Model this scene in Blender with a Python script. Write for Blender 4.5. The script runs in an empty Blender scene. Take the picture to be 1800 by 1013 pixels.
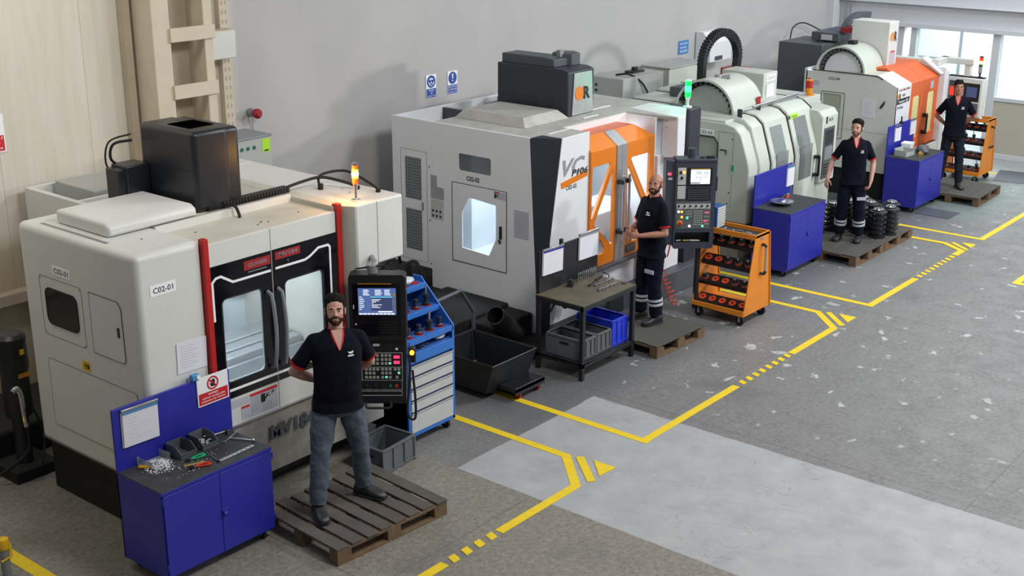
import bpy, bmesh, math, random
from mathutils import Vector, Matrix, Euler
from mathutils.geometry import tessellate_polygon
random.seed(7)
PI = math.pi
SC = bpy.context.scene
COL = SC.collection

# ------------------------------------------------------------------ camera, world, lights, exposure
def setup_view():
    yaw, pitch, roll = math.radians(39.175), math.radians(18.366), math.radians(.2218)
    F = Vector((math.cos(yaw)*math.cos(pitch), math.sin(yaw)*math.cos(pitch), -math.sin(pitch)))
    R = Vector((math.sin(yaw), -math.cos(yaw), 0)); U = R.cross(F)
    c, s = math.cos(roll), math.sin(roll)
    r, u = R*c + U*s, R*-s + U*c
    cam = bpy.data.cameras.new('camera'); cam.sensor_width = 36; cam.lens = 2232.65/1800*36
    cam.clip_end = 200
    o = bpy.data.objects.new('camera', cam); COL.objects.link(o)
    m = Matrix((r, u, -F)).transposed().to_4x4(); m.translation = (0, 0, 5.1)
    o.matrix_world = m; SC.camera = o
    w = bpy.data.worlds.new('hall_ambient'); SC.world = w; w.use_nodes = True
    b = w.node_tree.nodes['Background']; b.inputs[0].default_value = (.86, .93, 1, 1); b.inputs[1].default_value = .22
    SC.view_settings.view_transform = 'Standard'; SC.view_settings.look = 'None'
    SC.view_settings.gamma = 1; SC.view_settings.exposure = 0
def area(name, loc, size, power, col, rot=(0, 0, 0)):
    l = bpy.data.lights.new(name, 'AREA'); l.shape = 'RECTANGLE'; l.size, l.size_y = size
    l.energy = power; l.color = col
    o = bpy.data.objects.new(name, l); o.location = loc; o.rotation_euler = rot; COL.objects.link(o)
    return o
setup_view()
# high-bay lamps over the aisle (above the frame)
area('high_bay_lamp', (6.8, 2.4, 7.2), (1.6, 1.6), 300, (1, .97, .92), (math.radians(22), 0, 0))
area('high_bay_lamp', (13.0, 2.6, 7.4), (1.6, 1.6), 330, (.97, .98, 1), (math.radians(22), 0, 0))
area('high_bay_lamp', (19.0, 2.5, 7.4), (1.6, 1.6), 380, (.93, .97, 1), (math.radians(22), 0, 0))
area('high_bay_lamp', (13.5, -2.5, 7.4), (1.6, 1.6), 200, (.96, .98, 1), (0, 0, 0))
area('side_lamp', (18.5, .8, 4.4), (.7, .5), 300, (1, .98, .95), (math.radians(84), 0, math.radians(44)))
area('high_bay_lamp', (21.5, 7.0, 7.0), (1.6, 1.6), 160, (.93, .97, 1), (0, 0, 0))
area('wall_lamp', (4.0, 9.0, 6.2), (1.2, 1.0), 110, (1, .95, .87), (math.radians(62), 0, 0))

# ------------------------------------------------------------------ materials
def lin(h):
    if isinstance(h, str):
        v = [int(h[i:i+2], 16)/255 for i in (0, 2, 4)]
        return [x/12.92 if x <= .04045 else ((x+.055)/1.055)**2.4 for x in v]
    return list(h)
MT = {}
def mat(name, col, rough=.5, metal=0, var=0, scale=6, col2=None, emit=0, spec=.5, bump=0, alpha=1, coat=0):
    """principled material; var mixes col towards col2 with noise in object space (wear and grime)"""
    m = bpy.data.materials.new(name); m.use_nodes = True; nt = m.node_tree; b = nt.nodes['Principled BSDF']
    c = lin(col) + [1]
    b.inputs['Base Color'].default_value = c; b.inputs['Roughness'].default_value = rough
    b.inputs['Metallic'].default_value = metal; b.inputs['Specular IOR Level'].default_value = spec
    b.inputs['Coat Weight'].default_value = coat
    if emit:
        b.inputs['Emission Color'].default_value = c; b.inputs['Emission Strength'].default_value = emit
    if var or bump:
        tc = nt.nodes.new('ShaderNodeTexCoord'); n = nt.nodes.new('ShaderNodeTexNoise')
        n.inputs['Scale'].default_value = scale; n.inputs['Detail'].default_value = 6; n.inputs['Roughness'].default_value = .65
        nt.links.new(tc.outputs['Object'], n.inputs['Vector'])
        if var:
            mx = nt.nodes.new('ShaderNodeMix'); mx.data_type = 'RGBA'
            rp = nt.nodes.new('ShaderNodeMapRange'); rp.inputs[1].default_value = .42; rp.inputs[2].default_value = .78
            rp.inputs[4].default_value = var
            nt.links.new(n.outputs['Fac'], rp.inputs[0]); nt.links.new(rp.outputs[0], mx.inputs[0])
            mx.inputs[6].default_value = c; mx.inputs[7].default_value = lin(col2 or '55504a') + [1]
            nt.links.new(mx.outputs[2], b.inputs['Base Color'])
        if bump:
            bp = nt.nodes.new('ShaderNodeBump'); bp.inputs['Strength'].default_value = bump; bp.inputs['Distance'].default_value = .01
            nt.links.new(n.outputs['Fac'], bp.inputs['Height']); nt.links.new(bp.outputs[0], b.inputs['Normal'])
    MT[name] = m
    return m
def glass(name, tint, opacity, rough=.05):
    m = bpy.data.materials.new(name); m.use_nodes = True; nt = m.node_tree; nt.nodes.clear()
    out = nt.nodes.new('ShaderNodeOutputMaterial'); t = nt.nodes.new('ShaderNodeBsdfTransparent'); t.inputs[0].default_value = lin(tint)+[1]
    g = nt.nodes.new('ShaderNodeBsdfPrincipled'); g.inputs['Base Color'].default_value = lin(tint)+[1]; g.inputs['Roughness'].default_value = rough
    mx = nt.nodes.new('ShaderNodeMixShader'); mx.inputs[0].default_value = opacity
    nt.links.new(t.outputs[0], mx.inputs[1]); nt.links.new(g.outputs[0], mx.inputs[2]); nt.links.new(mx.outputs[0], out.inputs[0])
    MT[name] = m
mat('cream_paint', 'd6d7d3', .42, var=.16, scale=2.2, col2='a8a498')
mat('white_paint', 'e2e4e8', .4, var=.12, scale=2.5, col2='b5b3ae')
mat('pale_green_paint', 'c3cac0', .4, var=.25, scale=2.4, col2='989d90')
mat('roof_paint', 'c8c6ba', .55, var=.35, scale=3, col2='938d7c')
mat('dusty_roof', 'b9b9b2', .6, var=.6, scale=5, col2='7e7c74')
mat('grimy_band', '9a978d', .5, var=.8, scale=3.5, col2='5d5a52')
mat('grey_metal', '8f9397', .45, .3, var=.3, scale=4)
mat('grey_box', 'a9adaa', .5, var=.25, scale=3, col2='838580')
mat('dark_grey_box', '4a4f58', .5, var=.2, scale=4)
mat('seam', '77776f', .7)
mat('dark_seam', '3c3d3c', .7)
mat('black_gloss', '0b0c12', .18, spec=.35)
mat('black_plastic', '17191d', .4, bump=.1, scale=80)
mat('black_metal', '1a1c20', .45, var=.3, scale=8, col2='33343a')
mat('black_base', '0d0e11', .7, var=.3, scale=6, col2='1c1c1e')
mat('black_rubber', '131417', .7)
mat('spindle_cover', '1e2128', .34, var=.15, scale=5, col2='343840')
mat('navy_panel', '2d303c', .42, var=.15, scale=4, col2='444a58')
mat('panel_grey', '3a3f4c', .45, var=.15, scale=6, col2='4a4f5a')
mat('red_paint', 'b5201d', .4)
mat('red_print', 'c8202a', .5)
mat('dark_red', '9c1d22', .5)
mat('orange_paint', 'e07d1c', .35, var=.12, scale=3, col2='b86214')
mat('coral_orange', 'd9642c', .38, var=.15, scale=3, col2='b8521f')
mat('rack_orange', 'dc8420', .42, var=.2, scale=5, col2='a85a17')
mat('orange_ring', 'e3502c', .45)
mat('blue_paint', '262a9c', .38, var=.22, scale=2.5, col2='1d2169')
mat('cart_blue', '2f6fc4', .4, var=.15, scale=5, col2='25589c')
mat('cart_blue_dark', '1d4a8a', .45)
mat('bin_blue', '2038c8', .45)
mat('sky_blue', '4a8cc8', .4)
mat('drawer_grey', 'bcc0bf', .45, var=.15, scale=5)
mat('mat_black', '303235', .75, var=.35, scale=9, col2='5a5a58')
mat('table_steel', '5f5a4e', .6, .3, var=.6, scale=5, col2='8a7a50')
mat('steel', 'b4b6b8', .28, .9)
mat('dark_steel', '4d4f54', .32, .85)
mat('aluminium', 'b9bbbe', .4, .7, var=.2, scale=8)
mat('chrome', 'dfe2e6', .12, 1)
mat('paper', 'dcdce6', .8)
mat('paper_grey', 'b4b6c0', .8)
mat('plastic_sleeve', 'c4c6d0', .25)
mat('print_black', '17181c', .6)
mat('print_grey', '8c8f94', .7)
mat('print_navy', '1f2a5e', .6)
mat('sign_white', 'f2f4f6', .5)
mat('sign_blue', '2a4aa0', .5)
mat('sign_light_blue', '3f7cc0', .5)
mat('yellow_sticker', 'e0b01a', .5)
mat('lime_sticker', 'a8dc30', .5)
mat('wood_pallet', '544e49', .85, var=.65, scale=7, col2='3b3733', bump=.4)
mat('wood_edge', '6e573e', .85, var=.7, scale=9, col2='3e352a', bump=.4)
mat('dirty_deck', '484743', .8, var=.5, scale=4, col2='3f3d3a')
mat('crate_grey', '5d6166', .5, var=.15, scale=6)
mat('bin_grey', '53575c', .45)
mat('floor_yellow', 'e3c41c', .6, var=.35, scale=14, col2='b09a2c')
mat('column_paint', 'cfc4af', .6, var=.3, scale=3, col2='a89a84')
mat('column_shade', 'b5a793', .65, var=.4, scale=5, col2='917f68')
mat('skin', 'a97662', .55, var=.15, scale=25, col2='a8705c')
mat('skin_pale', 'b98c7c', .55, var=.15, scale=25, col2='b07e6c')
mat('lip', 'a5645a', .5)
mat('hair_black', '12100e', .8, spec=.2, bump=.6, scale=120)
mat('hair_short', '3a2c25', .9, bump=.5, scale=150)
mat('shirt_navy', '0f111d', .9, spec=.12, bump=.5, scale=26)
mat('shirt_red', 'b01f28', .8, spec=.2)
mat('jeans', '4a5563', .85, var=.5, scale=5, col2='39434f', bump=.5)
mat('jeans_blue', '5c6f9c', .85, var=.4, scale=14, col2='8c9cc4')
mat('trousers_navy', '121624', .9, spec=.12, bump=.5, scale=20)
mat('trousers_dark', '20232c', .9, spec=.12, bump=.5, scale=20)
mat('reflective', 'b4b6ba', .5)
mat('shoe', '26272b', .45)
mat('eye_white', 'c9c4c0', .3)
mat('iris', '231a14', .2)
mat('screen_blue', '4a5f92', .3, emit=.9)
mat('screen_white', 'd5e2ee', .3, emit=1.3)
mat('screen_text', 'e8eef6', .3, emit=1.5)
mat('screen_dark', '394468', .3, emit=.7)
mat('screen_cyan', '5ad0e0', .3, emit=1.2)
mat('lamp_amber', 'ff9a28', .3, emit=14)
mat('lamp_amber_core', 'ffd070', .3, emit=30)
mat('hole_black', '040405', 1, spec=0)
mat('lamp_green', '06d040', .3, emit=3)
mat('lamp_green_core', '38ff70', .3, emit=4)
mat('lamp_red', 'e03020', .3, emit=1.2)
mat('lamp_red_off', 'b32c1e', .35)
mat('lamp_orange_off', 'd98a1c', .35)
mat('lamp_green_off', '1d6a4c', .35)
mat('led_red', 'ff2a50', .3, emit=2.5)
mat('led_green', '40e8a8', .3, emit=2)
mat('led_orange', 'ff9a30', .3, emit=3)
mat('led_white', 'e8ecff', .3, emit=3)
mat('button_grey', '9a9d96', .5)
mat('tube_light', 'f4faff', .3, emit=7)
mat('interior_white', 'd4dade', .5, var=.15, scale=3)
mat('interior_grey', '9aa0a4', .5)
mat('tiled_wall', 'e6ece8', .6)
mat('swarf', 'f0f2f6', .25, .25, bump=1, scale=60)
mat('tool_green', '16a06a', .4)
mat('tool_red', 'c0301f', .4)
mat('tool_gold', 'b8a05a', .4, .6)
mat('tool_yellow', 'd8a01c', .4)
mat('hose_red', 'd8402c', .4)
mat('pump_orange', 'd08a20', .5)
mat('clear_plastic', 'b8bcc0', .3)
mat('brick_beige', 'b0aa9c', .7)
glass('pane_dim_inside', '7c8084', .55, .1)  # dark tint painted in for the unlit interior behind the upper side window
glass('pane_light_inside', 'b4bbae', .75, .2)  # near-opaque pale tint painted in for the light interior behind side windows
mat('stubble', '6b5143', .9, spec=.1)
mat('beard_dark', '382a22', .9, spec=.1)
glass('pane_clear', 'dfe6ea', .10)
glass('pane_grey', 'c8ced0', .3, .15)
glass('pane_dark', '1a1d22', .85, .08)
glass('pane_amber', 'dcdcc4', .2, .2)
glass('lamp_shell', 'f0a860', .35)
glass('acrylic', 'd8dce0', .35, .2)

def mixnode(nt, fac, a, b):
    mx = nt.nodes.new('ShaderNodeMix'); mx.data_type = 'RGBA'
    for i, v in ((0, fac), (6, a), (7, b)):
        if isinstance(v, (list, tuple)): mx.inputs[i].default_value = list(v)[:3]+[1]
        elif isinstance(v, float): mx.inputs[i].default_value = v
        else: nt.links.new(v, mx.inputs[i])
    return mx.outputs[2]
def mth(nt, op, a, b=None, c=None):
    n = nt.nodes.new('ShaderNodeMath'); n.operation = op
    for i, v in enumerate((a, b, c)):
        if v is None: continue
        if isinstance(v, (int, float)): n.inputs[i].default_value = v
        else: nt.links.new(v, n.inputs[i])
    return n.outputs[0]
def nz(nt, vec, scale, detail=5, rough=.6, dist=0):
    n = nt.nodes.new('ShaderNodeTexNoise'); n.inputs['Scale'].default_value = scale; n.inputs['Detail'].default_value = detail
    n.inputs['Roughness'].default_value = rough; n.inputs['Distortion'].default_value = dist
    nt.links.new(vec, n.inputs['Vector']); return n.outputs['Fac']
def ramp(nt, v, lo, hi, a=0., b=1.):
    n = nt.nodes.new('ShaderNodeMapRange'); n.inputs[1].default_value = lo; n.inputs[2].default_value = hi
    n.inputs[3].default_value = a; n.inputs[4].default_value = b; nt.links.new(v, n.inputs[0]); return n.outputs[0]
def floor_material():
    m = bpy.data.materials.new('concrete_floor'); m.use_nodes = True; nt = m.node_tree; b = nt.nodes['Principled BSDF']
    tc = nt.nodes.new('ShaderNodeTexCoord'); V = tc.outputs['Object']
    sep = nt.nodes.new('ShaderNodeSeparateXYZ'); nt.links.new(V, sep.inputs[0]); x, y = sep.outputs[0], sep.outputs[1]
    big = nz(nt, V, .6); mid = nz(nt, V, 3); fine = nz(nt, V, 22, 4, .7); speck = nz(nt, V, 38, 2, .5); wob = nz(nt, V, 1.7, 3)
    xw = mth(nt, 'ADD', x, mth(nt, 'MULTIPLY', mth(nt, 'SUBTRACT', wob, .5), .12))
    base = mixnode(nt, ramp(nt, mid, .35, .7), lin('737372'), lin('646464'))
    # terrazzo-like slab on the near side
    warm = mixnode(nt, ramp(nt, fine, .42, .66), lin('757168'), lin('8c887e'))
    warm = mixnode(nt, ramp(nt, speck, .66, .70), warm, lin('4b423b'))
    grey = mixnode(nt, ramp(nt, fine, .4, .65), base, lin('7e7e7d'))
    grey = mixnode(nt, mth(nt, 'MULTIPLY', ramp(nt, speck, .64, .7), .5), grey, lin('4a4a4c'))
    c = mixnode(nt, ramp(nt, xw, 7.6, 7.7), warm, grey)
    # worn dark strip between the first two machines and round the carts
    dk = mth(nt, 'MULTIPLY', ramp(nt, xw, 8.3, 8.9), ramp(nt, y, 6.6, 7.0))
    dk = mth(nt, 'MULTIPLY', dk, ramp(nt, big, .3, .6, .55, 1.))
    c = mixnode(nt, mth(nt, 'MULTIPLY', dk, .75), c, lin('56585b'))
    # stains
    st = ramp(nt, nz(nt, V, 1.1, 5, .6, .6), .56, .7)
    c = mixnode(nt, mth(nt, 'MULTIPLY', st, .4), c, lin('5b5c5e'))
    # newer pale strip
    s1 = mth(nt, 'MULTIPLY', ramp(nt, mth(nt, 'ADD', x, mth(nt, 'MULTIPLY', mid, .03)), 7.655, 7.663), ramp(nt, mth(nt, 'ADD', x, mth(nt, 'MULTIPLY', mid, .03)), 9.762, 9.754))
    s1 = mth(nt, 'MULTIPLY', s1, ramp(nt, mth(nt, 'ADD', y, mth(nt, 'MULTIPLY', wob, .1)), 6.905, 6.895))
    pale = mixnode(nt, ramp(nt, mid, .35, .7), lin('a6a7a8'), lin('96979a'))
    pale = mixnode(nt, ramp(nt, nz(nt, V, 9, 6, .7, 1.2), .62, .72), pale, lin('b6b6b6'))
    c = mixnode(nt, s1, c, pale)
    crk = mth(nt, 'ABSOLUTE', mth(nt, 'SUBTRACT', nz(nt, V, .9, 5, .5, .8), .5))
    c = mixnode(nt, mth(nt, 'MULTIPLY', mth(nt, 'MULTIPLY', ramp(nt, crk, .0022, .0008), s1), .4), c, lin('6e6e6e'))
    c = mixnode(nt, mth(nt, 'MULTIPLY', mth(nt, 'MULTIPLY', ramp(nt, nz(nt, V, 2.2, 4, .55), .45, .7), s1), .35), c, lin('8c8e92'))
    # chipped white paint flakes
    fl = mth(nt, 'MULTIPLY', ramp(nt, nz(nt, V, 4.2, 7, .62, .3), .635, .65), ramp(nt, x, 9.9, 10.4))
    fl = mth(nt, 'MULTIPLY', fl, ramp(nt, y, 2.5, 4.5, .35, 1.))
    c = mixnode(nt, mth(nt, 'MULTIPLY', fl, .75), c, lin('b9bdbd'))
    # green painted area at the far bay
    gr = mth(nt, 'MULTIPLY', ramp(nt, xw, 18.7, 19.1), mth(nt, 'MULTIPLY', ramp(nt, x, 21.8, 21.5), ramp(nt, mth(nt, 'ADD', y, mid), 6.6, 6.9)))
    c = mixnode(nt, mth(nt, 'MULTIPLY', gr, .4), c, lin('6f8880'))
    pz = mth(nt, 'MULTIPLY', ramp(nt, xw, 21.9, 22.1), ramp(nt, y, 3., 3.5))
    c = mixnode(nt, mth(nt, 'MULTIPLY', pz, .7), c, lin('b0b4b4'))
    # expansion joints / cracks
    for ax, off, per in ((x, .35, 4.1), (y, 1.35, 2.95)):
        f = mth(nt, 'ABSOLUTE', mth(nt, 'SUBTRACT', mth(nt, 'FRACT', mth(nt, 'DIVIDE', mth(nt, 'ADD', mth(nt, 'ADD', ax, off), mth(nt, 'MULTIPLY', wob, .03)), per)), .5))
        j = mth(nt, 'MULTIPLY', ramp(nt, f, .0022, .0012), mth(nt, 'SUBTRACT', 1., s1))
        c = mixnode(nt, mth(nt, 'MULTIPLY', j, .55), c, lin('4d4d4c'))
    nt.links.new(c, b.inputs['Base Color'])
    nt.links.new(ramp(nt, mid, .3, .7, .38, .62), b.inputs['Roughness'])
    bp = nt.nodes.new('ShaderNodeBump'); bp.inputs['Strength'].default_value = .15; bp.inputs['Distance'].default_value = .01
    nt.links.new(fine, bp.inputs['Height']); nt.links.new(bp.outputs[0], b.inputs['Normal'])
    return m
def wall_material():
    m = bpy.data.materials.new('panel_wall'); m.use_nodes = True; nt = m.node_tree; b = nt.nodes['Principled BSDF']
    tc = nt.nodes.new('ShaderNodeTexCoord'); V = tc.outputs['Object']
    sep = nt.nodes.new('ShaderNodeSeparateXYZ'); nt.links.new(V, sep.inputs[0]); x, z = sep.outputs[0], sep.outputs[2]
    mp = nt.nodes.new('ShaderNodeMapping'); mp.inputs['Scale'].default_value = (6, 1, .5); nt.links.new(V, mp.inputs[0])
    streak = nz(nt, mp.outputs[0], 2.5, 6, .6); big = nz(nt, V, .7, 3)
    cream = mixnode(nt, ramp(nt, streak, .35, .7), lin('d6d0c4'), lin('cdc5b6'))
    grime = mth(nt, 'MULTIPLY', ramp(nt, z, 1.75, 1.6), ramp(nt, big, .2, .5, .7, 1.))
    cream = mixnode(nt, mth(nt, 'MULTIPLY', grime, .7), cream, lin('a89878'))
    grey = mixnode(nt, ramp(nt, big, .3, .7), lin('bab8b6'), lin('aeadad'))
    c = mixnode(nt, ramp(nt, x, 8.6, 8.9), cream, grey)
    f = mth(nt, 'ABSOLUTE', mth(nt, 'SUBTRACT', mth(nt, 'FRACT', mth(nt, 'DIVIDE', mth(nt, 'ADD', x, .35), .98)), .5))
    j = mth(nt, 'MULTIPLY', ramp(nt, f, .006, .003), ramp(nt, x, 8.8, 8.6))
    c = mixnode(nt, mth(nt, 'MULTIPLY', j, .45), c, lin('8a8272'))
    nt.links.new(c, b.inputs['Base Color']); b.inputs['Roughness'].default_value = .55
    return m
MT['floor'] = floor_material(); MT['wall'] = wall_material()
mat('far_wall', 'c6c8ce', .6, var=.12, scale=1.5, col2='b5b7bc')
mat('frame_paint', 'c3c8cc', .5)

# ------------------------------------------------------------------ mesh builder
OFF = {}
def cr(p, q): return Vector(p).cross(Vector(q))
class Fr:
    """a flat frame: origin, right vector, up vector; normal = right x up"""
    def __init__(s, o, r, u=(0, 0, 1)):
        s.o, s.r, s.u = Vector(o), Vector(r).normalized(), Vector(u).normalized(); s.n = s.r.cross(s.u)
    def p(s, a, b, d=0): return s.o + s.r*a + s.u*b + s.n*d
def rr(a0, a1, b0, b1, r=0, n=4, cut=None):
    """rounded rectangle outline, counter-clockwise"""
    if not r: return [(a0, b0), (a1, b0), (a1, b1), (a0, b1)]
    out = []
    for cx, cy, s in ((a1-r, b0+r, -90), (a1-r, b1-r, 0), (a0+r, b1-r, 90), (a0+r, b0+r, 180)):
        for i in range(n+1):
            t = math.radians(s + 90*i/n); out.append((cx+r*math.cos(t), cy+r*math.sin(t)))
    return out
class M:
    def __init__(s): s.v, s.f = [], []
    def add(s, vs, fs):
        k = len(s.v); s.v += [tuple(p) for p in vs]; s.f += [tuple(i+k for i in f) for f in fs]; return s
    def box(s, x0, x1, y0, y1, z0, z1):
        return s.add([(x0, y0, z0), (x1, y0, z0), (x1, y1, z0), (x0, y1, z0), (x0, y0, z1), (x1, y0, z1), (x1, y1, z1), (x0, y1, z1)],
                     [(3, 2, 1, 0), (4, 5, 6, 7), (0, 1, 5, 4), (1, 2, 6, 5), (2, 3, 7, 6), (3, 0, 4, 7)])
    def ext(s, pts, vec):
        """extrude a planar polygon along vec"""
        n = len(pts); a = [Vector(p) for p in pts]; v = Vector(vec); b = [p+v for p in a]
        tri = tessellate_polygon([a]) if n > 4 else None
        f = [(i, (i+1) % n, n+(i+1) % n, n+i) for i in range(n)]
        if n > 4: f += [tuple(t) for t in tri] + [tuple(n+i for i in reversed(t)) for t in tri]
        else: f += [tuple(range(n))[::-1], tuple(range(n, 2*n))]
        return s.add(a+b, f)
    def prof(s, yz, x0, x1): return s.ext([(x0, y, z) for y, z in yz], (x1-x0, 0, 0))
    def pl(s, fr, outer, d0, d1, holes=()):
        loops = [outer] + list(holes)
        flat = [p for l in loops for p in l]; n = len(flat)
        tri = tessellate_polygon([[Vector((a, b, 0)) for a, b in l] for l in loops])
        f = [tuple(t) for t in tri] + [tuple(n+i for i in reversed(t)) for t in tri]
        k = 0
        for l in loops:
            m = len(l); f += [(k+i, k+(i+1) % m, n+k+(i+1) % m, n+k+i) for i in range(m)]; k += m
        return s.add([fr.p(a, b, d0) for a, b in flat] + [fr.p(a, b, d1) for a, b in flat], f)
    def bx(s, fr, a0, a1, b0, b1, d0, d1): return s.pl(fr, rr(a0, a1, b0, b1), d0, d1)
    def ring(s, fr, pts, w, d0=0, d1=.002):
        """thin line along a closed outline"""
        n = len(pts); P = [Vector(p) for p in pts]; o, i_ = [], []
        for i in range(n):
            a, b, c = P[i-1], P[i], P[(i+1) % n]; t1, t2 = (b-a), (c-b)
            if t1.length < 1e-6 or t2.length < 1e-6: continue
            t1.normalize(); t2.normalize(); n1, n2 = Vector((-t1.y, t1.x)), Vector((-t2.y, t2.x)); m = n1+n2
            if m.length < 1e-3: m = n1
            m.normalize(); k = min(2.5, 1/max(.2, m.dot(n1)))*w/2; o.append(tuple(b-m*k)); i_.append(tuple(b+m*k))
        return s.pl(fr, o, d0, d1, [i_])
    def seg(s, fr, p, q, w, d0=0, d1=.002):
        p, q = Vector(p), Vector(q); t = (q-p)
        if t.length < 1e-6: return s
        t.normalize(); nn = Vector((-t.y, t.x))*w/2; p, q = p-t*w/2, q+t*w/2
        return s.pl(fr, [tuple(p-nn), tuple(q-nn), tuple(q+nn), tuple(p+nn)], d0, d1)
    def path(s, fr, pts, w, d0=0, d1=.002):
        """mitred band along an open polyline"""
        P = [Vector(p) for p in pts]; L, R = [], []
        for i, b in enumerate(P):
            t1 = (b-P[i-1]).normalized() if i else None; t2 = (P[i+1]-b).normalized() if i < len(P)-1 else None
            t1, t2 = t1 or t2, t2 or t1; n1, n2 = Vector((-t1.y, t1.x)), Vector((-t2.y, t2.x)); m = (n1+n2).normalized(); k = w/2/max(.4, m.dot(n1))
            L.append(tuple(b+m*k)); R.append(tuple(b-m*k))
        return s.pl(fr, R+L[::-1], d0, d1)
    def cyl(s, p0, p1, r0, r1=None, n=14):
        r1 = r0 if r1 is None else r1; p0, p1 = Vector(p0), Vector(p1); d = (p1-p0).normalized()
        u = d.orthogonal().normalized(); w = d.cross(u)
        c = [(math.cos(2*PI*i/n), math.sin(2*PI*i/n)) for i in range(n)]
        return s.add([p0+u*r0*a+w*r0*b for a, b in c] + [p1+u*r1*a+w*r1*b for a, b in c],
                     [tuple(range(n))[::-1], tuple(range(n, 2*n))] + [(i, (i+1) % n, n+(i+1) % n, n+i) for i in range(n)])
    def tube(s, pts, r, n=8):
        P = [Vector(p) for p in pts]; k0 = len(s.v); u = None; rs = r if isinstance(r, (list, tuple)) else [r]*len(P)
        vs = []
        for i, p in enumerate(P):
            d = (P[min(i+1, len(P)-1)] - P[max(i-1, 0)]).normalized()
            u = (d.orthogonal() if u is None else u - d*u.dot(d)).normalized(); w = d.cross(u)
            vs += [p + (u*math.cos(2*PI*j/n) + w*math.sin(2*PI*j/n))*rs[i] for j in range(n)]
        f = [(i*n+j, i*n+(j+1) % n, (i+1)*n+(j+1) % n, (i+1)*n+j) for i in range(len(P)-1) for j in range(n)]
        f += [tuple(range(n))[::-1], tuple(range((len(P)-1)*n, len(P)*n))]
        return s.add(vs, f)
    def lathe(s, prof, o=(0, 0, 0), n=20, fr=None):
        """prof: (radius, height) list; axis z or the normal of fr"""
        o = Vector(o); vs = []
        for r, z in prof:
            for j in range(n):
                a, b = r*math.cos(2*PI*j/n), r*math.sin(2*PI*j/n)
                vs.append(o + (fr.r*a + fr.u*b + fr.n*z if fr else Vector((a, b, z))))
        m = len(prof)
        f = [(i*n+j, i*n+(j+1) % n, (i+1)*n+(j+1) % n, (i+1)*n+j) for i in range(m-1) for j in range(n)]
        f += [tuple(range(n))[::-1], tuple(range((m-1)*n, m*n))]
        return s.add(vs, f)
    def ell(s, c, r, n=14, m=9, rot=None):
        c = Vector(c); vs = []; R = rot or Matrix.Identity(3)
        vs.append(c + R @ Vector((0, 0, -r[2])))
        for i in range(1, m):
            t = -PI/2 + PI*i/m
            for j in range(n):
                vs.append(c + R @ Vector((r[0]*math.cos(t)*math.cos(2*PI*j/n), r[1]*math.cos(t)*math.sin(2*PI*j/n), r[2]*math.sin(t))))
        vs.append(c + R @ Vector((0, 0, r[2]))); L = len(vs)-1
        f = [(0, 1+(j+1) % n, 1+j) for j in range(n)]
        for i in range(m-2):
            for j in range(n): f.append((1+i*n+j, 1+i*n+(j+1) % n, 1+(i+1)*n+(j+1) % n, 1+(i+1)*n+j))
        f += [(L, 1+(m-2)*n+j, 1+(m-2)*n+(j+1) % n) for j in range(n)]
        return s.add(vs, f)
    def loft(s, rings, n=24, e=2.3):
        """rings: (centre, u vector, v vector) super-elliptical sections"""
        vs = []
        for c, u, v in rings:
            c, u, v = Vector(c), Vector(u), Vector(v)
            for j in range(n):
                a, b = math.cos(2*PI*j/n), math.sin(2*PI*j/n)
                vs.append(c + u*math.copysign(abs(a)**(2/e), a) + v*math.copysign(abs(b)**(2/e), b))
        m = len(rings)
        f = [(i*n+j, i*n+(j+1) % n, (i+1)*n+(j+1) % n, (i+1)*n+j) for i in range(m-1) for j in range(n)]
        f += [tuple(range(n))[::-1], tuple(range((m-1)*n, m*n))]
        return s.add(vs, f)
    def text(s, fr, body, a, b, h, w=None, d=.002, shear=0, bold=0, align='LEFT'):
        """raised lettering with its lower left corner at (a, b)"""
        cu = bpy.data.curves.new('t', 'FONT'); cu.body = body; cu.size = 1; cu.resolution_u = 2; cu.shear = shear; cu.offset = bold
        ob = bpy.data.objects.new('t', cu); COL.objects.link(ob)
        me = bpy.data.meshes.new_from_object(ob.evaluated_get(bpy.context.evaluated_depsgraph_get()))
        bpy.data.objects.remove(ob); bpy.data.curves.remove(cu)
        if not me.vertices: return s
        xs = [v.co.x for v in me.vertices]; ys = [v.co.y for v in me.vertices]
        x0, x1, y0, y1 = min(xs), max(xs), min(ys), max(ys)
        ky = h/max(y1-y0, 1e-4); kx = (w/(x1-x0)) if w else ky
        s.add([fr.p(a+(v.co.x-x0)*kx, b+(v.co.y-y0)*ky, d) for v in me.vertices], [tuple(p.vertices) for p in me.polygons])
        bpy.data.meshes.remove(me); return s
    def obj(s, name, m, parent=None, bevel=0, smooth=30, seg=2, world=None):
        off = OFF.get(parent.name, Vector((0, 0, 0))) if parent else Vector((0, 0, 0))
        me = bpy.data.meshes.new(name); me.from_pydata([tuple(Vector(p)-off) for p in s.v], [], s.f); me.update()
        bm = bmesh.new(); bm.from_mesh(me); bmesh.ops.remove_doubles(bm, verts=bm.verts, dist=1e-6)
        bmesh.ops.recalc_face_normals(bm, faces=bm.faces); bm.to_mesh(me); bm.free()
        if smooth:
            me.polygons.foreach_set('use_smooth', [True]*len(me.polygons)); me.set_sharp_from_angle(angle=math.radians(smooth))
        o = bpy.data.objects.new(name, me); COL.objects.link(o); me.materials.append(MT[m] if isinstance(m, str) else m)
        if parent: o.parent = parent; OFF[o.name] = off
        if bevel:
            b = o.modifiers.new('bevel', 'BEVEL'); b.width = bevel; b.segments = seg; b.limit_method = 'ANGLE'; b.angle_limit = math.radians(40)
        return o
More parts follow.
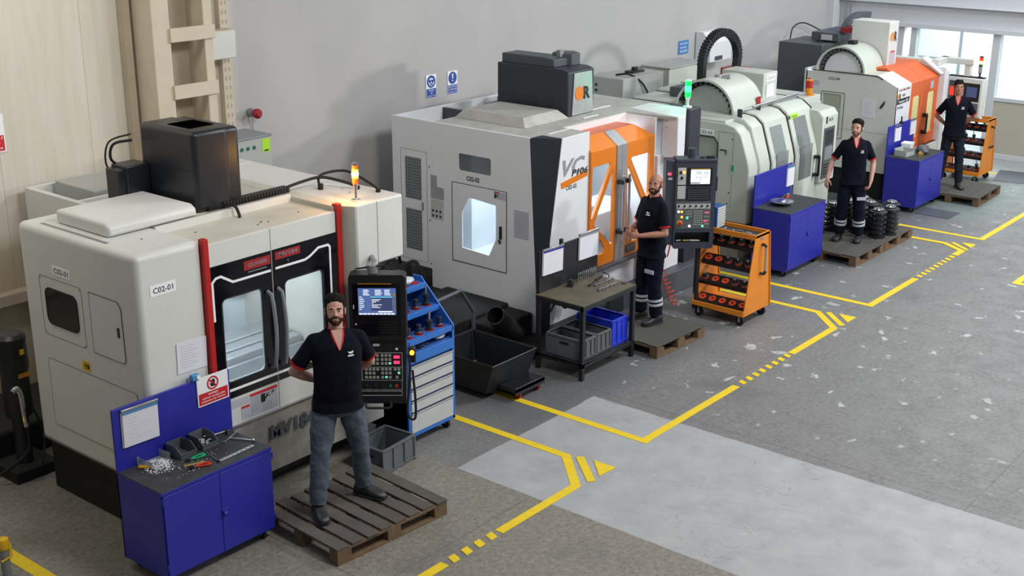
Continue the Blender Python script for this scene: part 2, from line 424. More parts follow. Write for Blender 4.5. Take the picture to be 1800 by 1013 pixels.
def pieces(mb):
    """the connected pieces of a builder as builders of their own"""
    par = list(range(len(mb.v)))
    def find(i):
        while par[i] != i: par[i] = par[par[i]]; i = par[i]
        return i
    for f in mb.f:
        for j in f[1:]: par[find(j)] = find(f[0])
    g = {}
    for f in mb.f: g.setdefault(find(f[0]), []).append(f)
    out = []
    for fs in g.values():
        p = M(); ids = sorted({i for f in fs for i in f}); m = {i: k for k, i in enumerate(ids)}
        p.v = [mb.v[i] for i in ids]; p.f = [tuple(m[i] for i in f) for f in fs]; out.append(p)
    return out
def split(mb, *a, **k):
    """each connected piece becomes a part of its own"""
    return [p.obj(*a, **k) for p in pieces(mb)]
def tag(o, label, cat, group=None, kind=None):
    if label: o['label'] = label
    if cat: o['category'] = cat
    if group: o['group'] = group
    if kind: o['kind'] = kind
    return o
def thing(name, label, cat, loc=(0, 0, 0), rz=0, group=None, world=False):
    """an Empty at the base of a thing; with world=True its parts are drafted in world coordinates"""
    o = bpy.data.objects.new(name, None); COL.objects.link(o); o.location = loc; o.rotation_euler = (0, 0, rz); o.empty_display_size = .1
    OFF[o.name] = Vector(loc) if world else Vector((0, 0, 0))
    return tag(o, label, cat, group)
def solo(mb, name, m, label, cat, loc=None, rz=0, group=None, bevel=0, smooth=30):
    """a thing that is one mesh, drafted about its own base when loc is given"""
    o = mb.obj(name, m, None, bevel, smooth)
    if loc is not None: o.location = loc; o.rotation_euler = (0, 0, rz)
    else:
        c = [sum(p[i] for p in mb.v)/len(mb.v) for i in (0, 1)] + [min(p[2] for p in mb.v)]
        for v in o.data.vertices: v.co -= Vector(c)
        o.location = c
    return tag(o, label, cat, group)
def struct(mb, name, m, bevel=0):
    o = mb.obj(name, m, None, bevel); o['kind'] = 'structure'; return o
def dup(root, loc, rz=None, label=None, group=None):
    r = root.copy(); COL.objects.link(r); r.location = loc
    if rz is not None: r.rotation_euler = (r.rotation_euler[0], r.rotation_euler[1], rz)
    if label: r['label'] = label
    if group: r['group'] = group
    for ch in list(root.children):
        c = ch.copy(); COL.objects.link(c); c.parent = r
        for g in ch.children:
            d = g.copy(); COL.objects.link(d); d.parent = c
    return r
def arc(c, r, a0, a1, n, fr):
    return [fr.p(c[0]+r*math.cos(a0+(a1-a0)*i/n), c[1]+r*math.sin(a0+(a1-a0)*i/n)) for i in range(n+1)]
def smoothpath(pts, k=6):
    P = [Vector(p) for p in pts]; out = []
    for i in range(len(P)-1):
        a, b, c, d = P[max(i-1, 0)], P[i], P[i+1], P[min(i+2, len(P)-1)]
        for j in range(k):
            t = j/k; out.append(.5*((2*b)+(c-a)*t+(2*a-5*b+4*c-d)*t*t+(3*b-a-3*c+d)*t**3))
    return out + [P[-1]]

def FL(x): return Fr((x, 0, 0), (0, -1, 0))      # a = -y, b = z, facing -x
def FF(y): return Fr((0, y, 0), (1, 0, 0))       # a = x,  b = z, facing -y
def FT(z): return Fr((0, 0, z), (1, 0, 0), (0, 1, 0))   # a = x, b = y, facing up

# ------------------------------------------------------------------ the hall
fl = M().box(-4, 40, -10, 11.1, -.2, 0); struct(fl, 'floor', 'floor')
struct(M().box(-4, 23.5, 11.1, 11.4, 0, 7.8), 'wall_back', 'wall')
struct(M().box(-4.3, -4, -10, 11.4, 0, 7.8), 'wall_left', 'far_wall')
w = M(); w.box(23.5, 23.75, -10, 11.4, 2.3, 7.8)          # upper part of the end wall above the glazing
w.box(23.5, 23.75, 9.62, 11.4, 0, 2.3)
struct(w, 'wall_right', 'far_wall')
w = M(); w.box(23.42, 23.5, -10, 9.7, 2.26, 2.34); w.box(23.4, 23.5, -10, 11.1, 2.68, 2.7); struct(w, 'trim_1', 'frame_paint', .005)
w = M(); w.box(23.5, 23.62, -10, 9.62, 0, .1); w.box(23.5, 23.7, -10, 7.95, 1.06, 1.13)
struct(w, 'trim_2', 'frame_paint', .005)
struct(M().box(23.52, 23.6, -10, 7.95, .1, 1.06), 'wall_low', 'brick_beige')['kind'] = 'structure'
bpy.data.objects['wall_low'].name = 'wall_below_window'
for i, (a, b) in enumerate(((9.36, 9.48), (7.8, 7.94), (5.0, 5.14), (2.2, 2.34), (-.6, -.46))):
    struct(M().box(23.48, 23.64, a, b, 0, 2.3), 'trim_%d' % (3+i), 'frame_paint', .006)
gl = M()
for a, b in ((5.14, 7.8), (2.34, 5.0), (-.46, 2.2), (-10, -.6)): gl.box(23.545, 23.555, a, b, 1.13, 2.26)
gl.box(23.545, 23.555, 7.94, 9.36, .1, 2.26)
struct(gl, 'window_1', 'pane_clear')
# bright room behind the glazing
w = M(); w.box(28.6, 28.8, -10, 13, 0, 4); w.box(23.75, 28.8, 13, 13.2, 0, 4); w.box(23.76, 28.8, -10, 13, 3.6, 3.7)
struct(w, 'wall_far_room', 'tiled_wall')
area('ceiling_tube_lamp', (26.2, 8.6, 3.5), (3, 5), 620, (1, 1, .95)); area('ceiling_tube_lamp', (26.2, 3, 3.5), (3, 5), 540, (1, 1, .95))
w = M(); w.box(24.9, 24.95, 9.0, 9.06, 0, 2.6); w.box(24.9, 24.95, 10.4, 10.46, 0, 2.6); w.box(24.9, 24.95, 9.0, 10.46, 1.5, 1.56); w.box(24.9, 24.95, 9.0, 10.46, 2.5, 2.56)
t = solo(w, 'partition_frame', 'sky_blue', 'pale metal partition frame standing in the bright room behind the end window', 'partition')
t.data.materials[0] = MT['frame_paint']
w = M().box(24.0, 25.0, 3.0, 7.75, .98, 1.05)
for x in (24.06, 24.94):
    for y in (3.1, 5.3, 7.65): w.box(x-.03, x+.03, y-.03, y+.03, 0, .98)
solo(w, 'counter', 'frame_paint', 'long pale worktop seen through the glazing at the far right', 'workbench')
for i, (y, h) in enumerate(((7.35, .2), (7.15, .17), (6.95, .13))):
    b = M().lathe([(.045, 0), (.05, .01), (.05, h*.8), (.03, h*.9), (.03, h)], n=12)
    solo(b, 'metal_canister', 'aluminium', ('%s grey canister on the worktop behind the end window' % ('leftmost tall', 'middle', 'rightmost short')[i]), 'canister', (24.3, y, 1.051), group='canisters on the far worktop')

# wall furniture on the back wall
t = thing('steel_column', 'cream latticed steel column with batten plates rising by the back wall', 'column', (7.95, 10.95, 0), world=True)
for x0, x1 in ((7.55, 7.76), (8.17, 8.28)): M().box(x0, x1, 10.72, 11.08, 0, 7.7).obj('upright', 'column_paint', t, .008)
for z in (.45, 1.0, 1.6, 2.2, 2.92, 3.49, 4.1, 4.7, 5.3): M().box(7.74, 8.29, 10.69, 10.72, z-.07, z+.07).obj('batten', 'column_paint', t, .004)
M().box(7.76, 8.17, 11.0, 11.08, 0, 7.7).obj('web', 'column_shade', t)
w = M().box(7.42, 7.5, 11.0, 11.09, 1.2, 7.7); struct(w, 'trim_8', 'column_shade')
t = thing('cable_strut', 'narrow perforated upright strut on the wall right of the cream column', 'strut', (8.68, 11.05, 0), world=True)
M().box(8.62, 8.74, 11.03, 11.095, 0, 7.7).obj('channel', 'column_paint', t)
w = M()
for k in range(46):
    w.bx(FF(11.03), 8.645, 8.665, 1.6+k*.1, 1.645+k*.1, 0, .002); w.bx(FF(11.03), 8.695, 8.715, 1.6+k*.1, 1.645+k*.1, 0, .002)
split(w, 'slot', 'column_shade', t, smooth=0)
t = thing('wall_cabinet', 'small pale metal cabinet fixed to the wall beside the cream column', 'cabinet', (8.48, 10.95, 3.2), world=True)
M().box(8.3, 8.68, 10.86, 11.02, 3.16, 3.46).obj('body', 'column_paint', t, .005); M().bx(FF(10.86), 8.31, 8.67, 3.17, 3.45, 0, .008).obj('door', 'cream_paint', t, .003)
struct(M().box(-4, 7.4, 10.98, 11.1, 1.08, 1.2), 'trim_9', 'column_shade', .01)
t = thing('alarm_beacon', 'small red alarm beacon on the grey wall above the machine roof', 'alarm', (9.0, 11.05, 2.5), world=True)
f = FF(11.1); fs = Fr((9.0, 11.1, 2.5), (1, 0, 0))
M().lathe([(.045, 0), (.05, .02), (.04, .05), (.03, .1)], (9.0, 11.1, 2.5), fr=fs).obj('base', 'grey_metal', t)
M().lathe([(.05, .1), (.055, .12), (.055, .15), (.03, .18)], (9.0, 11.1, 2.5), fr=fs).obj('lens', 'dark_red', t)
M().tube(smoothpath([(9.0, 11.06, 2.45), (9.03, 11.08, 2.3), (9.1, 11.07, 2.0), (9.12, 11.07, 1.6)]), .006).obj('wire', 'paper_grey', t)

def safety_sign(label, x0, x1, z0, z1, kind, y=11.095):
    t = thing('safety_sign', label, 'sign', ((x0+x1)/2, y, z0), world=True)
    f = FF(y); M().bx(f, x0, x1, z0, z1, 0, .004).obj('plate', 'sign_white', t)
    w, h = x1-x0, z1-z0; cx = (x0+x1)/2; cz = z1-h*.3
    fs = Fr((cx, y, cz), (1, 0, 0))
    M().bx(f, x0+.006, x1-.006, z0+.006, z0+h*.4, .004, .006).obj('caption_band', 'sign_blue', t)
    M().lathe([(w*.42, .004), (w*.42, .006)], (cx, y, cz), 28, fs).obj('disc', 'sign_blue', t)
    if kind == 'mask':
        s = M().lathe([(w*.27, .006), (w*.27, .0075)], (cx, y, cz-.005), 24, fs); s.obj('face_symbol', 'sign_white', t)
        s = M().lathe([(w*.11, .0075), (w*.11, .009)], (cx-w*.13, y, cz+.0), 14, fs).lathe([(w*.11, .0075), (w*.11, .009)], (cx+w*.13, y, cz), 14, fs)
        s.bx(f, cx-w*.3, cx+w*.3, cz+.012, cz+.024, .0075, .009).bx(f, cx-w*.14, cx+w*.14, cz-w*.24, cz-w*.13, .0075, .009); s.obj('goggles_symbol', 'sign_blue', t)
        lines = ('MASKE', 'VE', 'GÖZLÜK TAK')
    else:
        s = M().pl(fs, [(-.008, -.01), (.008, -.01), (.013, .055), (-.013, .055)], .006, .008).lathe([(.011, .006), (.011, .008)], (cx, y, cz-.035), 12, fs)
        s.obj('exclamation_symbol', 'sign_white', t); lines = ('HER ZAMAN', 'UYARILARA', 'DİKKAT ET')
    s = M()
    for k, l in enumerate(lines):
        ww = w*(.85 if len(l) > 5 else .5 if len(l) > 2 else .2)
        s.text(f, l, cx-ww/2, z0+h*.29-k*h*.115, h*.07, ww, .0065)
    s.obj('lettering', 'sign_white', t)
safety_sign('blue and white goggles and mask safety sign, left of the wall pair', 11.86, 12.05, 2.27, 2.57, 'mask')
safety_sign('blue and white exclamation mark safety sign, right of the wall pair', 12.27, 12.46, 2.27, 2.57, 'excl')
t = thing('wall_notice', 'light blue notice with three white lines high on the grey wall', 'sign', (18.03, 11.09, 2.2), world=True)
M().bx(FF(11.095), 17.88, 18.19, 2.19, 2.41, 0, .004).obj('plate', 'sign_light_blue', t)
s = M(); s.text(FF(11.09), 'MÜSTERİ', 17.92, 2.345, .04, .23, .002).text(FF(11.09), 'GİREMEZ', 17.92, 2.285, .035, .2, .002).text(FF(11.09), 'ALANIDIR', 17.92, 2.22, .04, .23, .002); s.obj('lettering', 'sign_white', t)
t = thing('prohibition_sign', 'red and white prohibition sign cut off by the left edge of the wall', 'sign', (5.95, 11.09, 2.55), world=True)
M().bx(FF(11.095), 5.72, 6.09, 2.54, 2.9, 0, .004).obj('plate', 'sign_white', t)
M().bx(FF(11.09), 5.74, 6.075, 2.555, 2.70, 0, .002).obj('caption_band', 'red_print', t)
fs = Fr((5.905, 11.09, 2.79), (1, 0, 0))
M().pl(fs, [(.1*math.cos(i*PI/16), .1*math.sin(i*PI/16)) for i in range(32)], 0, .002, [[(.078*math.cos(i*PI/16), .078*math.sin(i*PI/16)) for i in range(32)]]).obj('ring', 'red_print', t)
M().text(FF(11.09), 'UYARI', 5.82, 2.665, .025, .24, .003).text(FF(11.09), 'DİKKAT', 5.82, 2.615, .025, .22, .003).text(FF(11.09), 'YAKLAŞTIR', 5.78, 2.565, .025, .28, .003).obj('lettering', 'sign_white', t)
t = thing('wall_hood', 'pale boxy hood on the wall behind the black cable arch', 'vent', (18.75, 10.9, 2.06), world=True)
M().prof([(11.09, 2.03), (11.09, 2.52), (10.95, 2.52), (10.8, 2.35), (10.8, 2.03)], 18.4, 19.1).obj('hood', 'white_paint', t, .01)
M().bx(FF(10.8), 18.55, 18.8, 2.05, 2.12, 0, .003).obj('outlet', 'dark_grey_box', t)
t = thing('junction_box', 'grey electrical junction box on the wall between the two far machines', 'electrical box', (21.7, 11.0, 1.3), world=True)
M().box(21.45, 22.02, 10.85, 11.09, 1.28, 1.7).obj('body', 'grey_box', t, .01)
M().tube(smoothpath([(21.5, 10.95, 1.7), (21.5, 10.95, 2.15), (21.62, 10.95, 2.33), (22.0, 10.93, 2.36), (22.8, 10.9, 2.12), (23.2, 10.8, 2.05)]), .012).obj('cable', 'black_rubber', t)
M().tube(smoothpath([(21.9, 10.9, 1.3), (21.7, 10.8, 1.0), (21.5, 10.7, .6)]), .01).obj('lower_cable', 'black_rubber', t)
t = thing('conduit', 'pair of thin vertical conduits near the corner of the end wall', 'conduit', (23.4, 10.9, 0), world=True)
M().cyl((23.44, 10.82, 1.9), (23.44, 10.82, 7.6), .018).cyl((23.44, 10.7, 2.1), (23.44, 10.7, 7.6), .014).obj('pipe', 'grey_metal', t)
w = M().box(23.2, 23.5, 10.95, 11.1, 0, 7.8); struct(w, 'trim_10', 'far_wall')

# ------------------------------------------------------------------ yellow floor markings
def mark(n, *polys):
    s = M(); f = FT(.001)
    for i, p in enumerate(polys): s.pl(f, p, 0, .002+.0004*i)
    struct(s, 'trim_%d' % n, 'floor_yellow')
def band(p, q, w=.085):
    p, q = Vector(p), Vector(q); t = (q-p).normalized(); nn = Vector((-t.y, t.x))*w/2
    return [tuple(p-nn), tuple(q-nn), tuple(q+nn), tuple(p+nn)]
def bay(n, xr, y0, x1, d0, d1, top, cut=.42):
    """bay corner: side line at x=xr down to a chamfer, then the aisle line towards -x with a dashed stretch"""
    P = [band((xr, top), (xr, y0+cut)), band((xr+.02, y0+cut+.02), (xr-cut, y0)), band((xr-cut+.03, y0), (d1, y0))]
    x = d1-.07
    while x > d0+.05: P.append([(x-.075, y0-.045), (x, y0-.045), (x+.03, y0+.045), (x-.045, y0+.045)]); x -= .15
    P.append(band((d0, y0), (x1, y0)))
    c = cut
    P.append(band((xr+.06, y0+.31), (xr-.27, y0-.06), .075))
    P.append([(xr+.08, y0+.17), (xr+.09, y0-.07), (xr-.14, y0-.05)])
    mark(n, *P)
def corner(n, x, y0, x1, top): mark(n, band((x, top), (x, y0-.04)), band((x-.04, y0), (x1, y0)))
bay(11, 8.46, 5.83, 3.0, 6.35, 7.0, 8.6)
mark(12, band((9.18, 9.2), (9.18, 5.83)), band((9.14, 5.88), (10.9, 5.88)), *[[(x, 5.84), (x+.07, 5.84), (x+.1, 5.92), (x+.03, 5.92)] for x in [10.98+.14*k for k in range(8)]])
mark(13, band((12.1, 5.88), (13.18, 5.88)), band((13.16, 5.88), (13.58, 6.3)), band((13.56, 6.28), (13.56, 8.6)), band((13.3, 5.84), (13.63, 6.18), .07), [(13.44, 5.84), (13.68, 5.84), (13.66, 6.06)])
mark(14, band((14.2, 9.0), (14.2, 5.86)), band((14.16, 5.9), (15.6, 5.9)), *[[(x, 5.86), (x+.07, 5.86), (x+.1, 5.94), (x+.03, 5.94)] for x in [15.68+.14*k for k in range(9)]], band((16.95, 5.9), (17.25, 5.9)),
     band((17.22, 5.9), (17.46, 6.25)), band((17.45, 6.22), (17.42, 8.2)), band((17.31, 5.86), (17.55, 6.16), .06), [(17.44, 5.86), (17.66, 5.86), (17.62, 6.06)])
mark(15, band((18.0, 9.0), (18.0, 5.86)), band((17.96, 5.9), (23.0, 5.9)))
mark(16, band((16.2, 4.82), (23, 4.82)), band((16.25, 4.86), (16.25, 2.0)))
mark(17, band((22.3, 10), (22.3, 6.3)))
mark(18, band((4.3, 10.2), (4.3, 6.6), .11))

# ------------------------------------------------------------------ shared machine details
def stack_lamp(label, loc, segs, pole=.16, r=.03, base_mat='aluminium'):
    t = thing('signal_lamp', label, 'signal lamp', loc)
    M().lathe([(r*1.5, 0), (r*1.5, .015), (r*.5, .02), (r*.45, pole*.6), (r*.9, pole)], n=16).obj('pole', base_mat, t)
    z = pole
    for m, h, core in segs:
        M().lathe([(r, z+.002), (r, z+h-.002)], n=18).obj('lens', m, t)
        if core: M().lathe([(r*1.02, z+h*.3), (r*1.03, z+h*.36), (r*1.03, z+h*.64), (r*1.02, z+h*.7)], n=18).obj('glow_band', core, t)
        z += h
    M().lathe([(r*1.02, z), (r*1.02, z+.012), (r*.6, z+.02)], n=18).obj('cap', base_mat, t)
    return t
def point(name, loc, e, col, r=.04):
    l = bpy.data.lights.new(name, 'POINT'); l.energy = e; l.color = col; l.shadow_soft_size = r
    o = bpy.data.objects.new(name, l); o.location = loc; COL.objects.link(o)
def screws(fr, pts, r=.006):
    s = M()
    for a, b in pts: s.lathe([(r, 0), (r, .004)], fr.p(a, b), 8, fr)
    return s
def paper(name, label, fr, a0, a1, b0, b1, d=.004, lines=8, parent=None, skew=0, m='paper'):
    """a sheet in a sleeve on a flat surface, with faint printed lines"""
    if parent is None: t = thing(name, label, 'paper', fr.p((a0+a1)/2, b0, 0), world=True)
    else: t = parent
    f = Fr(fr.p(a0, b0, 0), fr.r + fr.u*skew, fr.u - fr.r*skew); w, h = a1-a0, b1-b0
    M().bx(f, 0, w, 0, h, .001, d).obj('sheet', m, t)
    s = M()
    for k in range(lines):
        s.bx(f, w*.12, w*(.5+.38*random.random()), h*(.85-.75*k/lines)-.001, h*(.85-.75*k/lines)+.001, d, d+.0006)
    s.obj('print', 'print_grey', t)
    return t

# ------------------------------------------------------------------ machine 1 (C02-01)
t = m1 = thing('machining_center', 'cream machining centre with black and red double doors nearest the camera', 'cnc machine', (6.5, 8.6, 0), world=True)
# enclosure: left side cabinet, header, right pillar, side walls of the working space
s = M()
s.box(5.12, 5.72, 7.73, 9.32, .47, 2.38)
s.obj('side_cabinet', 'cream_paint', t, .05, seg=4)
s = M(); s.box(5.7, 7.14, 7.76, 8.28, 2.2, 2.325); s.obj('header_roof', 'roof_paint', t, .004)
s = M(); s.box(5.66, 7.1, 8.28, 9.32, 2.2, 2.375); s.box(7.1, 7.232, 7.74, 9.32, 1.0, 2.372); s.obj('roof', 'roof_paint', t, .01)
s = M(); s.box(5.7, 7.1, 8.27, 8.29, 2.3, 2.39); s.box(5.7, 7.1, 8.29, 8.31, 2.37, 2.39); s.obj('roof_step', 'cream_paint', t, .003)
s = M(); s.ext([(7.16, 7.73, .6), (7.228, 7.605, .6), (7.228, 7.74, .6), (7.16, 7.74, .6)], (0, 0, 1.765)); s.obj('pillar', 'roof_paint', t, .004)
s = M(); s.box(7.23, 7.8, 7.6, 9.6, 1.8, 2.37); s.obj('control_housing', 'cream_paint', t, .02, seg=3)
s = M().bx(FF(7.6), 7.478, 7.482, 1.81, 2.36, 0, .0015); s.obj('housing_seam', 'dark_seam', t)
s = M(); s.box(7.232, 7.62, 7.9, 9.3, .45, 1.8); s.obj('right_wall', 'white_paint', t, .005)
M().box(7.15, 7.63, 7.74, 7.9, .25, .5).obj('skirt', 'cream_paint', t, .005)
M().box(7.3, 7.8, 9.6, 10.12, .5, 2.368).box(5.72, 7.3, 9.32, 9.36, .5, 2.2).obj('rear_wall', 'cream_paint', t, .01)
s = M()    # rear cabinet with an open top tray
s.box(6.15, 6.2, 9.32, 10.97, .5, 2.2); s.box(6.2, 7.4, 10.93, 10.97, .5, 2.2); s.box(6.2, 7.4, 10.12, 10.16, .5, 2.2); s.box(7.38, 7.42, 10.12, 10.93, 1.9, 2.2); s.box(6.2, 7.3, 9.36, 10.93, .5, 1.95)
s.obj('rear_cabinet', 'cream_paint', t, .006)
M().box(6.42, 7.32, 10.22, 10.88, 1.95, 2.23).obj('rear_box', 'grey_box', t, .008)
M().box(5.18, 7.6, 7.95, 9.3, 0, .47).box(6.2, 7.4, 9.3, 10.6, 0, .5).obj('base', 'black_base', t, .01)
s = M()    # working space
s.box(5.72, 5.74, 7.8, 9.0, .8, 2.2); s.box(7.13, 7.15, 7.8, 9.0, .8, 2.2); s.box(5.72, 7.15, 9.0, 9.03, .8, 2.2); s.box(5.72, 7.15, 7.8, 9.0, .78, .8); s.box(5.72, 7.15, 7.8, 9.0, 2.17, 2.19)
s.obj('interior', 'interior_white', t)
s = M(); s.box(5.78, 7.08, 8.2, 8.75, .85, 1.12); s.box(5.78, 7.08, 8.16, 8.2, .8, 1.06); s.box(5.78, 7.08, 8.32, 8.36, 1.12, 1.14); s.box(5.78, 7.08, 8.5, 8.54, 1.12, 1.14); s.box(6.0, 6.2, 8.3, 8.6, 1.12, 1.2); s.obj('worktable', 'aluminium', t, .01)
M().box(6.62, 6.78, 8.9, 9.0, 1.1, 2.17).box(6.9, 7.13, 8.9, 9.0, 1.4, 1.46).obj('inner_column', 'interior_grey', t, .01)
area('work_lamp', (6.4, 8.35, 2.15), (.9, .15), 24, (.95, .98, 1))
# hatch and spindle cover on the roof
s = M().prof([(8.3, 2.385), (9.03, 2.385), (9.03, 2.49), (8.36, 2.49), (8.3, 2.46)], 5.3, 6.13); s.obj('roof_hatch', 'cream_paint', t, .03, seg=3)
s = M().bx(FT(2.38), 5.2, 5.23, 8.2, 9.1, 0, .003); s.obj('hatch_rail', 'grey_metal', t)
s = M(); s.box(6.2, 6.56, 8.38, 9.12, 2.38, 3.05); s.box(6.5, 6.72, 8.44, 9.16, 2.38, 3.03); cov = s.obj('spindle_cover', 'spindle_cover', t, .04, seg=4)
M().bx(FT(3.0505), 6.3, 6.56, 8.55, 8.85, 0, .002).obj('cover_opening', 'hole_black', cov)
M().bx(FL(6.2), -9.1, -8.4, 2.72, 2.724, 0, .002).obj('cover_seam', 'black_base', cov)
s = M(); s.box(5.97, 6.2, 9.0, 9.22, 2.4, 2.72); s.box(5.9, 5.98, 9.02, 9.2, 2.4, 2.7); s.obj('side_box', 'spindle_cover', t, .01)
M().tube(smoothpath([(6.15, 9.15, 2.9), (6.0, 9.2, 2.88), (5.98, 9.22, 2.75), (6.1, 9.2, 2.66)]), .012).tube(smoothpath([(6.15, 9.16, 2.95), (5.97, 9.22, 2.9), (5.95, 9.25, 2.7), (6.05, 9.2, 2.6)]), .008).obj('cable_loop', 'black_rubber', t)
s = M()
for k in range(22): s.box(6.45+k*.033, 6.475+k*.033, 8.36, 8.44, 2.38, 2.43)
s.box(6.3, 7.17, 8.37, 8.43, 2.385, 2.42); s.obj('cable_chain', 'black_plastic', t)
s = M(); s.tube(smoothpath([(7.12, 8.4, 2.41), (7.3, 8.35, 2.45), (7.48, 8.28, 2.47), (7.62, 8.1, 2.42), (7.66, 8.02, 2.385)]), .014)
s.tube(smoothpath([(7.42, 8.25, 2.4), (7.5, 8.32, 2.48), (7.7, 8.2, 2.5), (7.72, 7.9, 2.42), (7.7, 7.8, 2.385)]), .012)
s.tube(smoothpath([(6.42, 8.33, 2.42), (6.46, 8.24, 2.42), (6.47, 8.2, 2.36), (6.46, 8.18, 2.33)]), .014)
s.cyl((7.44, 8.26, 2.37), (7.44, 8.26, 2.42), .025); s.cyl((7.66, 8.02, 2.37), (7.66, 8.02, 2.4), .022); s.cyl((7.7, 7.8, 2.37), (7.7, 7.8, 2.4), .022)
split(s, 'roof_cable', 'black_rubber', t)
M().bx(FT(2.376), 5.9, 6.25, 8.33, 8.34, 0, .004).bx(FT(2.376), 6.25, 6.5, 8.335, 8.35, 0, .004).obj('roof_rail', 'dark_steel', t)
s = M()
for a, b in ((6.42, 7.9), (6.47, 7.93), (6.5, 7.95), (6.53, 7.9), (5.95, 8.1), (6.9, 7.95), (7.5, 7.95), (7.55, 8.1), (5.6, 8.4), (5.45, 8.1)): s.lathe([(.007, 0), (.007, .004)], (a, b, 2.326 if a < 7.1 and a > 5.72 else 2.381), 8)
s.obj('roof_screw', 'dark_steel', t)
# left side panel details
f = FL(5.12)
wn = M(); wn.ring(f, rr(-9.07, -8.48, 1.485, 1.985, .03), .004); wn.obj('window_outline', 'seam', t)
M().pl(f, rr(-8.995, -8.555, 1.59, 1.895, .06, 6), 0, .006).obj('side_window', 'pane_dark', t)
M().ring(f, rr(-8.995, -8.555, 1.59, 1.895, .06, 6), .008, 0, .008).obj('window_gasket', 'black_rubber', t)
d = M().pl(f, [(-8.375, 1.485), (-7.98, 1.485), (-7.955, 1.51), (-7.96, 1.93), (-8.0, 1.98), (-8.375, 1.98)], 0, .004).obj('access_door', 'cream_paint', t)
M().ring(f, [(-8.375, 1.485), (-7.98, 1.485), (-7.955, 1.51), (-7.96, 1.93), (-8.0, 1.98), (-8.375, 1.98)], .004, 0, .005).obj('door_gap', 'dark_seam', d)
M().bx(f, -8.03, -8.0, 1.69, 1.77, .003, .007).obj('latch', 'black_plastic', d)
d = M().pl(f, rr(-9.07, -7.85, .68, 1.27, .03), 0, .004).obj('lower_panel', 'cream_paint', t)
M().ring(f, rr(-9.07, -7.85, .68, 1.27, .03), .004, 0, .005).obj('panel_gap', 'seam', d)
M().ring(f, [(-9.3, .49), (-7.75, .49), (-7.75, .5), (-9.3, .5)], .003).obj('bottom_fold', 'seam', t)
d = M().bx(f, -8.86, -8.61, 2.025, 2.1, 0, .003).obj('number_label', 'sign_white', t)
M().text(f, 'C02-01', -8.835, 2.04, .045, .2, .0036, bold=.012).obj('lettering', 'print_black', d)
d = M().bx(f, -8.57, -8.46, 1.29, 1.37, 0, .003).obj('warning_sticker', 'yellow_sticker', t)
s = M()
for k in range(5): s.seg(f, (-8.535, 1.33), (-8.535+.03*math.cos(k*.5-.9), 1.33+.03*math.sin(k*.6-1)), .005, .003, .004)
s.bx(f, -8.5, -8.475, 1.31, 1.35, .003, .004); s.obj('warning_symbol', 'print_black', d)
screws(f, [(-9.05, 1.965), (-8.5, 1.965), (-9.05, 1.5), (-8.5, 1.5)]).obj('panel_screw', 'seam', t)
# front
f = FF(7.73)
d = M().bx(f, 5.23, 5.46, 2.045, 2.13, 0, .003).obj('number_label', 'sign_white', t)
M().text(f, 'C02-01', 5.255, 2.065, .045, .18, .0036, bold=.012).obj('lettering', 'print_black', d)
M().box(5.715, 5.765, 7.70, 7.76, .78, 2.385).obj('red_strip', 'red_paint', t, .003)
M().box(7.105, 7.16, 7.70, 7.76, .78, 2.39).obj('red_strip', 'red_paint', t, .003)
for i, (x0, x1, wx0, wx1) in enumerate(((5.77, 6.383, 5.86, 6.275), (6.389, 7.1, 6.505, 6.935))):
    win = rr(wx0, wx1, 1.15, 1.865, .05, 6)
    d = M().pl(f, rr(x0, x1, .77, 2.33), -.03, .012, [win]).obj('door', 'cream_paint', t, .003)
    fb = FF(7.718)
    M().pl(fb, rr(x0+.004, x1-.003, 1.015, 2.15), 0, .004, [win]).obj('black_panel', 'black_gloss', d)
    M().pl(f, win, -.012, -.006).obj('glazing', 'pane_clear', d)
    M().ring(f, win, .012, 0, .018).obj('window_gasket', 'black_rubber', d)
    s = M(); L = [(5.785, 1.7), (5.785, 2.02), (5.82, 2.05), (5.87, 2.055), (5.985, 1.985), (6.37, 1.985)] if i == 0 else [(6.42, 1.99), (6.74, 1.99), (6.8, 2.01), (6.89, 2.06), (7.0, 2.06), (7.02, 2.04), (7.02, 1.3)]
    s.path(fb, L, .02, .004, .006)
    s.obj('white_line', 'sign_white', d)
    L = [(5.8, 1.085), (6.375, 1.085)] if i == 0 else [(6.4, 1.085), (6.95, 1.085)]
    M().seg(fb, *L, .022, .004, .006).obj('white_line', 'sign_white', d)
    xh = 6.32 if i == 0 else 6.43
    M().tube([(xh, 7.71, 1.82), (xh, 7.66, 1.8)] + [(xh+(.0 if i else .0), 7.655-.03*math.sin(PI*k/8), 1.8-.62*k/8) for k in range(1, 8)] + [(xh, 7.66, 1.18), (xh, 7.71, 1.16)], .016, 10).obj('handle', 'grey_metal', d)
fb = FF(7.714)
for x0, x1, z0, z1, tx in ((6.1, 6.37, 2.045, 2.12, 'QUASER'), (6.42, 6.69, 2.06, 2.125, 'MV184')):
    d = M().bx(fb, x0, x1, z0, z1, .0, .003).obj('name_plate', 'dark_red', t)
    M().text(fb, tx, x0+.04, z0+.018, .036, x1-x0-.07, .004, bold=.02).obj('lettering', 'grey_metal', d)
M().bx(fb, 6.14, 6.33, 2.022, 2.03, 0, .003).obj('small_print', 'grey_metal', t)
M().text(fb, 'E', 6.55, 2.02, .02, .015, .003).obj('small_lettering', 'grey_metal', t)
fb = FF(7.718)
d = M().bx(fb, 6.08, 6.37, .79, .99, 0, .002).bx(fb, 5.985, 6.07, .79, .91, 0, .002).bx(fb, 5.88, 6.07, .92, .99, 0, .002).obj('instruction_sticker', 'paper_grey', t)
M().bx(fb, 6.08, 6.37, .965, .99, .002, .003).bx(fb, 5.985, 6.07, .89, .91, .002, .003).obj('red_heading', 'red_print', d)
s = M().bx(fb, 6.19, 6.235, .88, .955, .002, .003)
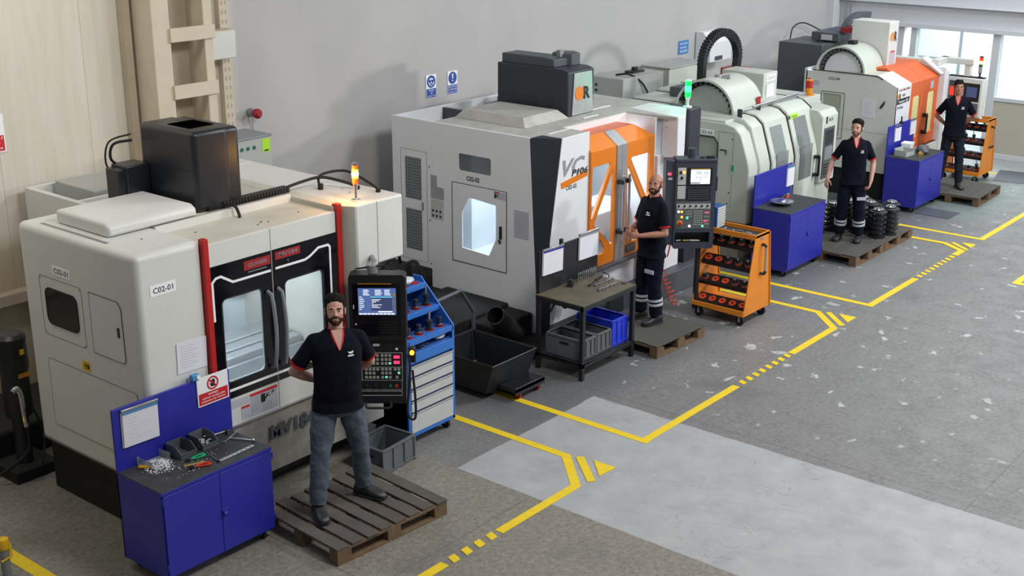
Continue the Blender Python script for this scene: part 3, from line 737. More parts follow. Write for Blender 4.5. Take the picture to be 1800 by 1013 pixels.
for k in range(5): s.seg(fb, (6.255, .92), (6.255+.03*math.cos(k*.9), .92+.03*math.sin(k*1.1)), .008, .002, .003); s.seg(fb, (6.32, .94), (6.32+.02*math.cos(k), .94+.02*math.sin(k)), .005, .002, .003)
s.obj('pictogram', 'print_black', d)
s = M()
for k in range(9): s.bx(fb, 6.09, 6.17, .95-k*.015, .953-k*.015, .002, .003); s.bx(fb, 6.2, 6.3, .87-k*.009, .872-k*.009, .002, .003)
s.obj('print', 'print_grey', d)
s = M().ext([(5.6, 7.75, .2), (5.6, 7.735, .765), (5.6, 7.9, .765), (5.6, 7.9, .2)], (1.6, 0, 0)); s.obj('lower_band', 'grimy_band', t, .004)
fb = FF(7.728)
M().text(fb, 'MV184', 6.28, .5, .14, .5, .006, bold=.03).obj('model_lettering', 'dark_grey_box', t)
M().box(5.6, 7.16, 7.705, 7.76, .762, .775).obj('sill', 'aluminium', t)
paper('paper_sheet', 'white sheet in a plastic sleeve on the cream machine beside the red strip', FF(7.728), 5.41, 5.69, 1.37, 1.62, lines=9, skew=-.03)
stack_lamp('lit amber signal lamp on a chrome pole on the nearest machine roof', (7.35, 7.72, 2.372), [('lamp_shell', .05, None), ('lamp_amber', .075, 'lamp_amber_core'), ('lamp_shell', .04, None)], .15, .027, 'chrome')
point('amber_glow', (7.26, 7.72, 2.61), 5, (1, .5, .12))

def control_panel(name, label, o, r, w, z0, z1, depth=.14):
    """pendant control panel; returns the thing and its front frame (a = distance along the width)"""
    R = Vector(r).normalized(); f = Fr((o[0], o[1], 0), r)
    c = f.p(w/2, z0, -depth/2); t = thing(name, label, 'control panel', c, world=True)
    return t, f
t, f = control_panel('control_panel', 'black pendant control panel with a lit blue screen beside the nearest man', (7.02, 7.5), (.3, -.36, 0), .475, .64, 1.83)
M().pl(f, rr(-.005, .48, 1.24, 1.83, .035), -.14, 0).obj('display_housing', 'black_plastic', t, .01)
M().pl(f, [(.0, .64), (.462, .64), (.475, 1.25), (0, 1.25)], -.13, -.025).obj('keyboard_housing', 'black_plastic', t, .01)
M().bx(f, .028, .435, 1.285, 1.755, 0, .004).obj('bezel', 'black_gloss', t, .002)
sc = M().bx(f, .076, .397, 1.475, 1.714, .004, .006).obj('screen', 'screen_blue', t)
s = M(); random.seed(3)
for r_ in range(5):
    for a in (.12, .22, .3): s.bx(f, a, a+.04+.02*random.random(), 1.697-r_*.011, 1.70-r_*.011, .006, .007)
for r_ in range(7): s.bx(f, .085, .085+.03*random.random()+.02, 1.633-r_*.018, 1.637-r_*.018, .006, .007)
for r_ in range(7): s.bx(f, .19, .2+.09*random.random(), 1.613-r_*.012, 1.616-r_*.012, .006, .007)
s.bx(f, .245, .365, 1.5, 1.508, .006, .007)
for k in range(9): s.bx(f, .083+k*.034, .11+k*.034, 1.48, 1.49, .006, .007)
s.obj('screen_text', 'screen_text', sc)
M().bx(f, .18, .365, 1.633, 1.638, .006, .007).obj('highlight', 'screen_cyan', sc); M().bx(f, .185, .365, 1.515, 1.63, .006, .0065).obj('window_pane', 'screen_dark', sc)
M().bx(f, .372, .395, 1.645, 1.665, .006, .007).obj('soft_key', 'yellow_sticker', sc)
M().bx(f, .075, .361, 1.75, 1.756, .004, .006).obj('orange_stripe', 'lamp_orange_off', t)
s = M()
for k in range(6): s.bx(f, .373, .394, 1.51+k*.022, 1.526+k*.022, .006, .007)
s.obj('soft_key', 'button_grey', sc)
s = M()
for r_ in range(5):
    for k in range(12): s.bx(f, .25+k*.0135, .258+k*.0135, 1.31+r_*.024, 1.322+r_*.024, .004, .005)
for k in range(9): s.bx(f, .09+k*.014, .098+k*.014, 1.40, 1.408, .004, .005)
s.obj('membrane_keys', 'black_metal', t)
M().bx(f, .033, .04, 1.53, 1.565, .004, .008).bx(f, .045, .056, 1.385, 1.397, .004, .008).obj('port_cover', 'sign_white', t)
fk = Fr(f.p(0, 0, -.025), f.r)
M().pl(fk, rr(.185, .245, 1.18, 1.202, .01), 0, .004).obj('badge', 'drawer_grey', t)
M().bx(fk, .38, .4, 1.145, 1.162, 0, .004).obj('small_badge', 'sign_white', t)
M().ring(fk, rr(.085, .434, .863, 1.118), .004).seg(fk, (.085, .985), (.434, .985), .003).ring(fk, rr(.05, .43, .775, .863), .003).ring(fk, rr(.05, .428, .72, .761), .004).obj('panel_line', 'drawer_grey', t)
s = M()
for r_, z in enumerate((1.094, 1.057, 1.02, .966, .93, .891)):
    for a in (.11, .143, .176, .209, .25, .283, .316): 
        if r_ == 4 and a == .209: continue
        s.bx(fk, a, a+.024, z-.012, z+.012, 0, .008)
for a, z in ((.36, .966), (.392, .966), (.392, .93), (.375, .891)): s.bx(fk, a, a+.024, z-.012, z+.012, 0, .008)
kb = s.obj('keys', 'button_grey', t, .002)
s = M()
for a, z in ((.11, 1.094), (.316, 1.02), (.283, .891), (.392, .93)): s.bx(fk, a+.003, a+.021, z, z+.011, .008, .009)
s.obj('lit_key', 'led_green', kb)
M().bx(fk, .362, .412, 1.068, 1.092, 0, .006).bx(fk, .362, .412, 1.018, 1.042, 0, .006).obj('red_readout', 'led_red', t)
for a in (.057, .123, .197, .26): M().lathe([(.017, 0), (.015, .012), (.007, .014), (.007, .03)], fk.p(a, .811), 14, fk).obj('knob', 'black_metal', t)
M().lathe([(.014, 0), (.012, .014)], fk.p(.327, .811), 14, fk).obj('start_button', 'lamp_green_off', t); M().lathe([(.014, 0), (.012, .014)], fk.p(.38, .811), 14, fk).obj('stop_button', 'tool_red', t)
M().lathe([(.03, 0), (.03, .006)], fk.p(.05, 1.07), 18, fk).obj('yellow_collar', 'yellow_sticker', t); M().lathe([(.022, .006), (.024, .03), (.018, .036)], fk.p(.05, 1.07), 18, fk).obj('emergency_stop', 'tool_red', t)
M().lathe([(.017, 0), (.015, .01)], fk.p(.054, 1.006), 14, fk).obj('lit_button', 'led_white', t)
M().tube([f.p(.11, .65, -.03), f.p(.11, .625, .01), f.p(.13, .62, .02), f.p(.31, .62, .02), f.p(.33, .625, .01), f.p(.33, .65, -.03)], .011).obj('grab_handle', 'black_metal', t)
M().cyl(f.p(.2, 1.8, -.07), f.p(.2, 1.9, -.07), .04).obj('swivel', 'grey_metal', t)
M().tube([f.p(.2, 1.88, -.07), f.p(.22, 1.9, -.12), (7.4, 7.6, 1.88), (7.42, 7.68, 1.82)], .025, 8).obj('hanging_arm', 'grey_metal', t)
M().tube([f.p(.05, 1.84, -.04), f.p(.06, 1.87, -.05), f.p(.3, 1.9, -.05), f.p(.34, 1.87, -.05)], .007).obj('cable', 'black_rubber', t)
s = M().tube(smoothpath([f.p(.49, 1.1, -.03), f.p(.5, 1.0, -.02), f.p(.49, .8, -.02), f.p(.47, .58, -.02), f.p(.5, .5, -.02), f.p(.54, .52, -.02), f.p(.54, .7, -.03), f.p(.52, .95, -.04)]), .011)
s.obj('pendant_cable', 'black_rubber', t)
M().bx(f, .485, .55, 1.02, 1.16, -.09, -.03).obj('hand_wheel', 'black_plastic', t, .01); M().lathe([(.02, 0), (.02, .02)], f.p(.52, 1.12, -.03), 12, f).obj('hand_wheel_button', 'led_orange', t)

# yellow and grey marker post, pump by the wall, chiller behind
t = thing('marker_post', 'yellow capped grey post at the lower left corner by the floor line', 'post', (4.1, 8.22, 0))
M().lathe([(.06, 0), (.06, .02), (.035, .03), (.035, .26)], n=16).obj('post', 'grey_metal', t)
M().lathe([(.045, .26), (.05, .3), (.04, .34), (.01, .35)], n=16).tube([(-.05, -.04, .18), (.03, -.05, .2), (.05, .0, .28)], .01).obj('cap', 'yellow_sticker', t)
t = thing('pump_motor', 'black upright pump motor behind the nearest machine at the left edge', 'pump', (5.17, 9.75, 0))
M().lathe([(.13, .98), (.13, 1.0), (.125, 1.22), (.13, 1.23), (.13, 1.27), (.1, 1.3), (.04, 1.31)], n=24).obj('fan_cover', 'black_plastic', t)
M().lathe([(.11, .55), (.12, .6), (.115, 1.0)], n=24).obj('motor_body', 'black_metal', t)
M().lathe([(.07, .1), (.07, .55)], n=16).obj('shaft_housing', 'black_metal', t)
M().box(-.2, .2, -.2, .2, 0, .1).obj('base', 'black_base', t)
M().bx(Fr((-.02, -.118, 0), (1, 0, 0)), -.01, .09, .92, .96, .0, .004).obj('maker_label', 'pump_orange', t)
M().bx(Fr((0, -.131, 0), (1, 0, 0)), 0, .04, 1.13, 1.18, 0, .003).obj('warning_sticker', 'yellow_sticker', t)
M().tube(smoothpath([(-.2, -.3, .9), (-.16, -.3, .92), (-.13, -.3, .86), (-.12, -.3, .7), (-.1, -.28, .55)]), .022).obj('fitting', 'chrome', t)
M().tube(smoothpath([(-.1, -.28, .55), (-.1, -.25, .3), (-.3, -.1, .1)]), .016).tube(smoothpath([(.08, -.1, .6), (.15, -.1, .3), (.02, -.2, .05)]), .01).obj('hose', 'black_rubber', t)
solo(M().prof([(10.02, 0), (10.9, 0), (10.9, .28), (10.5, .42), (10.02, .3)], 4.2, 6.1), 'coolant_tank', 'black_base', 'black coolant tank on the floor behind the nearest machine', 'tank', bevel=.03)
t = thing('electrical_cabinet', 'grey cabinet with green buttons and a yellow sticker behind the black spindle cover', 'electrical cabinet', (8.2, 10.4, 0), world=True)
M().box(7.92, 8.53, 10.2, 10.62, 0, 2.43).obj('body', 'grey_box', t, .008)
M().box(7.91, 8.54, 10.19, 10.63, 2.43, 2.45).obj('top', 'grey_metal', t, .004)
s = M()
for k in range(3): s.lathe([(.02, 0), (.018, .01)], FF(10.2).p(8.14+k*.08, 2.34), 12, FF(10.2))
split(s, 'green_button', 'lamp_green_off', t)
d = M().bx(FF(10.2), 8.41, 8.51, 2.27, 2.41, 0, .003).obj('sticker', 'lime_sticker', t); M().bx(FF(10.197), 8.43, 8.49, 2.28, 2.295, 0, .001).obj('print', 'print_black', d)

# ------------------------------------------------------------------ machine 2 (C02-02)
t = m2 = thing('machining_center', 'white machining centre with tall orange double doors and navy corner panel', 'cnc machine', (12, 9.3, 0), world=True)
f = FL(10.7)
wall = [(-9.96, .04), (-8.34, .04), (-8.34, .08), (-8.41, 1.14), (-8.48, 2.29), (-10.58, 2.29), (-10.58, .5), (-9.96, .5)]
dwin = [(-9.06, .84), (-8.955, 1.05), (-8.955, 1.45), (-9.36, 1.48), (-9.47, 1.28), (-9.47, .86)]
uwin = rr(-9.52, -9.03, 1.78, 1.98, .03)
M().pl(f, wall, -.04, 0, [rr(-9.62, -8.8, .68, 1.63), uwin]).obj('side_wall', 'white_paint', t, .004)
M().pl(f, rr(-9.56, -8.99, 1.745, 2.0, .03), 0, .003, [uwin]).obj('window_surround', 'white_paint', t)
M().pl(f, uwin, -.02, -.012).obj('upper_window', 'pane_dim_inside', t)
M().bx(f, -9.03, -9.0, 1.8, 1.96, -.05, -.03).obj('window_post', 'seam', t)
d = M().pl(f, rr(-9.615, -8.805, .685, 1.625), -.02, .006, [dwin]).obj('side_door', 'white_paint', t, .003)
M().ring(f, rr(-9.62, -8.8, .68, 1.63), .005, 0, .007).obj('door_gap', 'dark_seam', d)
M().pl(f, dwin, -.015, -.01).obj('glazing', 'pane_clear', d)
M().bx(f, -8.895, -8.865, 1.07, 1.22, .006, .02).cyl(f.p(-8.89, 1.02, .006), f.p(-8.89, 1.06, .03), .012).obj('lock', 'black_plastic', d)
d = M().bx(f, -8.98, -8.81, 1.53, 1.615, .006, .008).obj('warning_label', 'paper_grey', d)
d.parent = t
M().bx(f, -8.98, -8.9, 1.6, 1.615, .008, .009).obj('red_heading', 'red_print', d)
s = M().bx(f, -8.975, -8.95, 1.54, 1.59, .008, .009)
for k in range(4): s.seg(f, (-8.93, 1.565), (-8.93+.02*math.cos(k*1.2), 1.565+.03*math.sin(k*1.2)), .007, .008, .009)
s.obj('pictogram', 'print_black', d)
M().ring(f, rr(-10.44, -10.02, .56, 1.915), .004).obj('vent_door_gap', 'seam', t)
for z0, z1 in ((1.32, 1.83), (.69, 1.195)):
    g = M().bx(f, -10.37, -10.11, z0, z1, 0, .003).obj('vent_grille', 'grey_metal', t)
    s = M(); n = 0
    for j in range(14):
        for i in range(7):
            s.bx(f, -10.365+i*.0365+(.01 if j % 2 else 0), -10.345+i*.0365+(.01 if j % 2 else 0), z0+.008+j*.0355, z0+.03+j*.0355, .003, .004)
    s.obj('perforation', 'dark_grey_box', g)
M().bx(f, -10.1, -10.08, 1.2, 1.3, 0, .01).obj('vent_latch', 'grey_metal', t)
d = M().pl(f, [(-9.96, 1.38), (-9.75, 1.38), (-9.75, 1.52), (-9.86, 1.53), (-9.86, 1.66), (-9.96, 1.66)], 0, .002).obj('nameplate', 'aluminium', t)
d = M().bx(f, -9.96, -9.76, 1.13, 1.37, 0, .002).obj('data_sticker', 'drawer_grey', t)
s = M()
for k in range(6): s.lathe([(.018, 0), (.018, .001)], f.p(-9.93+(k % 3)*.06, 1.17+(k//3)*.06, .002), 8, f)
s.obj('pictogram', 'dark_steel', d)
screws(f, [(-9.98, 1.75), (-9.98, 1.1), (-9.97, .56), (-9.6, .3), (-8.7, .25), (-8.7, .12), (-8.85, .22)], .009).obj('wall_screw', 'print_black', t)
M().text(f, 'C02-02', -9.4, 1.675, .055, .2, .002, bold=.03).obj('number_lettering', 'print_black', t)
paper('paper_sheet', 'faded printed sheet taped to the white side wall left of the navy corner', FL(10.7), -8.69, -8.48, 1.13, 1.45, lines=14, m='paper_grey')
# navy corner post and white front panel
s = M()
A = [(10.7, 8.48, 2.29), (10.7, 8.41, 1.14), (10.7, 8.34, .1)]; B = [(10.92, 8.2, 2.29), (10.72, 8.2, 1.14), (10.74, 8.2, .1)]; Cc = [(10.92, 8.48, 2.29), (10.9, 8.41, 1.14), (10.9, 8.34, .1)]
s.add(A+B+Cc, [(0, 1, 4, 3), (1, 2, 5, 4), (3, 4, 7, 6), (4, 5, 8, 7), (6, 7, 1, 0), (7, 8, 2, 1), (0, 3, 6), (2, 8, 5)]); s.obj('corner_post', 'navy_panel', t, .006)
f = FF(8.2)
M().pl(f, [(10.925, 2.288), (10.725, 1.14), (10.74, .66), (11.43, .66), (11.43, 2.288)], -.018, 0).obj('front_panel', 'white_paint', t, .004)
s = M().text(f, 'VC', 10.93, 1.85, .19, .42, .003, shear=.3, bold=.03); s.obj('model_lettering', 'print_grey', t)
s = M().text(f, 'P106', 11.1, 1.83, .075, .3, .005, shear=.2, bold=.02); s.obj('model_number', 'print_black', t)
M().pl(f, [(10.92, 1.72), (11.4, 1.79), (11.4, 1.855), (10.9, 1.79)], 0, .003).obj('orange_bar', 'orange_paint', t)
M().text(f, 'C02-02', 11.0, 1.69, .05, .2, .003, bold=.01).obj('number_lettering', 'print_black', t)
# lower front
M().box(10.76, 13.25, 8.21, 8.4, .16, .655).obj('lower_panel', 'white_paint', t, .006)
M().box(10.76, 13.3, 8.1, 8.25, .63, .665).obj('door_sill', 'dark_grey_box', t, .006)
M().box(10.75, 13.3, 8.22, 10.5, 0, .17).box(11.9, 13.55, 7.98, 8.22, 0, .3).obj('base', 'dark_grey_box', t, .01)
M().box(12.5, 13.3, 8.12, 8.22, .3, .64).obj('lower_cabinet', 'white_paint', t, .01)
M().box(12.74, 13.3, 8.12, 8.5, .62, 1.8).obj('right_front_wall', 'white_paint', t, .006)
# doors: vertical face with a slanted visor
yv, yt, zv, zt = 8.17, 8.34, 2.05, 2.195
f = FF(yv)
wl = [[(11.45, 1.26), (11.49, 1.29), (11.83, 1.84), (11.81, 1.88), (11.45, 1.875)], [(11.50, 1.19), (11.86, 1.775), (11.885, 1.765), (11.885, .9), (11.85, .88)], [(11.5, 1.0), (11.66, .98), (11.74, .87), (11.72, .8), (11.5, .8)]]
wr = [[(12.23, 1.84), (12.25, 1.865), (12.62, 1.865), (12.64, 1.84), (12.64, 1.36), (12.59, 1.3)], [(12.165, 1.76), (12.2, 1.77), (12.575, 1.2), (12.575, 1.13), (12.22, .9), (12.17, .9)], [(12.28, .86), (12.6, 1.06), (12.64, 1.04), (12.64, .82), (12.3, .82)]]
def orange_door(x0, x1, wins, chamfer):
    d = M().pl(f, [(x0, .66), (x1, .66), (x1, zv), (x0, zv)], -.035, 0, wins).obj('door', 'orange_paint', t, .002)
    if chamfer: P = [(x0, yv, zv), (x1, yv, zv), (x1-.22, yt, zt), (x0, yt, zt)]
    else: P = [(x0, yv, zv), (x1, yv, zv), (x1, yt, zt), (x0, yt, zt)]
    s = M().ext(P, Vector((0, .03, -.005))); s.obj('visor', 'orange_paint', d)
    s = M()
    for w in wins: s.pl(f, w, -.02, -.015)
    s.obj('glazing', 'pane_clear', d)
    s = M()
    for w in wins: s.ring(f, w, .006, 0, .003)
    s.obj('window_trim', 'orange_paint', d)
    return d
orange_door(11.43, 11.93, wl, False); orange_door(12.13, 12.73, wr, True)
s = M().ext([(12.73, yv, zv), (12.51, yt, zt), (12.73, yt+.05, zv)], (0, .004, 0)); s.ext([(11.43, yt, zt), (12.51, yt, zt), (12.51, 8.62, zt), (11.43, 8.62, zt)], (0, 0, -.008)); s.obj('visor_top', 'coral_orange', t)
M().box(11.43, 12.74, 8.585, 8.6, 2.15, 2.27).obj('fascia', 'white_paint', t, .003)
for x0, x1 in ((11.93, 12.025), (12.035, 12.13)):
    d = M().box(x0, x1, yv-.012, yv+.03, .66, zv).ext([(x0, yv-.012, zv), (x1, yv-.012, zv), (x1-.03, yt-.01, zt+.002), (x0-.03, yt-.01, zt+.002)], (0, .02, 0)).obj('door_stile', 'aluminium', t, .002)
for x in (11.965, 12.08):
    M().cyl((x, 8.08, .9), (x, 8.08, 1.7), .016).obj('door_handle', 'chrome', t)
    M().box(x-.03, x+.03, 8.07, 8.16, 1.6, 1.65).box(x-.03, x+.03, 8.07, 8.16, 1.0, 1.05).obj('handle_bracket', 'black_plastic', t, .005)
d = M().bx(FF(yv), 12.16, 12.38, .70, .80, 0, .003).obj('maker_plate', 'dark_grey_box', t); M().text(FF(yv), 'VT', 12.2, .72, .06, .14, .004, bold=.02).obj('lettering', 'grey_metal', d)
# roof, opening behind, hatch
roof = [(10.705, 8.48), (10.925, 8.222), (11.42, 8.222), (11.43, 8.6), (12.74, 8.6), (12.76, 8.2), (12.8, 7.92), (12.93, 7.9), (13.42, 8.17), (13.52, 9.95), (10.74, 9.95)]
M().pl(FT(2.25), roof, 0, .034).obj('roof', 'dusty_roof', t)
M().box(10.74, 13.5, 10.53, 10.58, .5, 2.29).box(10.74, 11.5, 9.93, 9.95, 1.9, 2.27).box(13.46, 13.5, 9.95, 10.53, .5, 2.28).obj('rear_rim', 'white_paint', t, .004)
M().box(10.74, 13.46, 9.97, 10.53, .5, 2.1).obj('rear_tray', 'dusty_roof', t)
M().box(11.55, 11.6, 9.95, 10.53, 2.1, 2.27).obj('rear_cover', 'dark_steel', t); M().box(12.45, 13.1, 10.0, 10.4, 2.1, 2.3).obj('rear_cover', 'dark_steel', t)
s = M(); b = [(11.1, 8.86), (11.93, 8.86), (11.93, 9.93), (11.1, 9.93)]; u = [(11.19, 8.97), (11.84, 8.97), (11.84, 9.85), (11.19, 9.85)]
s.add([(x, y, 2.285) for x, y in b]+[(x, y, 2.385) for x, y in u], [(0, 1, 5, 4), (1, 2, 6, 5), (2, 3, 7, 6), (3, 0, 4, 7), (4, 5, 6, 7), (3, 2, 1, 0)]); s.obj('roof_hatch', 'dusty_roof', t, .006)
M().bx(FT(2.287), 12.0, 12.3, 8.7, 8.72, 0, .01).bx(FT(2.287), 12.2, 12.9, 8.95, 8.97, 0, .01).bx(FT(2.287), 11.0, 11.4, 8.45, 8.46, 0, .01).obj('roof_rail', 'white_paint', t)
# spindle tower
M().prof([(8.9, 2.28), (8.9, 2.81), (9.0, 2.84), (9.98, 2.84), (9.98, 2.28)], 11.95, 12.47).obj('spindle_tower', 'navy_panel', t, .012)
f = FF(8.9)
d = M().pl(f, [(12.02, 2.29), (12.45, 2.29), (12.41, 2.79), (12.06, 2.79)], 0, .012).obj('tower_plate', 'aluminium', t, .008)
M().lathe([(.085, .012), (.085, .016)], f.p(12.16, 2.545, 0), 28, f).obj('orange_disc', 'orange_paint', d)
s = M().text(f, 'R', 12.24, 2.47, .15, .13, .018, bold=.03); s.obj('lettering', 'print_black', d)
M().prof([(9.15, 2.84), (9.15, 2.93), (9.3, 2.95), (9.95, 2.95), (9.95, 2.84)], 12.0, 12.3).obj('motor_cover', 'dark_grey_box', t, .01)
M().lathe([(.17, 2.84), (.17, 2.97), (.15, 2.98)], (12.37, 9.25, 0), 6).obj('motor_cap', 'dark_grey_box', t, .004)
M().box(12.18, 12.26, 9.2, 9.26, 2.94, 3.02).obj('connector', 'grey_metal', t, .004)
# control housing and lamp post
M().ext([(12.8, 7.9, 1.76), (12.93, 7.88, 1.76), (13.4, 8.16, 1.76), (13.4, 8.7, 1.76), (12.94, 8.7, 1.76)], (0, 0, .53)).obj('control_housing', 'white_paint', t, .012)
screws(Fr((12.8, 7.9, 0), (12.8-12.94, 7.9-8.7, 0)), [(-.18, 2.22), (-.18, 2.14), (-.7, 2.22), (-.7, 2.14)], .008).obj('housing_screw', 'grey_metal', t)
M().bx(Fr((12.8, 7.9, 0), (12.8-12.94, 7.9-8.7, 0)), -.252, -.248, 1.77, 2.28, 0, .002).obj('housing_seam', 'seam', t)
M().box(12.73, 12.76, 8.17, 8.7, .66, 2.26).obj('door_jamb', 'white_paint', t, .004)
M().box(13.4, 13.66, 8.1, 8.5, .3, 2.27).obj('lamp_post', 'navy_panel', t, .01)
M().box(13.42, 13.52, 8.5, 10.5, .17, 2.25).obj('right_wall', 'white_paint', t, .006)
# interior
s = M(); s.box(10.75, 13.3, 9.75, 9.8, .66, 2.24); s.box(13.3, 13.35, 8.2, 9.8, .66, 2.24); s.box(10.75, 13.3, 8.22, 9.8, .6, .66); s.box(10.9, 10.94, 9.5, 9.8, .66, 2.24); s.obj('interior', 'interior_white', t)
M().box(11.9, 12.6, 9.0, 9.75, 1.3, 2.24).obj('inner_column', 'interior_grey', t, .02)
M().box(11.3, 12.9, 8.5, 9.1, .85, 1.15).box(11.5, 12.0, 8.45, 9.0, 1.15, 1.3).obj('worktable', 'interior_white', t, .02)
area('work_lamp', (11.3, 9.1, 2.15), (.6, .8), 40, (.96, .98, 1)); area('work_lamp', (12.2, 8.85, 2.12), (1.4, .3), 36, (.96, .98, 1))
stack_lamp('lit green signal lamp on a white pole on the navy post', (13.52, 8.22, 2.27), [('lamp_green', .2, 'lamp_green_core')], .13, .038, 'white_paint')
point('green_glow', (13.38, 8.3, 2.52), 2, (.1, 1, .5))
# coiled air hoses
def coil(c0, c1, r, turns, k=10, lead=()):
    c0, c1 = Vector(c0), Vector(c1); d = (c1-c0); u = d.orthogonal().normalized(); w = d.normalized().cross(u); n = int(turns*k)
    return [Vector(p) for p in lead] + [c0 + d*(i/n) + (u*math.cos(2*PI*i/k)+w*math.sin(2*PI*i/k))*r*(.75+.25*math.sin(i*.35)) for i in range(n+1)]
solo(M().tube(coil((12.4, 7.85, .62), (12.27, 7.5, .16), .055, 11, lead=[(12.62, 8.08, .95), (12.5, 8.05, .8)]), .006, 6), 'air_hose', 'hose_red', 'coiled orange-red air hose hanging beside the bald man onto his pallet', 'hose', smooth=60)
solo(M().tube(smoothpath([(12.95, 8.06, .5), (12.88, 8.0, .6), (12.9, 7.98, .72), (13.0, 8.0, .76), (13.08, 8.04, .7)]), .009, 6), 'short_hose', 'hose_red', 'short curved red hose on the lower cabinet beneath the second control panel', 'hose', smooth=60)
solo(M().tube(coil((11.66, 8.06, .5), (11.66, 8.06, .1), .05, 8, lead=[(11.6, 8.1, .62), (11.66, 8.04, .58)]), .007, 6), 'coiled_cable', 'black_rubber', 'coiled black cable hanging behind the blue crate', 'cable', smooth=60)
s = M().tube([(10.55+.0, 8.05, .42)]+smoothpath([(10.62, 8.06, .47), (10.74, 8.08, .5), (10.85, 8.1, .45)])+coil((10.85, 8.1, .42), (11.0, 8.1, .4), .05, 3), .012, 7)
solo(s, 'hose_loop', 'black_rubber', 'looped black hose on the white panel behind the table crates', 'hose', smooth=60)

# control panel 2
t, f = control_panel('control_panel', 'grey pendant control panel with a lit white screen beside the bald man', (12.37, 7.74), (.38, -.41, 0), .575, .8, 1.86)
M().pl(f, [(-.01, .83), (.105, .83), (.105, 1.855), (-.02, 1.855)], -.22, -.03).obj('side_wing', 'panel_grey', t, .01)
M().pl(f, rr(.095, .575, .79, 1.855, .02), -.2, 0, [rr(.115, .525, .86, .99)]).obj('housing', 'panel_grey', t, .008)
M().bx(f, .115, .525, .86, .99, -.19, -.14).obj('tray_back', 'black_plastic', t)
M().bx(f, .12, .52, .86, .868, -.14, -.01).obj('tray_floor', 'dark_steel', t)
M().pl(f, [(.095, 1.84), (.575, 1.84), (.575, 1.875), (.095, 1.875)], -.2, .01).obj('top_cap', 'panel_grey', t, .006)
M().bx(f, .45, .55, 1.875, 1.9, -.06, -.03).bx(f, .38, .43, 1.875, 1.89, -.06, -.04).obj('top_clip', 'black_plastic', t)
M().bx(f, .225, .525, 1.55, 1.775, 0, .005).obj('bezel', 'black_plastic', t, .002)
sc = M().bx(f, .27, .498, 1.58, 1.75, .005, .007).obj('screen', 'screen_white', t)
s = M(); random.seed(5)
for z in (1.73, 1.715, 1.70, 1.67, 1.655): s.bx(f, .33, .37+.04*random.random(), z, z+.006, .007, .008); s.bx(f, .42, .44+.05*random.random(), z, z+.006, .007, .008)
s.bx(f, .27, .385, 1.585, 1.6, .007, .008).bx(f, .34, .345, 1.61, 1.66, .007, .008).bx(f, .385, .39, 1.61, 1.66, .007, .008); s.obj('screen_text', 'print_grey', sc)
M().bx(f, .27, .498, 1.757, 1.763, .005, .007).obj('orange_stripe', 'yellow_sticker', t)
M().bx(f, .23, .515, 1.38, 1.53, 0, .004).obj('keyboard', 'black_plastic', t)
s = M()
for r_ in range(5):
    for k in range(10): s.bx(f, .245+k*.026, .262+k*.026, 1.395+r_*.026, 1.411+r_*.026, .004, .008)
s.obj('keyboard_key', 'dark_grey_box', t)
M().bx(f, .118, .215, 1.57, 1.775, 0, .006).obj('switch_plate', 'drawer_grey', t, .003); M().bx(f, .12, .215, 1.4, 1.555, 0, .006).obj('blank_plate', 'drawer_grey', t, .003)
M().lathe([(.018, .006), (.015, .02), (.008, .02), (.006, .04)], f.p(.15, 1.72), 12, f).obj('key_switch', 'black_metal', t); M().lathe([(.018, .006), (.015, .02), (.008, .02), (.006, .04)], f.p(.165, 1.655), 12, f).obj('selector', 'black_metal', t)
M().lathe([(.016, .006), (.014, .02)], f.p(.188, 1.72), 12, f).obj('amber_light', 'led_orange', t)
fw = Fr(f.p(0, 0, -.03), f.r)
M().bx(fw, .02, .045, 1.68, 1.71, 0, .012).obj('red_switch', 'led_red', t); M().bx(fw, .0, .018, 1.68, 1.71, 0, .012).obj('white_switch', 'drawer_grey', t)
M().pl(fw, rr(.01, .06, 1.625, 1.65, .01), 0, .008).obj('socket', 'drawer_grey', t)
M().bx(f, .113, .525, 1.035, 1.365, 0, .004).obj('operator_plate', 'crate_grey', t, .002)
M().bx(f, .12, .52, 1.28, 1.34, .004, .006).obj('upper_strip', 'drawer_grey', t)
for k in range(6): M().lathe([(.014, .006), (.012, .02), (.005, .022), (.005, .034)], f.p(.145+k*.068, 1.315), 10, f).obj('rotary_knob', 'black_metal', t)
s = M()
for r_ in range(3):
    for k in range(4): s.bx(f, .232+k*.019, .247+k*.019, 1.24-r_*.03, 1.256-r_*.03, .004, .01)
for r_ in range(7):
    for k in range(5): s.bx(f, .325+k*.022, .342+k*.022, 1.24-r_*.027, 1.256-r_*.027, .004, .01)
for r_ in range(4):
    for k in range(3): s.bx(f, .45+k*.022, .467+k*.022, 1.22-r_*.045, 1.236-r_*.045, .004, .01)
s.obj('key', 'button_grey', t)
for a, z, m in ((.182, 1.245, 'led_orange'), (.185, 1.18, 'led_orange'), (.25, 1.169, 'led_green'), (.436, 1.068, 'led_green'), (.145, 1.246, 'led_white'), (.28, 1.07, 'led_white')):
    M().lathe([(.014, .004), (.012, .014)], f.p(a, z), 12, f).obj('lit_button', m, t)
M().bx(f, .46, .5, 1.225, 1.24, .004, .008).bx(f, .445, .49, 1.122, 1.136, .004, .008).obj('red_readout', 'led_red', t)
M().lathe([(.033, .004), (.033, .008)], f.p(.164, 1.108), 18, f).obj('yellow_collar', 'yellow_sticker', t); M().lathe([(.02, .008), (.024, .03), (.016, .036)], f.p(.164, 1.108), 16, f).obj('emergency_stop', 'tool_red', t)
M().bx(f, .575, .6, 1.48, 1.66, -.1, -.03).obj('side_handle', 'black_plastic', t, .008)
M().cyl(f.p(.3, 1.87, -.12), f.p(.3, 1.98, -.12), .05).obj('swivel', 'panel_grey', t)
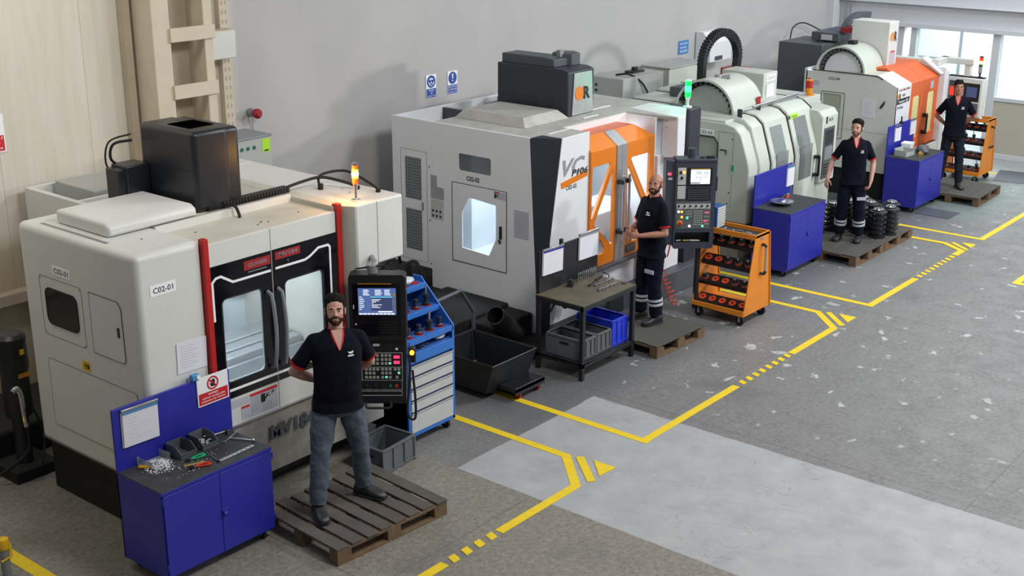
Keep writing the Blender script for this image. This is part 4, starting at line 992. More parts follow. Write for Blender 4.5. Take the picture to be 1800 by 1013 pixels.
M().cyl(f.p(.42, .8, -.1), f.p(.42, 0, -.1), .035).obj('support_pole', 'black_metal', t)
k_ = .985; P_ = Vector((0, 0, 5.1)); t.location = P_+(t.location-P_)*k_; t.scale = (k_, k_, k_)
bpy.context.view_layer.update()
for i, (a0, a1, m, nm, lb) in enumerate(((.14, .2, 'steel', 'wrench', 'small steel tool at the left end of the second control panel tray'), (.22, .33, 'tool_gold', 'pencil', 'brownish pencil in the middle of the second control panel tray'), (.31, .42, 'paper', 'marker_pen', 'white marker pen at the right of the second control panel tray'))):
    solo(M().cyl(P_+(f.p(a0, .878, -.05)-P_)*k_, P_+(f.p(a1, .878, -.06+.01*i)-P_)*k_, .009, .006, 8), nm, m, lb, 'pen' if i else 'tool')

# ------------------------------------------------------------------ machine 3 (C02-03), rounded pale green
t = m3 = thing('machining_center', 'older pale machining centre with rounded sliding doors and a half-round drum on top', 'cnc machine', (15.7, 9.2, 0), world=True)
def yz(o, top, fy=7.95, zb=.55):  # o = outward offset
    return [(10.2, zb), (10.2, top), (8.33, top), (8.2-o*.4, top-.03), (8.1-o*.7, top-.12), (fy-o+.03, 1.42), (fy-o, 1.3), (fy-o, zb)]
f = FL(14.7)
side = [(-y, z) for y, z in yz(0, 1.87)]
swin = [(-8.95, 1.05), (-8.44, 1.05), (-8.44, 1.6), (-8.5, 1.67), (-8.95, 1.67)]
M().pl(f, side, -.25, 0, [swin]).obj('side_wall', 'pale_green_paint', t, .02, seg=3)
M().pl(f, swin, -.03, -.02).obj('side_window', 'pane_light_inside', t)
M().ring(f, swin, .015, 0, .006).obj('window_gasket', 'dark_seam', t)
d = M().bx(f, -8.76, -8.51, 1.69, 1.765, 0, .003).obj('number_label', 'sign_white', t); M().text(f, 'C02-03', -8.73, 1.705, .042, .2, .004, bold=.012).obj('lettering', 'print_black', d)
M().bx(f, -8.4, -8.3, 1.51, 1.525, 0, .01).bx(f, -8.31, -8.3, 1.46, 1.52, 0, .01).obj('side_handle', 'dark_seam', t)
d = M().bx(f, -8.24, -8.15, 1.2, 1.35, 0, .003).obj('data_plate', 'drawer_grey', t); M().bx(f, -8.215, -8.175, 1.25, 1.33, .003, .004).obj('print', 'tool_green', d)
M().ring(f, [(-8.43, .75), (-8.2, .75), (-8.2, 1.76), (-8.43, 1.76)], .004).obj('panel_gap', 'seam', t)
screws(f, [(-8.22, 1.68), (-8.23, .95), (-8.25, .8)], .01).obj('wall_screw', 'print_black', t)
for i, (x0, x1, o, top) in enumerate(((14.95, 15.24, .03, 1.93), (15.25, 15.87, .06, 1.96), (15.88, 16.55, .09, 2.0))):
    nm = 'frame_band' if i == 0 else 'sliding_door'
    d = M().prof(yz(o, top), x0, x1).obj(nm, 'pale_green_paint', t, .04, seg=4)
    M().prof([(y-.006 if y < 8.3 else y, z+(.004 if z > 1.4 else 0)) for y, z in yz(o, top)], x1, x1+.012).obj('gasket', 'dark_seam', d)
    if i:
        g = Fr((0, 7.95-o+.0, 0), (1, 0, 0)); a = x0+.1; b = x1-(.2 if i == 1 else .22)
        # the window lies on the inclined part of the door
        p0, p1 = Vector((0, 7.98-o, 1.42)), Vector((0, 8.1-o*.7, top-.12)); up = (p1-p0).normalized()
        fi = Fr(p0, (1, 0, 0), up); L = (p1-p0).length
        M().pl(fi, rr(a, b, -.005, L-.08, .01), 0, .008).obj('door_window', 'pane_grey', d)
        M().pl(Fr((0, 7.95-o, 0), (1, 0, 0)), rr(a, b, .95, 1.425, .01), 0, .008).obj('door_window', 'pane_grey', d)
        M().ring(Fr((0, 7.95-o, 0), (1, 0, 0)), [(a-.006, 1.42), (a-.006, .944), (b+.006, .944), (b+.006, 1.42)], .002, 0, .006).obj('window_trim', 'seam', d)
d = M().bx(FF(7.8), 16.42, 16.45, .93, 1.23, 0, .03).obj('door_handle', 'black_plastic', t, .006)
M().box(16.4, 16.47, 7.8, 7.87, .93, .97).box(16.4, 16.47, 7.8, 7.87, 1.19, 1.23).obj('handle_bracket', 'black_plastic', t)
p0 = Vector((0, 7.98-.09, 1.42)); p1 = Vector((0, 8.1-.063, 1.88)); fi = Fr(p0, (1, 0, 0), (p1-p0)); 
M().pl(fi, [(15.93, .39), (16.15, .40), (16.14, .46), (15.92, .46)], 0, .004).obj('lime_sticker', 'lime_sticker', t); M().bx(fi, 15.87, 15.9, .4, .45, 0, .006).obj('small_plate', 'dark_grey_box', t)
M().text(fi, 'DİKKAT', 15.95, .41, .035, .16, .006).obj('sticker_lettering', 'print_black', t)
# control pod at the right
M().prof([(9.4, .8), (9.4, 1.85), (8.1, 1.87), (7.86, 1.84), (7.8, 1.76), (7.8, .8)], 16.5, 16.98).obj('control_pod', 'pale_green_paint', t, .05, seg=4)
f = FF(7.8)
M().bx(f, 16.550, 16.870, .86, 1.6, 0, .01).obj('control_face', 'dark_grey_box', t, .003)
M().bx(f, 16.590, 16.830, 1.35, 1.56, .01, .014).obj('display', 'dark_steel', t); M().bx(f, 16.590, 16.830, 1.13, 1.32, .01, .014).obj('keyboard', 'grey_metal', t); M().bx(f, 16.590, 16.830, .9, 1.1, .01, .014).obj('switch_panel', 'crate_grey', t)
s = M()
for k in range(5):
    for r_ in range(4): s.bx(f, 16.600+k*.046, 16.625+k*.046, .92+r_*.045, .945+r_*.045, .014, .02)
split(s, 'switch', 'black_metal', t)
M().bx(f, 16.590, 16.630, 1.66, 1.76, 0, .004).obj('vent_plate', 'black_plastic', t); M().text(f, 'N.R', 16.680, 1.68, .05, .13, .003).obj('lettering', 'print_black', t)
M().box(16.52, 16.95, 7.85, 9.4, .1, .8).box(14.95, 16.6, 8.02, 9.5, .25, .56).obj('lower_cover', 'pale_green_paint', t, .01)
M().box(14.8, 16.9, 8.1, 10.1, 0, .3).box(14.72, 15.0, 8.0, 9.9, .3, .55).obj('base', 'grimy_band', t, .01)
M().box(15.0, 16.6, 9.8, 9.85, .56, 1.9).box(14.98, 16.6, 8.3, 9.8, .56, .6).obj('interior', 'pale_green_paint', t)
M().cyl((15.0, 8.33, 1.99), (16.7, 8.2, 2.03), .014).cyl((15.35, 8.3, 2.01), (16.45, 8.22, 2.06), .02).obj('top_rail', 'steel', t)
for x in (15.0, 15.5, 16.1, 16.6): M().box(x-.015, x+.015, 8.27, 8.33, 1.9, 2.03).obj('rail_bracket', 'dark_steel', t)
# half-round drum cover with a recessed end disc
cy, cz, R = 8.86, 1.9, .47
def half(r, z0=cz): return [(cy+r*math.cos(PI*i/24), z0+r*math.sin(PI*i/24)) for i in range(25)]
fr = Fr((15.0, 0, 0), (0, -1, 0))
M().prof(half(R)+half(R-.03)[::-1], 15.0, 15.8).obj('drum_cover', 'pale_green_paint', t, 0, smooth=35)
M().prof(half(R-.03), 15.72, 15.8).obj('drum_end', 'pale_green_paint', t)
M().prof(half(R-.09), 15.1, 15.7).obj('tool_drum', 'grey_box', t, 0, smooth=35)
s = M()
for i in range(2, 16):
    a = PI*i/16; s.box(15.02, 15.1, cy+(R-.05)*math.cos(a)-.025, cy+(R-.05)*math.cos(a)+.025, cz+(R-.05)*math.sin(a)-.03, cz+(R-.05)*math.sin(a)+.02)
s.obj('tool_pocket', 'black_plastic', t)
M().bx(FF(8.4), 15.62, 15.74, 1.96, 2.1, 0, .004).obj('drum_window', 'dark_red', t)
M().cyl((15.32, 8.78, 2.36), (15.38, 8.7, 2.38), .03).cyl((15.3, 8.85, 2.36), (15.3, 8.85, 2.4), .035).obj('fitting', 'grey_metal', t)
M().box(14.72, 17.5, 8.35, 10.2, 1.8, 1.905).box(16.98, 17.5, 8.35, 10.1, .1, 1.8).obj('roof', 'pale_green_paint', t, .01)
# column box behind the drum with cable arch
M().box(16.02, 16.42, 8.52, 9.2, 1.9, 2.36).obj('head_cover', 'pale_green_paint', t, .012)
f = FF(8.52); d = M().bx(f, 16.1, 16.35, 2.24, 2.33, 0, .003).obj('number_label', 'sign_white', t); M().text(f, 'C02-03', 16.12, 2.26, .045, .2, .004).obj('lettering', 'print_black', d)
paper('paper_sheet', 'sheet with a red diagram on the head cover behind the half-round drum', FF(8.515), 16.1, 16.32, 2.02, 2.2, lines=3)
s = M().tube([(x, 9.35, z) for x, z in [(15.72+.0, 2.1), (15.72, 2.45)]+[(16.22-.5*math.cos(PI*i/14), 2.45+.4*math.sin(PI*i/14)) for i in range(15)]+[(16.72, 2.45), (16.7, 2.3)]], .068, 4)
s.obj('cable_arch', 'black_plastic', t, 0, smooth=0)
for i in range(0, 29):
    a = PI*i/28; c = Vector((16.22-.5*math.cos(a), 9.35, 2.45+.4*math.sin(a))); d_ = Vector((math.sin(a), 0, math.cos(a)))
    M().tube([c-d_*.012, c+d_*.012], .077, 4).obj('arch_link', 'black_metal', t, 0, smooth=0)
M().box(15.7, 16.0, 9.1, 9.5, 2.12, 2.2).obj('arch_mount', 'dark_red', t, .01); M().box(16.5, 16.85, 9.15, 9.5, 2.15, 2.3).obj('arch_mount', 'dark_red', t, .01)
M().box(15.6, 17.0, 9.25, 9.8, 1.9, 2.1).box(16.5, 16.9, 8.9, 9.1, 2.1, 2.28).obj('head_base', 'dark_grey_box', t, .02)
stack_lamp('unlit red and amber beacon on the rounded control pod', (17.3, 8.45, 1.906), [('lamp_orange_off', .09, None), ('lamp_red_off', .1, None)], .02, .055, 'lamp_orange_off')
area('work_lamp', (15.5, 8.9, 1.78), (.8, .5), 6, (.95, 1, .85))
# cabinets between machines 2 and 3
t = thing('transformer_cabinet', 'pale grey cabinet with three black holes standing behind the green lamp', 'electrical cabinet', (15.6, 10.5, 0), world=True)
M().box(15.16, 16.22, 10.3, 10.85, 0, 2.2).obj('body', 'grey_box', t, .012)
M().box(15.7, 16.0, 10.5, 10.65, 2.2, 2.23).box(15.8, 15.88, 10.54, 10.6, 2.23, 2.28).obj('top_fitting', 'black_metal', t)
M().bx(FF(10.3), 15.85, 16.15, 1.66, 1.85, 0, .004).obj('vent', 'dark_grey_box', t)
s = M()
for k in range(3): s.lathe([(.022, 0), (.022, .004)], FL(15.16).p(-10.78, 1.92+k*.08), 12, FL(15.16))
split(s, 'hole', 'print_black', t)
M().tube(smoothpath([(15.4, 10.6, 2.21), (15.45, 10.4, 2.23), (15.6, 10.27, 2.1), (15.8, 10.25, 1.85)]), .014).obj('cable', 'black_rubber', t)
t = thing('transformer_cabinet', 'greenish cabinet standing just left of the black cable arch', 'electrical cabinet', (17.1, 10.5, 0), world=True)
M().box(16.7, 17.75, 10.5, 11.0, 0, 2.15).obj('body', 'pale_green_paint', t, .012)
M().box(16.68, 17.77, 10.48, 11.02, 2.15, 2.17).obj('top', 'grey_box', t, .004)

# ------------------------------------------------------------------ machine 4 (C02-04)
t = m4 = thing('machining_center', 'white machining centre with coral orange door farthest from the camera', 'cnc machine', (20, 9.2, 0), world=True)
f = FL(19.15)
wp = [(-9.42, .45), (-7.9, .45), (-7.86, .6), (-7.86, 1.84), (-8.2, 2.0), (-9.42, 1.96)]
sw = rr(-9.1, -8.78, .95, 1.63, .02)
M().pl(f, wp, -.04, 0, [sw]).obj('side_wall', 'cream_paint', t, smooth=0)
M().pl(f, sw, -.03, -.02).obj('side_window', 'pane_light_inside', t); M().ring(f, rr(-9.13, -8.72, .92, 1.66, .02), .012, 0, .006).obj('window_frame', 'seam', t)
f = FF(7.86)
M().pl(f, [(19.152, .45), (19.72, .45), (19.72, 1.84), (19.152, 1.84)], -.03, 0).obj('front_panel', 'white_paint', t, .006)
s = M().ext([(19.152, 7.86, 1.845), (19.72, 7.86, 1.845), (19.72, 8.2, 2.005), (19.152, 8.2, 2.005)], (0, .02, -.02)); s.obj('chamfer', 'white_paint', t, .004)
M().text(f, 'CNC MACHINE', 19.24, 1.765, .035, .42, .003, bold=.02).obj('upper_lettering', 'dark_red', t)
M().lathe([(.04, 0), (.04, .004)], f.p(19.24, 1.69), 20, f).obj('orange_disc', 'orange_paint', t)
M().text(f, 'R', 19.27, 1.65, .08, .05, .006, bold=.03).text(f, 'tor', 19.38, 1.67, .05, .12, .003, bold=.02).obj('maker_lettering', 'print_black', t)
d = M().pl(f, [(19.2, 1.56), (19.66, 1.57), (19.68, 1.645), (19.2, 1.645)], 0, .003).obj('model_band', 'print_black', t)
M().text(f, 'Vcenter-102', 19.24, 1.58, .045, .38, .004, bold=.01).obj('lettering', 'sign_white', d)
M().text(f, 'P106', 19.22, 1.48, .05, .22, .003, bold=.02).obj('model_lettering', 'print_navy', t)
M().ext([(19.192, 8.2, 1.97), (19.72, 8.2, 1.97), (19.72, 9.4, 1.93), (19.192, 9.4, 1.93)], (0, 0, .02)).obj('side_roof', 'roof_paint', t)
for x0, x1, wx0, wx1 in ((19.72, 20.36, 19.93, 20.24), (20.37, 20.96, 20.55, 20.86)):
    win = rr(wx0, wx1, .9, 1.59, .04)
    d = M().pl(FF(7.9), rr(x0, x1, .72, 1.82), -.03, 0, [win]).obj('door', 'coral_orange', t, .003)
    M().pl(FF(7.9), win, -.02, -.015).obj('glazing', 'pane_amber', d)
    M().ext([(x0, 7.9, 1.82), (x1, 7.9, 1.82), (x1, 8.3, 2.03), (x0, 8.3, 2.03)], (0, .02, -.02)).obj('visor', 'coral_orange', d)
M().box(19.72, 20.96, 8.3, 8.9, 2.0, 2.04).obj('visor_roof', 'coral_orange', t, .004)
for x in (20.42,): 
    M().cyl((x, 7.83, .92), (x, 7.83, 1.25), .018).obj('door_handle', 'dark_steel', t); M().box(x-.03, x+.03, 7.83, 7.9, 1.2, 1.26).box(x-.03, x+.03, 7.83, 7.9, .92, .98).obj('handle_bracket', 'black_plastic', t)
d = M().bx(FF(7.9), 20.62, 20.74, 1.64, 1.76, 0, .003).obj('door_sticker', 'paper_grey', t)
s = M().pl(FF(7.8), [(20.96, .45), (21.12, .45), (21.12, 1.86), (20.96, 1.96)], -.35, 0); s.ext([(20.9, 7.84, 1.86), (21.12, 7.8, 1.86), (21.12, 8.2, 2.1), (20.9, 8.2, 2.1)], (0, .02, -.03)); s.obj('right_frame', 'white_paint', t, .008)
M().box(21.1, 21.2, 8.0, 9.4, .4, 2.05).obj('right_wall', 'cream_paint', t, .01)
M().box(19.7, 21.12, 7.82, 8.1, .45, .72).obj('lower_panel', 'cream_paint', t, .006); M().box(19.75, 20.96, 7.84, 7.95, .7, .73).obj('door_sill', 'dark_steel', t)
M().box(19.2, 21.1, 8.0, 9.6, 0, .45).obj('base', 'black_base', t, .01)
M().box(19.15, 21.15, 9.4, 9.45, .45, 2.0).box(19.2, 21.1, 8.0, 9.4, .5, .55).box(19.2, 21.1, 8.4, 9.42, 1.9, 1.95).obj('interior', 'interior_white', t)
area('work_lamp', (20.2, 8.4, 1.85), (1.4, .5), 30, (1, .97, .74))
f = FL(19.15)
M().text(f, 'C02-04', -9.03, 1.855, .045, .2, .003, bold=.012).obj('number_lettering', 'print_navy', t)
d = M().bx(f, -9.4, -9.33, 1.63, 1.84, 0, .003).obj('warning_sticker', 'sign_white', t); M().bx(f, -9.4, -9.33, 1.825, 1.84, .003, .004).obj('red_heading', 'red_print', d); M().bx(f, -9.4, -9.33, 1.72, 1.735, .003, .004).obj('red_heading', 'red_print', d)
M().bx(f, -9.39, -9.34, 1.76, 1.8, .003, .004).bx(f, -9.39, -9.34, 1.65, 1.69, .003, .004).obj('pictogram', 'print_black', d)
M().bx(f, -9.31, -9.18, 1.74, 1.82, 0, .002).obj('data_sticker', 'paper_grey', t)
paper('paper_sheet', 'white printed sheet taped on the farthest machine side wall behind the third man', FL(19.15), -8.41, -8.19, 1.32, 1.62, lines=12)
M().pl(f, [(-8.12, 1.5), (-8.07, 1.58), (-8.04, 1.62), (-8.04, 1.56), (-8.09, 1.48)], 0, .01).obj('side_knob', 'dark_steel', t)
M().bx(f, -9.42, -7.86, 1.085, 1.089, 0, .002).obj('panel_seam', 'seam', t)
M().tube(smoothpath([(19.14, 9.3, 1.985), (19.14, 8.6, 1.99), (19.14, 8.22, 1.985), (19.14, 8.1, 1.94)]), .008).obj('roof_cable', 'black_rubber', t)
cy, cz, R = 8.9, 1.95, .43
M().prof(half(R, cz)+half(R-.03, cz)[::-1], 19.28, 19.97).obj('drum_cover', 'pale_green_paint', t, 0, smooth=35)
M().prof(half(R-.03, cz), 19.9, 19.97).obj('drum_end', 'pale_green_paint', t)
M().prof(half(R-.1, cz), 19.4, 19.85).obj('tool_drum', 'white_paint', t, 0, smooth=35)
s = M()
for i in range(1, 16):
    a = PI*i/16; s.box(19.33, 19.42, cy+(R-.06)*math.cos(a)-.025, cy+(R-.06)*math.cos(a)+.025, cz+(R-.06)*math.sin(a)-.03, cz+(R-.06)*math.sin(a)+.025)
s.obj('tool_pocket', 'dark_grey_box', t)
M().box(19.6, 19.75, 8.84, 8.96, 2.36, 2.44).obj('drum_motor', 'black_plastic', t, .01)
M().box(20.0, 20.36, 8.43, 9.08, 1.9, 2.73).obj('column', 'cream_paint', t, .01)
f = FF(8.43)
M().lathe([(.075, 0), (.075, .004)], f.p(20.12, 2.49), 24, f).obj('orange_disc', 'lamp_orange_off', t); M().text(f, 'R', 20.2, 2.41, .16, .1, .006, bold=.03).obj('column_lettering', 'print_navy', t)
d = M().bx(f, 20.07, 20.28, 1.98, 2.24, 0, .003).obj('notice', 'paper_grey', t); M().bx(f, 20.1, 20.26, 2.235, 2.26, .003, .005).obj('red_heading', 'red_print', d)
M().box(19.62, 20.6, 9.4, 10.2, 1.5, 2.32).obj('rear_column', 'dark_grey_box', t, .01)
M().box(20.0, 20.95, 9.3, 9.8, 2.34, 2.48).obj('motor_box', 'dark_grey_box', t, .01)
d = M().bx(FL(20.0), -9.62, -9.42, 2.36, 2.45, 0, .003).obj('warning_label', 'drawer_grey', t)
s = M().tube([(20.7-.55*math.cos(PI*.5*i/8), 9.3, 2.45+.28*math.sin(PI*.5*i/8)) for i in range(9)]+[(21.0, 9.25, 2.72)], .07, 4); s.obj('cable_arch', 'dark_grey_box', t, 0, smooth=0)
M().box(20.05, 20.4, 9.1, 9.3, 2.5, 2.58).obj('arch_mount', 'dark_red', t)
M().tube(smoothpath([(19.9, 9.6, 2.42), (19.85, 9.55, 2.3), (19.7, 9.4, 2.2), (19.8, 9.2, 2.1)]), .02).obj('cable', 'black_rubber', t)
M().box(20.4, 21.3, 8.9, 9.4, 1.95, 2.2).obj('rear_guard', 'cream_paint', t, .01)
M().box(21.0, 21.5, 7.95, 8.07, 1.97, 2.07).box(21.38, 21.5, 7.5, 8.07, 1.97, 2.07).box(21.4, 21.5, 7.55, 7.65, 1.78, 1.98).obj('support_arm', 'cream_paint', t, .01)
t, f = control_panel('control_panel', 'pale control panel with red lights behind the man farthest from the camera', (21.36, 7.9), (-.03, -.61, 0), .61, 1.12, 1.76)
M().bx(f, 0, .61, 1.12, 1.76, -.2, 0).obj('housing', 'cream_paint', t, .01)
M().bx(f, .04, .16, 1.4, 1.7, 0, .006).obj('dark_plate', 'dark_grey_box', t); M().bx(f, .06, .13, 1.45, 1.6, .006, .01).obj('red_light', 'lamp_red', t); bpy.data.materials['led_red']
M().bx(f, .3, .57, 1.38, 1.68, 0, .006).obj('bezel', 'black_plastic', t); M().bx(f, .35, .53, 1.45, 1.62, .006, .009).obj('screen', 'screen_dark', t)
M().bx(f, .3, .57, 1.15, 1.35, 0, .006).obj('operator_plate', 'crate_grey', t); M().bx(f, .38, .46, 1.24, 1.3, .006, .01).obj('red_readout', 'led_red', t); M().bx(f, .38, .54, 1.17, 1.2, .006, .01).obj('key_row', 'lamp_green_off', t)
M().box(21.4, 21.5, 7.3, 7.9, 1.76, 1.78).obj('top_clutter', 'black_plastic', t)
stack_lamp('narrow signal lamp with red amber and green segments on the farthest control panel', (21.45, 7.4, 1.77), [('aluminium', .1, None), ('lamp_green_off', .05, None), ('lamp_amber', .05, 'lamp_amber_core'), ('lamp_red', .06, None)], .08, .032, 'black_metal')

# ------------------------------------------------------------------ blue tool cabinets
def caster(loc, parent, r=.04, m='black_rubber', fork='grey_metal'):
    x, y = loc
    c = M().cyl((x-.013, y, r), (x+.013, y, r), r, n=18).obj('caster', m, parent)
    M().box(x-.022, x+.022, y-.012, y+.012, r-.005, 2*r+.02).obj('fork', fork, c); return c
def blue_cabinet(label, loc, h, w=1.03, d=.55, lock=True):
    t = thing('tool_cabinet', label, 'cabinet', loc)
    b = .085
    M().box(0, w, .012, d, b, h-.01).obj('body', 'blue_paint', t, .004)
    M().box(.003, w-.003, .002, d-.02, h-.008, h).obj('worktop_mat', 'mat_black', t, .001)
    M().box(0, w, .0, .012, h-.03, h-.004).obj('front_rail', 'blue_paint', t, .002)
    M().box(0, w+.05 if h < .82 else w+.015, d-.02, d, b, 1.3).obj('back_board', 'blue_paint', t, .004)
    for i in (0, 1):
        x0, x1 = (.012, w/2-.002) if i == 0 else (w/2+.002, w-.012)
        dr = M().box(x0, x1, -.004, .012, b+.02, h-.035).obj('door', 'blue_paint', t, .003)
        if i == 1: M().box(x0+.0, x0+.07, -.012, -.004, h-.355, h-.34).obj('hasp', 'blue_paint', dr, .002); M().lathe([(.018, .004), (.02, .02), (.012, .03)], (x0+.02, 0, h-.375), 14, Fr((0, 0, 0), (1, 0, 0))).obj('lock_knob', 'blue_paint', dr)
        for z in (b+.08, h-.1): M().cyl((.004 if i == 0 else w-.004, -.004, z), (.004 if i == 0 else w-.004, -.004, z+.05), .006, n=8).obj('hinge', 'blue_paint', dr)
    for x in (.08, w-.08):
        for y in (.08, d-.08): caster((x, y), t)
    return t
blue_cabinet('blue two-door tool cabinet with red sign on its back board nearest the camera', (4.77, 7.14, 0), .8)
blue_cabinet('blue two-door tool cabinet beside the orange rack with a round flange on top', (14.49, 7.2, 0), .87, w=1.01)
blue_cabinet('blue two-door tool cabinet farthest away with a grey box on its top', (18.72, 7.22, 0), .84, w=1.0)

def clip_papers(label, fr, a0, a1, b0, b1, skew=0, strip='sky_blue'):
    t = thing('clipboard', label, 'paper', fr.p((a0+a1)/2, b0, 0), world=True)
    f = Fr(fr.p(a0, b0, 0), fr.r+fr.u*skew, fr.u-fr.r*skew); w, h = a1-a0, b1-b0
    M().bx(f, -.01, w-.02, -.0, h-.01, .002, .008).obj('back_sheet', 'paper_grey', t)
    M().bx(f, 0, w, 0, h-.02, .009, .016).obj('sheet', 'paper', t)
    M().bx(f, 0, w, h-.045, h-.025, .016, .018).obj('coloured_strip', strip, t)
    M().bx(f, -.01, w+.005, h-.02, h, .0, .024).obj('clip_bar', 'steel', t, .003)
    s = M()
    for k in range(6): s.bx(f, w*.15, w*(.4+.4*random.random()), h*(.7-.1*k), h*(.7-.1*k)+.0008, .016, .0166)
    s.obj('print', 'print_grey', t); return t
clip_papers('stack of white sheets with blue edge hung on the nearest blue cabinet board', FF(7.668), 4.84, 5.15, .98, 1.285, -.02)
t = thing('warning_sign', 'red and white Turkish prohibition sign on the right end of the nearest blue board', 'sign', (5.67, 7.66, 1.08), world=True)
f = Fr((0, 7.668, 0), (1, 0, 0)); M().pl(f, rr(5.53, 5.83, 1.07, 1.31, .006), 0, .006).obj('plate', 'sign_white', t)
M().bx(f, 5.54, 5.82, 1.08, 1.175, .006, .0075).obj('caption_band', 'red_print', t)
fs = Fr((5.68, 7.668, 1.24), (1, 0, 0)); ang = [i*PI/18 for i in range(36)]
M().pl(fs, [(.055*math.cos(a), .055*math.sin(a)) for a in ang], .006, .009, [[(.043*math.cos(a), .043*math.sin(a)) for a in ang]]).seg(fs, (-.034, .034), (.034, -.034), .01, .0095, .011).obj('prohibition_ring', 'red_print', t)
s = M().bx(fs, -.014, .02, -.03, .0, .006, .009)
for k in range(4): s.bx(fs, -.014+k*.0095, -.0075+k*.0095, -.002, .024+(.006 if k in (1, 2) else 0), .006, .009)
s.seg(fs, (-.014, -.02), (-.026, -.002), .007, .006, .009); s.obj('hand_symbol', 'print_black', t)
for k, (l, w) in enumerate((('GÖREV', .1), ('YETKİ VE BİLGİN', .22), ('DIŞINDA İŞ YAPMA', .23))): M().text(f, l, 5.68-w/2, 1.148-k*.027, .017, w, .008, bold=.02).obj('caption_line', 'sign_white', t)
t = thing('pressure_gauge', 'small light blue box with a dial on the nearest blue board edge', 'gauge', (5.53, 7.68, 1.3), world=True)
M().box(5.49, 5.56, 7.655, 7.7, 1.302, 1.352).obj('box', 'sky_blue', t, .006); M().lathe([(.018, 0), (.018, .006)], FF(7.655).p(5.545, 1.327), 16, FF(7.655)).obj('dial', 'sign_white', t)

# things on the nearest cabinet
Z = .801
def scoop_bin(label, loc, rz, m):
    t = thing('parts_bin', label, 'storage bin', loc, rz)
    w, d, h = .15, .18, .095
    s = M(); fr = Fr((0, 0, 0), (0, 1, 0))
    for x in (-w/2, w/2-.006): s.ext([(x, -d/2, 0), (x, d/2, 0), (x, d/2, h), (x, -d/2+.06, h), (x, -d/2, h*.45)], (.006, 0, 0))
    s.box(-w/2, w/2, d/2-.004, d/2, 0, h); s.box(-w/2, w/2, -d/2, d/2, 0, .004); s.box(-w/2, w/2, -d/2, -d/2+.004, 0, h*.45)
    s.obj('shell', m, t, .001)
    M().box(-w/2-.003, w/2+.003, -d/2-.004, -d/2+.002, h*.38, h*.47).obj('front_lip', m, t, .001)
    return t
scoop_bin('empty dark grey scoop bin, left of the two on the nearest cabinet', (5.27, 7.565, Z), .04, 'bin_grey')
scoop_bin('grey scoop bin holding clear packets, right of the two on the nearest cabinet', (5.48, 7.57, Z), .04, 'crate_grey')
s = M(); random.seed(11)
for k in range(26):
    p = Vector((5.48+random.uniform(-.05, .05), 7.57+random.uniform(-.05, .06), Z+.01+random.uniform(0, .03))); q = p+Vector((random.uniform(-.03, .03), random.uniform(-.03, .03), random.uniform(0, .012))); s.cyl(p, q, .005, n=6)
tag(solo(s, 'cutter_packets', 'swarf', 'shiny inserts piled in the right scoop bin', 'inserts'), None, None, kind='stuff')
t = thing('clear_box', 'clear plastic box open at the front lying under the metal chips', 'box', (5.05, 7.6, Z), .12)
M().box(-.1, .1, .08, .083, 0, .06).box(-.1, -.097, -.08, .083, 0, .06).box(.097, .1, -.06, .083, 0, .06).box(-.1, .1, -.08, .083, 0, .003).obj('shell', 'acrylic', t)
s = M(); random.seed(4)
for k in range(420):
    a = random.gauss(0, 1); b = random.gauss(0, 1); c = Vector((5.03+a*.05, 7.53+b*.05, Z+max(0, .05-.025*(a*a+b*b)**.5)*random.random()+.002)); r = .003+.005*random.random()
    s.ell(c, (r*1.8, r, r*.5), 5, 4, Euler((random.random()*2, random.random()*2, random.random()*6)).to_matrix())
for k in range(50): s.ell((5.03+random.uniform(-.12, .5), 7.35+random.uniform(-.1, .12), Z+.002), (.005, .003, .002), 5, 4)
tag(solo(s, 'metal_chips', 'swarf', 'heap of shiny metal chips spilling over the nearest cabinet top', 'metal chips', smooth=0), None, None, kind='stuff')
def two_piece(name, label, cat, mbs):
    t = thing(name, label, cat, (0, 0, 0), world=True); return t
t = thing('screwdriver', 'yellow handled tool at the left edge of the chip heap', 'tool', (4.94, 7.57, Z), -.9)
M().cyl((-.045, 0, .014), (.045, 0, .014), .014).obj('handle', 'tool_yellow', t, .003); M().cyl((.045, 0, .014), (.1, 0, .012), .004).obj('blade', 'steel', t)
def wrench(label, p, q, name='wrench', ring=True, m='steel'):
    p, q = Vector((*p, Z+.006)), Vector((*q, Z+.006)); d = q-p; a = math.atan2(d.y, d.x); L = d.length
    t = thing(name, label, 'wrench', (p.x, p.y, Z), a)
    M().box(.02, L-.02, -.006, .006, .002, .009).obj('shank', m, t, .002)
    f = FT(0); M().pl(f, [(-.012, -.014), (.018, -.016), (.03, -.006), (.03, .006), (.018, .016), (-.012, .014), (-.012, .007), (.006, .005), (.006, -.005), (-.012, -.007)], .001, .01).obj('open_jaw', m, t)
    if ring: M().pl(f, [(L+.014*math.cos(i*PI/8), .014*math.sin(i*PI/8)) for i in range(16)], .001, .011, [[(L+.008*math.cos(i*PI/8), .008*math.sin(i*PI/8)) for i in range(16)]]).obj('ring_end', m, t)
    return t
wrench('small open wrench lying against the right side of the chip heap', (5.13, 7.46), (5.07, 7.6))
wrench('open-ended wrench, the longest one right of the scoop bins', (5.6, 7.47), (5.86, 7.58), ring=False)
t = thing('ratchet_handle', 'thin steel ratchet ending in a ball on the right of the nearest cabinet', 'wrench', (5.68, 7.48, Z), -1.1)
M().cyl((0, 0, .012), (.18, 0, .012), .006).obj('shank', 'steel', t); M().ell((.19, 0, .013), (.013, .013, .013)).obj('ball_end', 'chrome', t)
t = thing('adjustable_wrench', 'adjustable wrench in the back right corner of the nearest cabinet', 'wrench', (5.68, 7.63, Z), -.1)
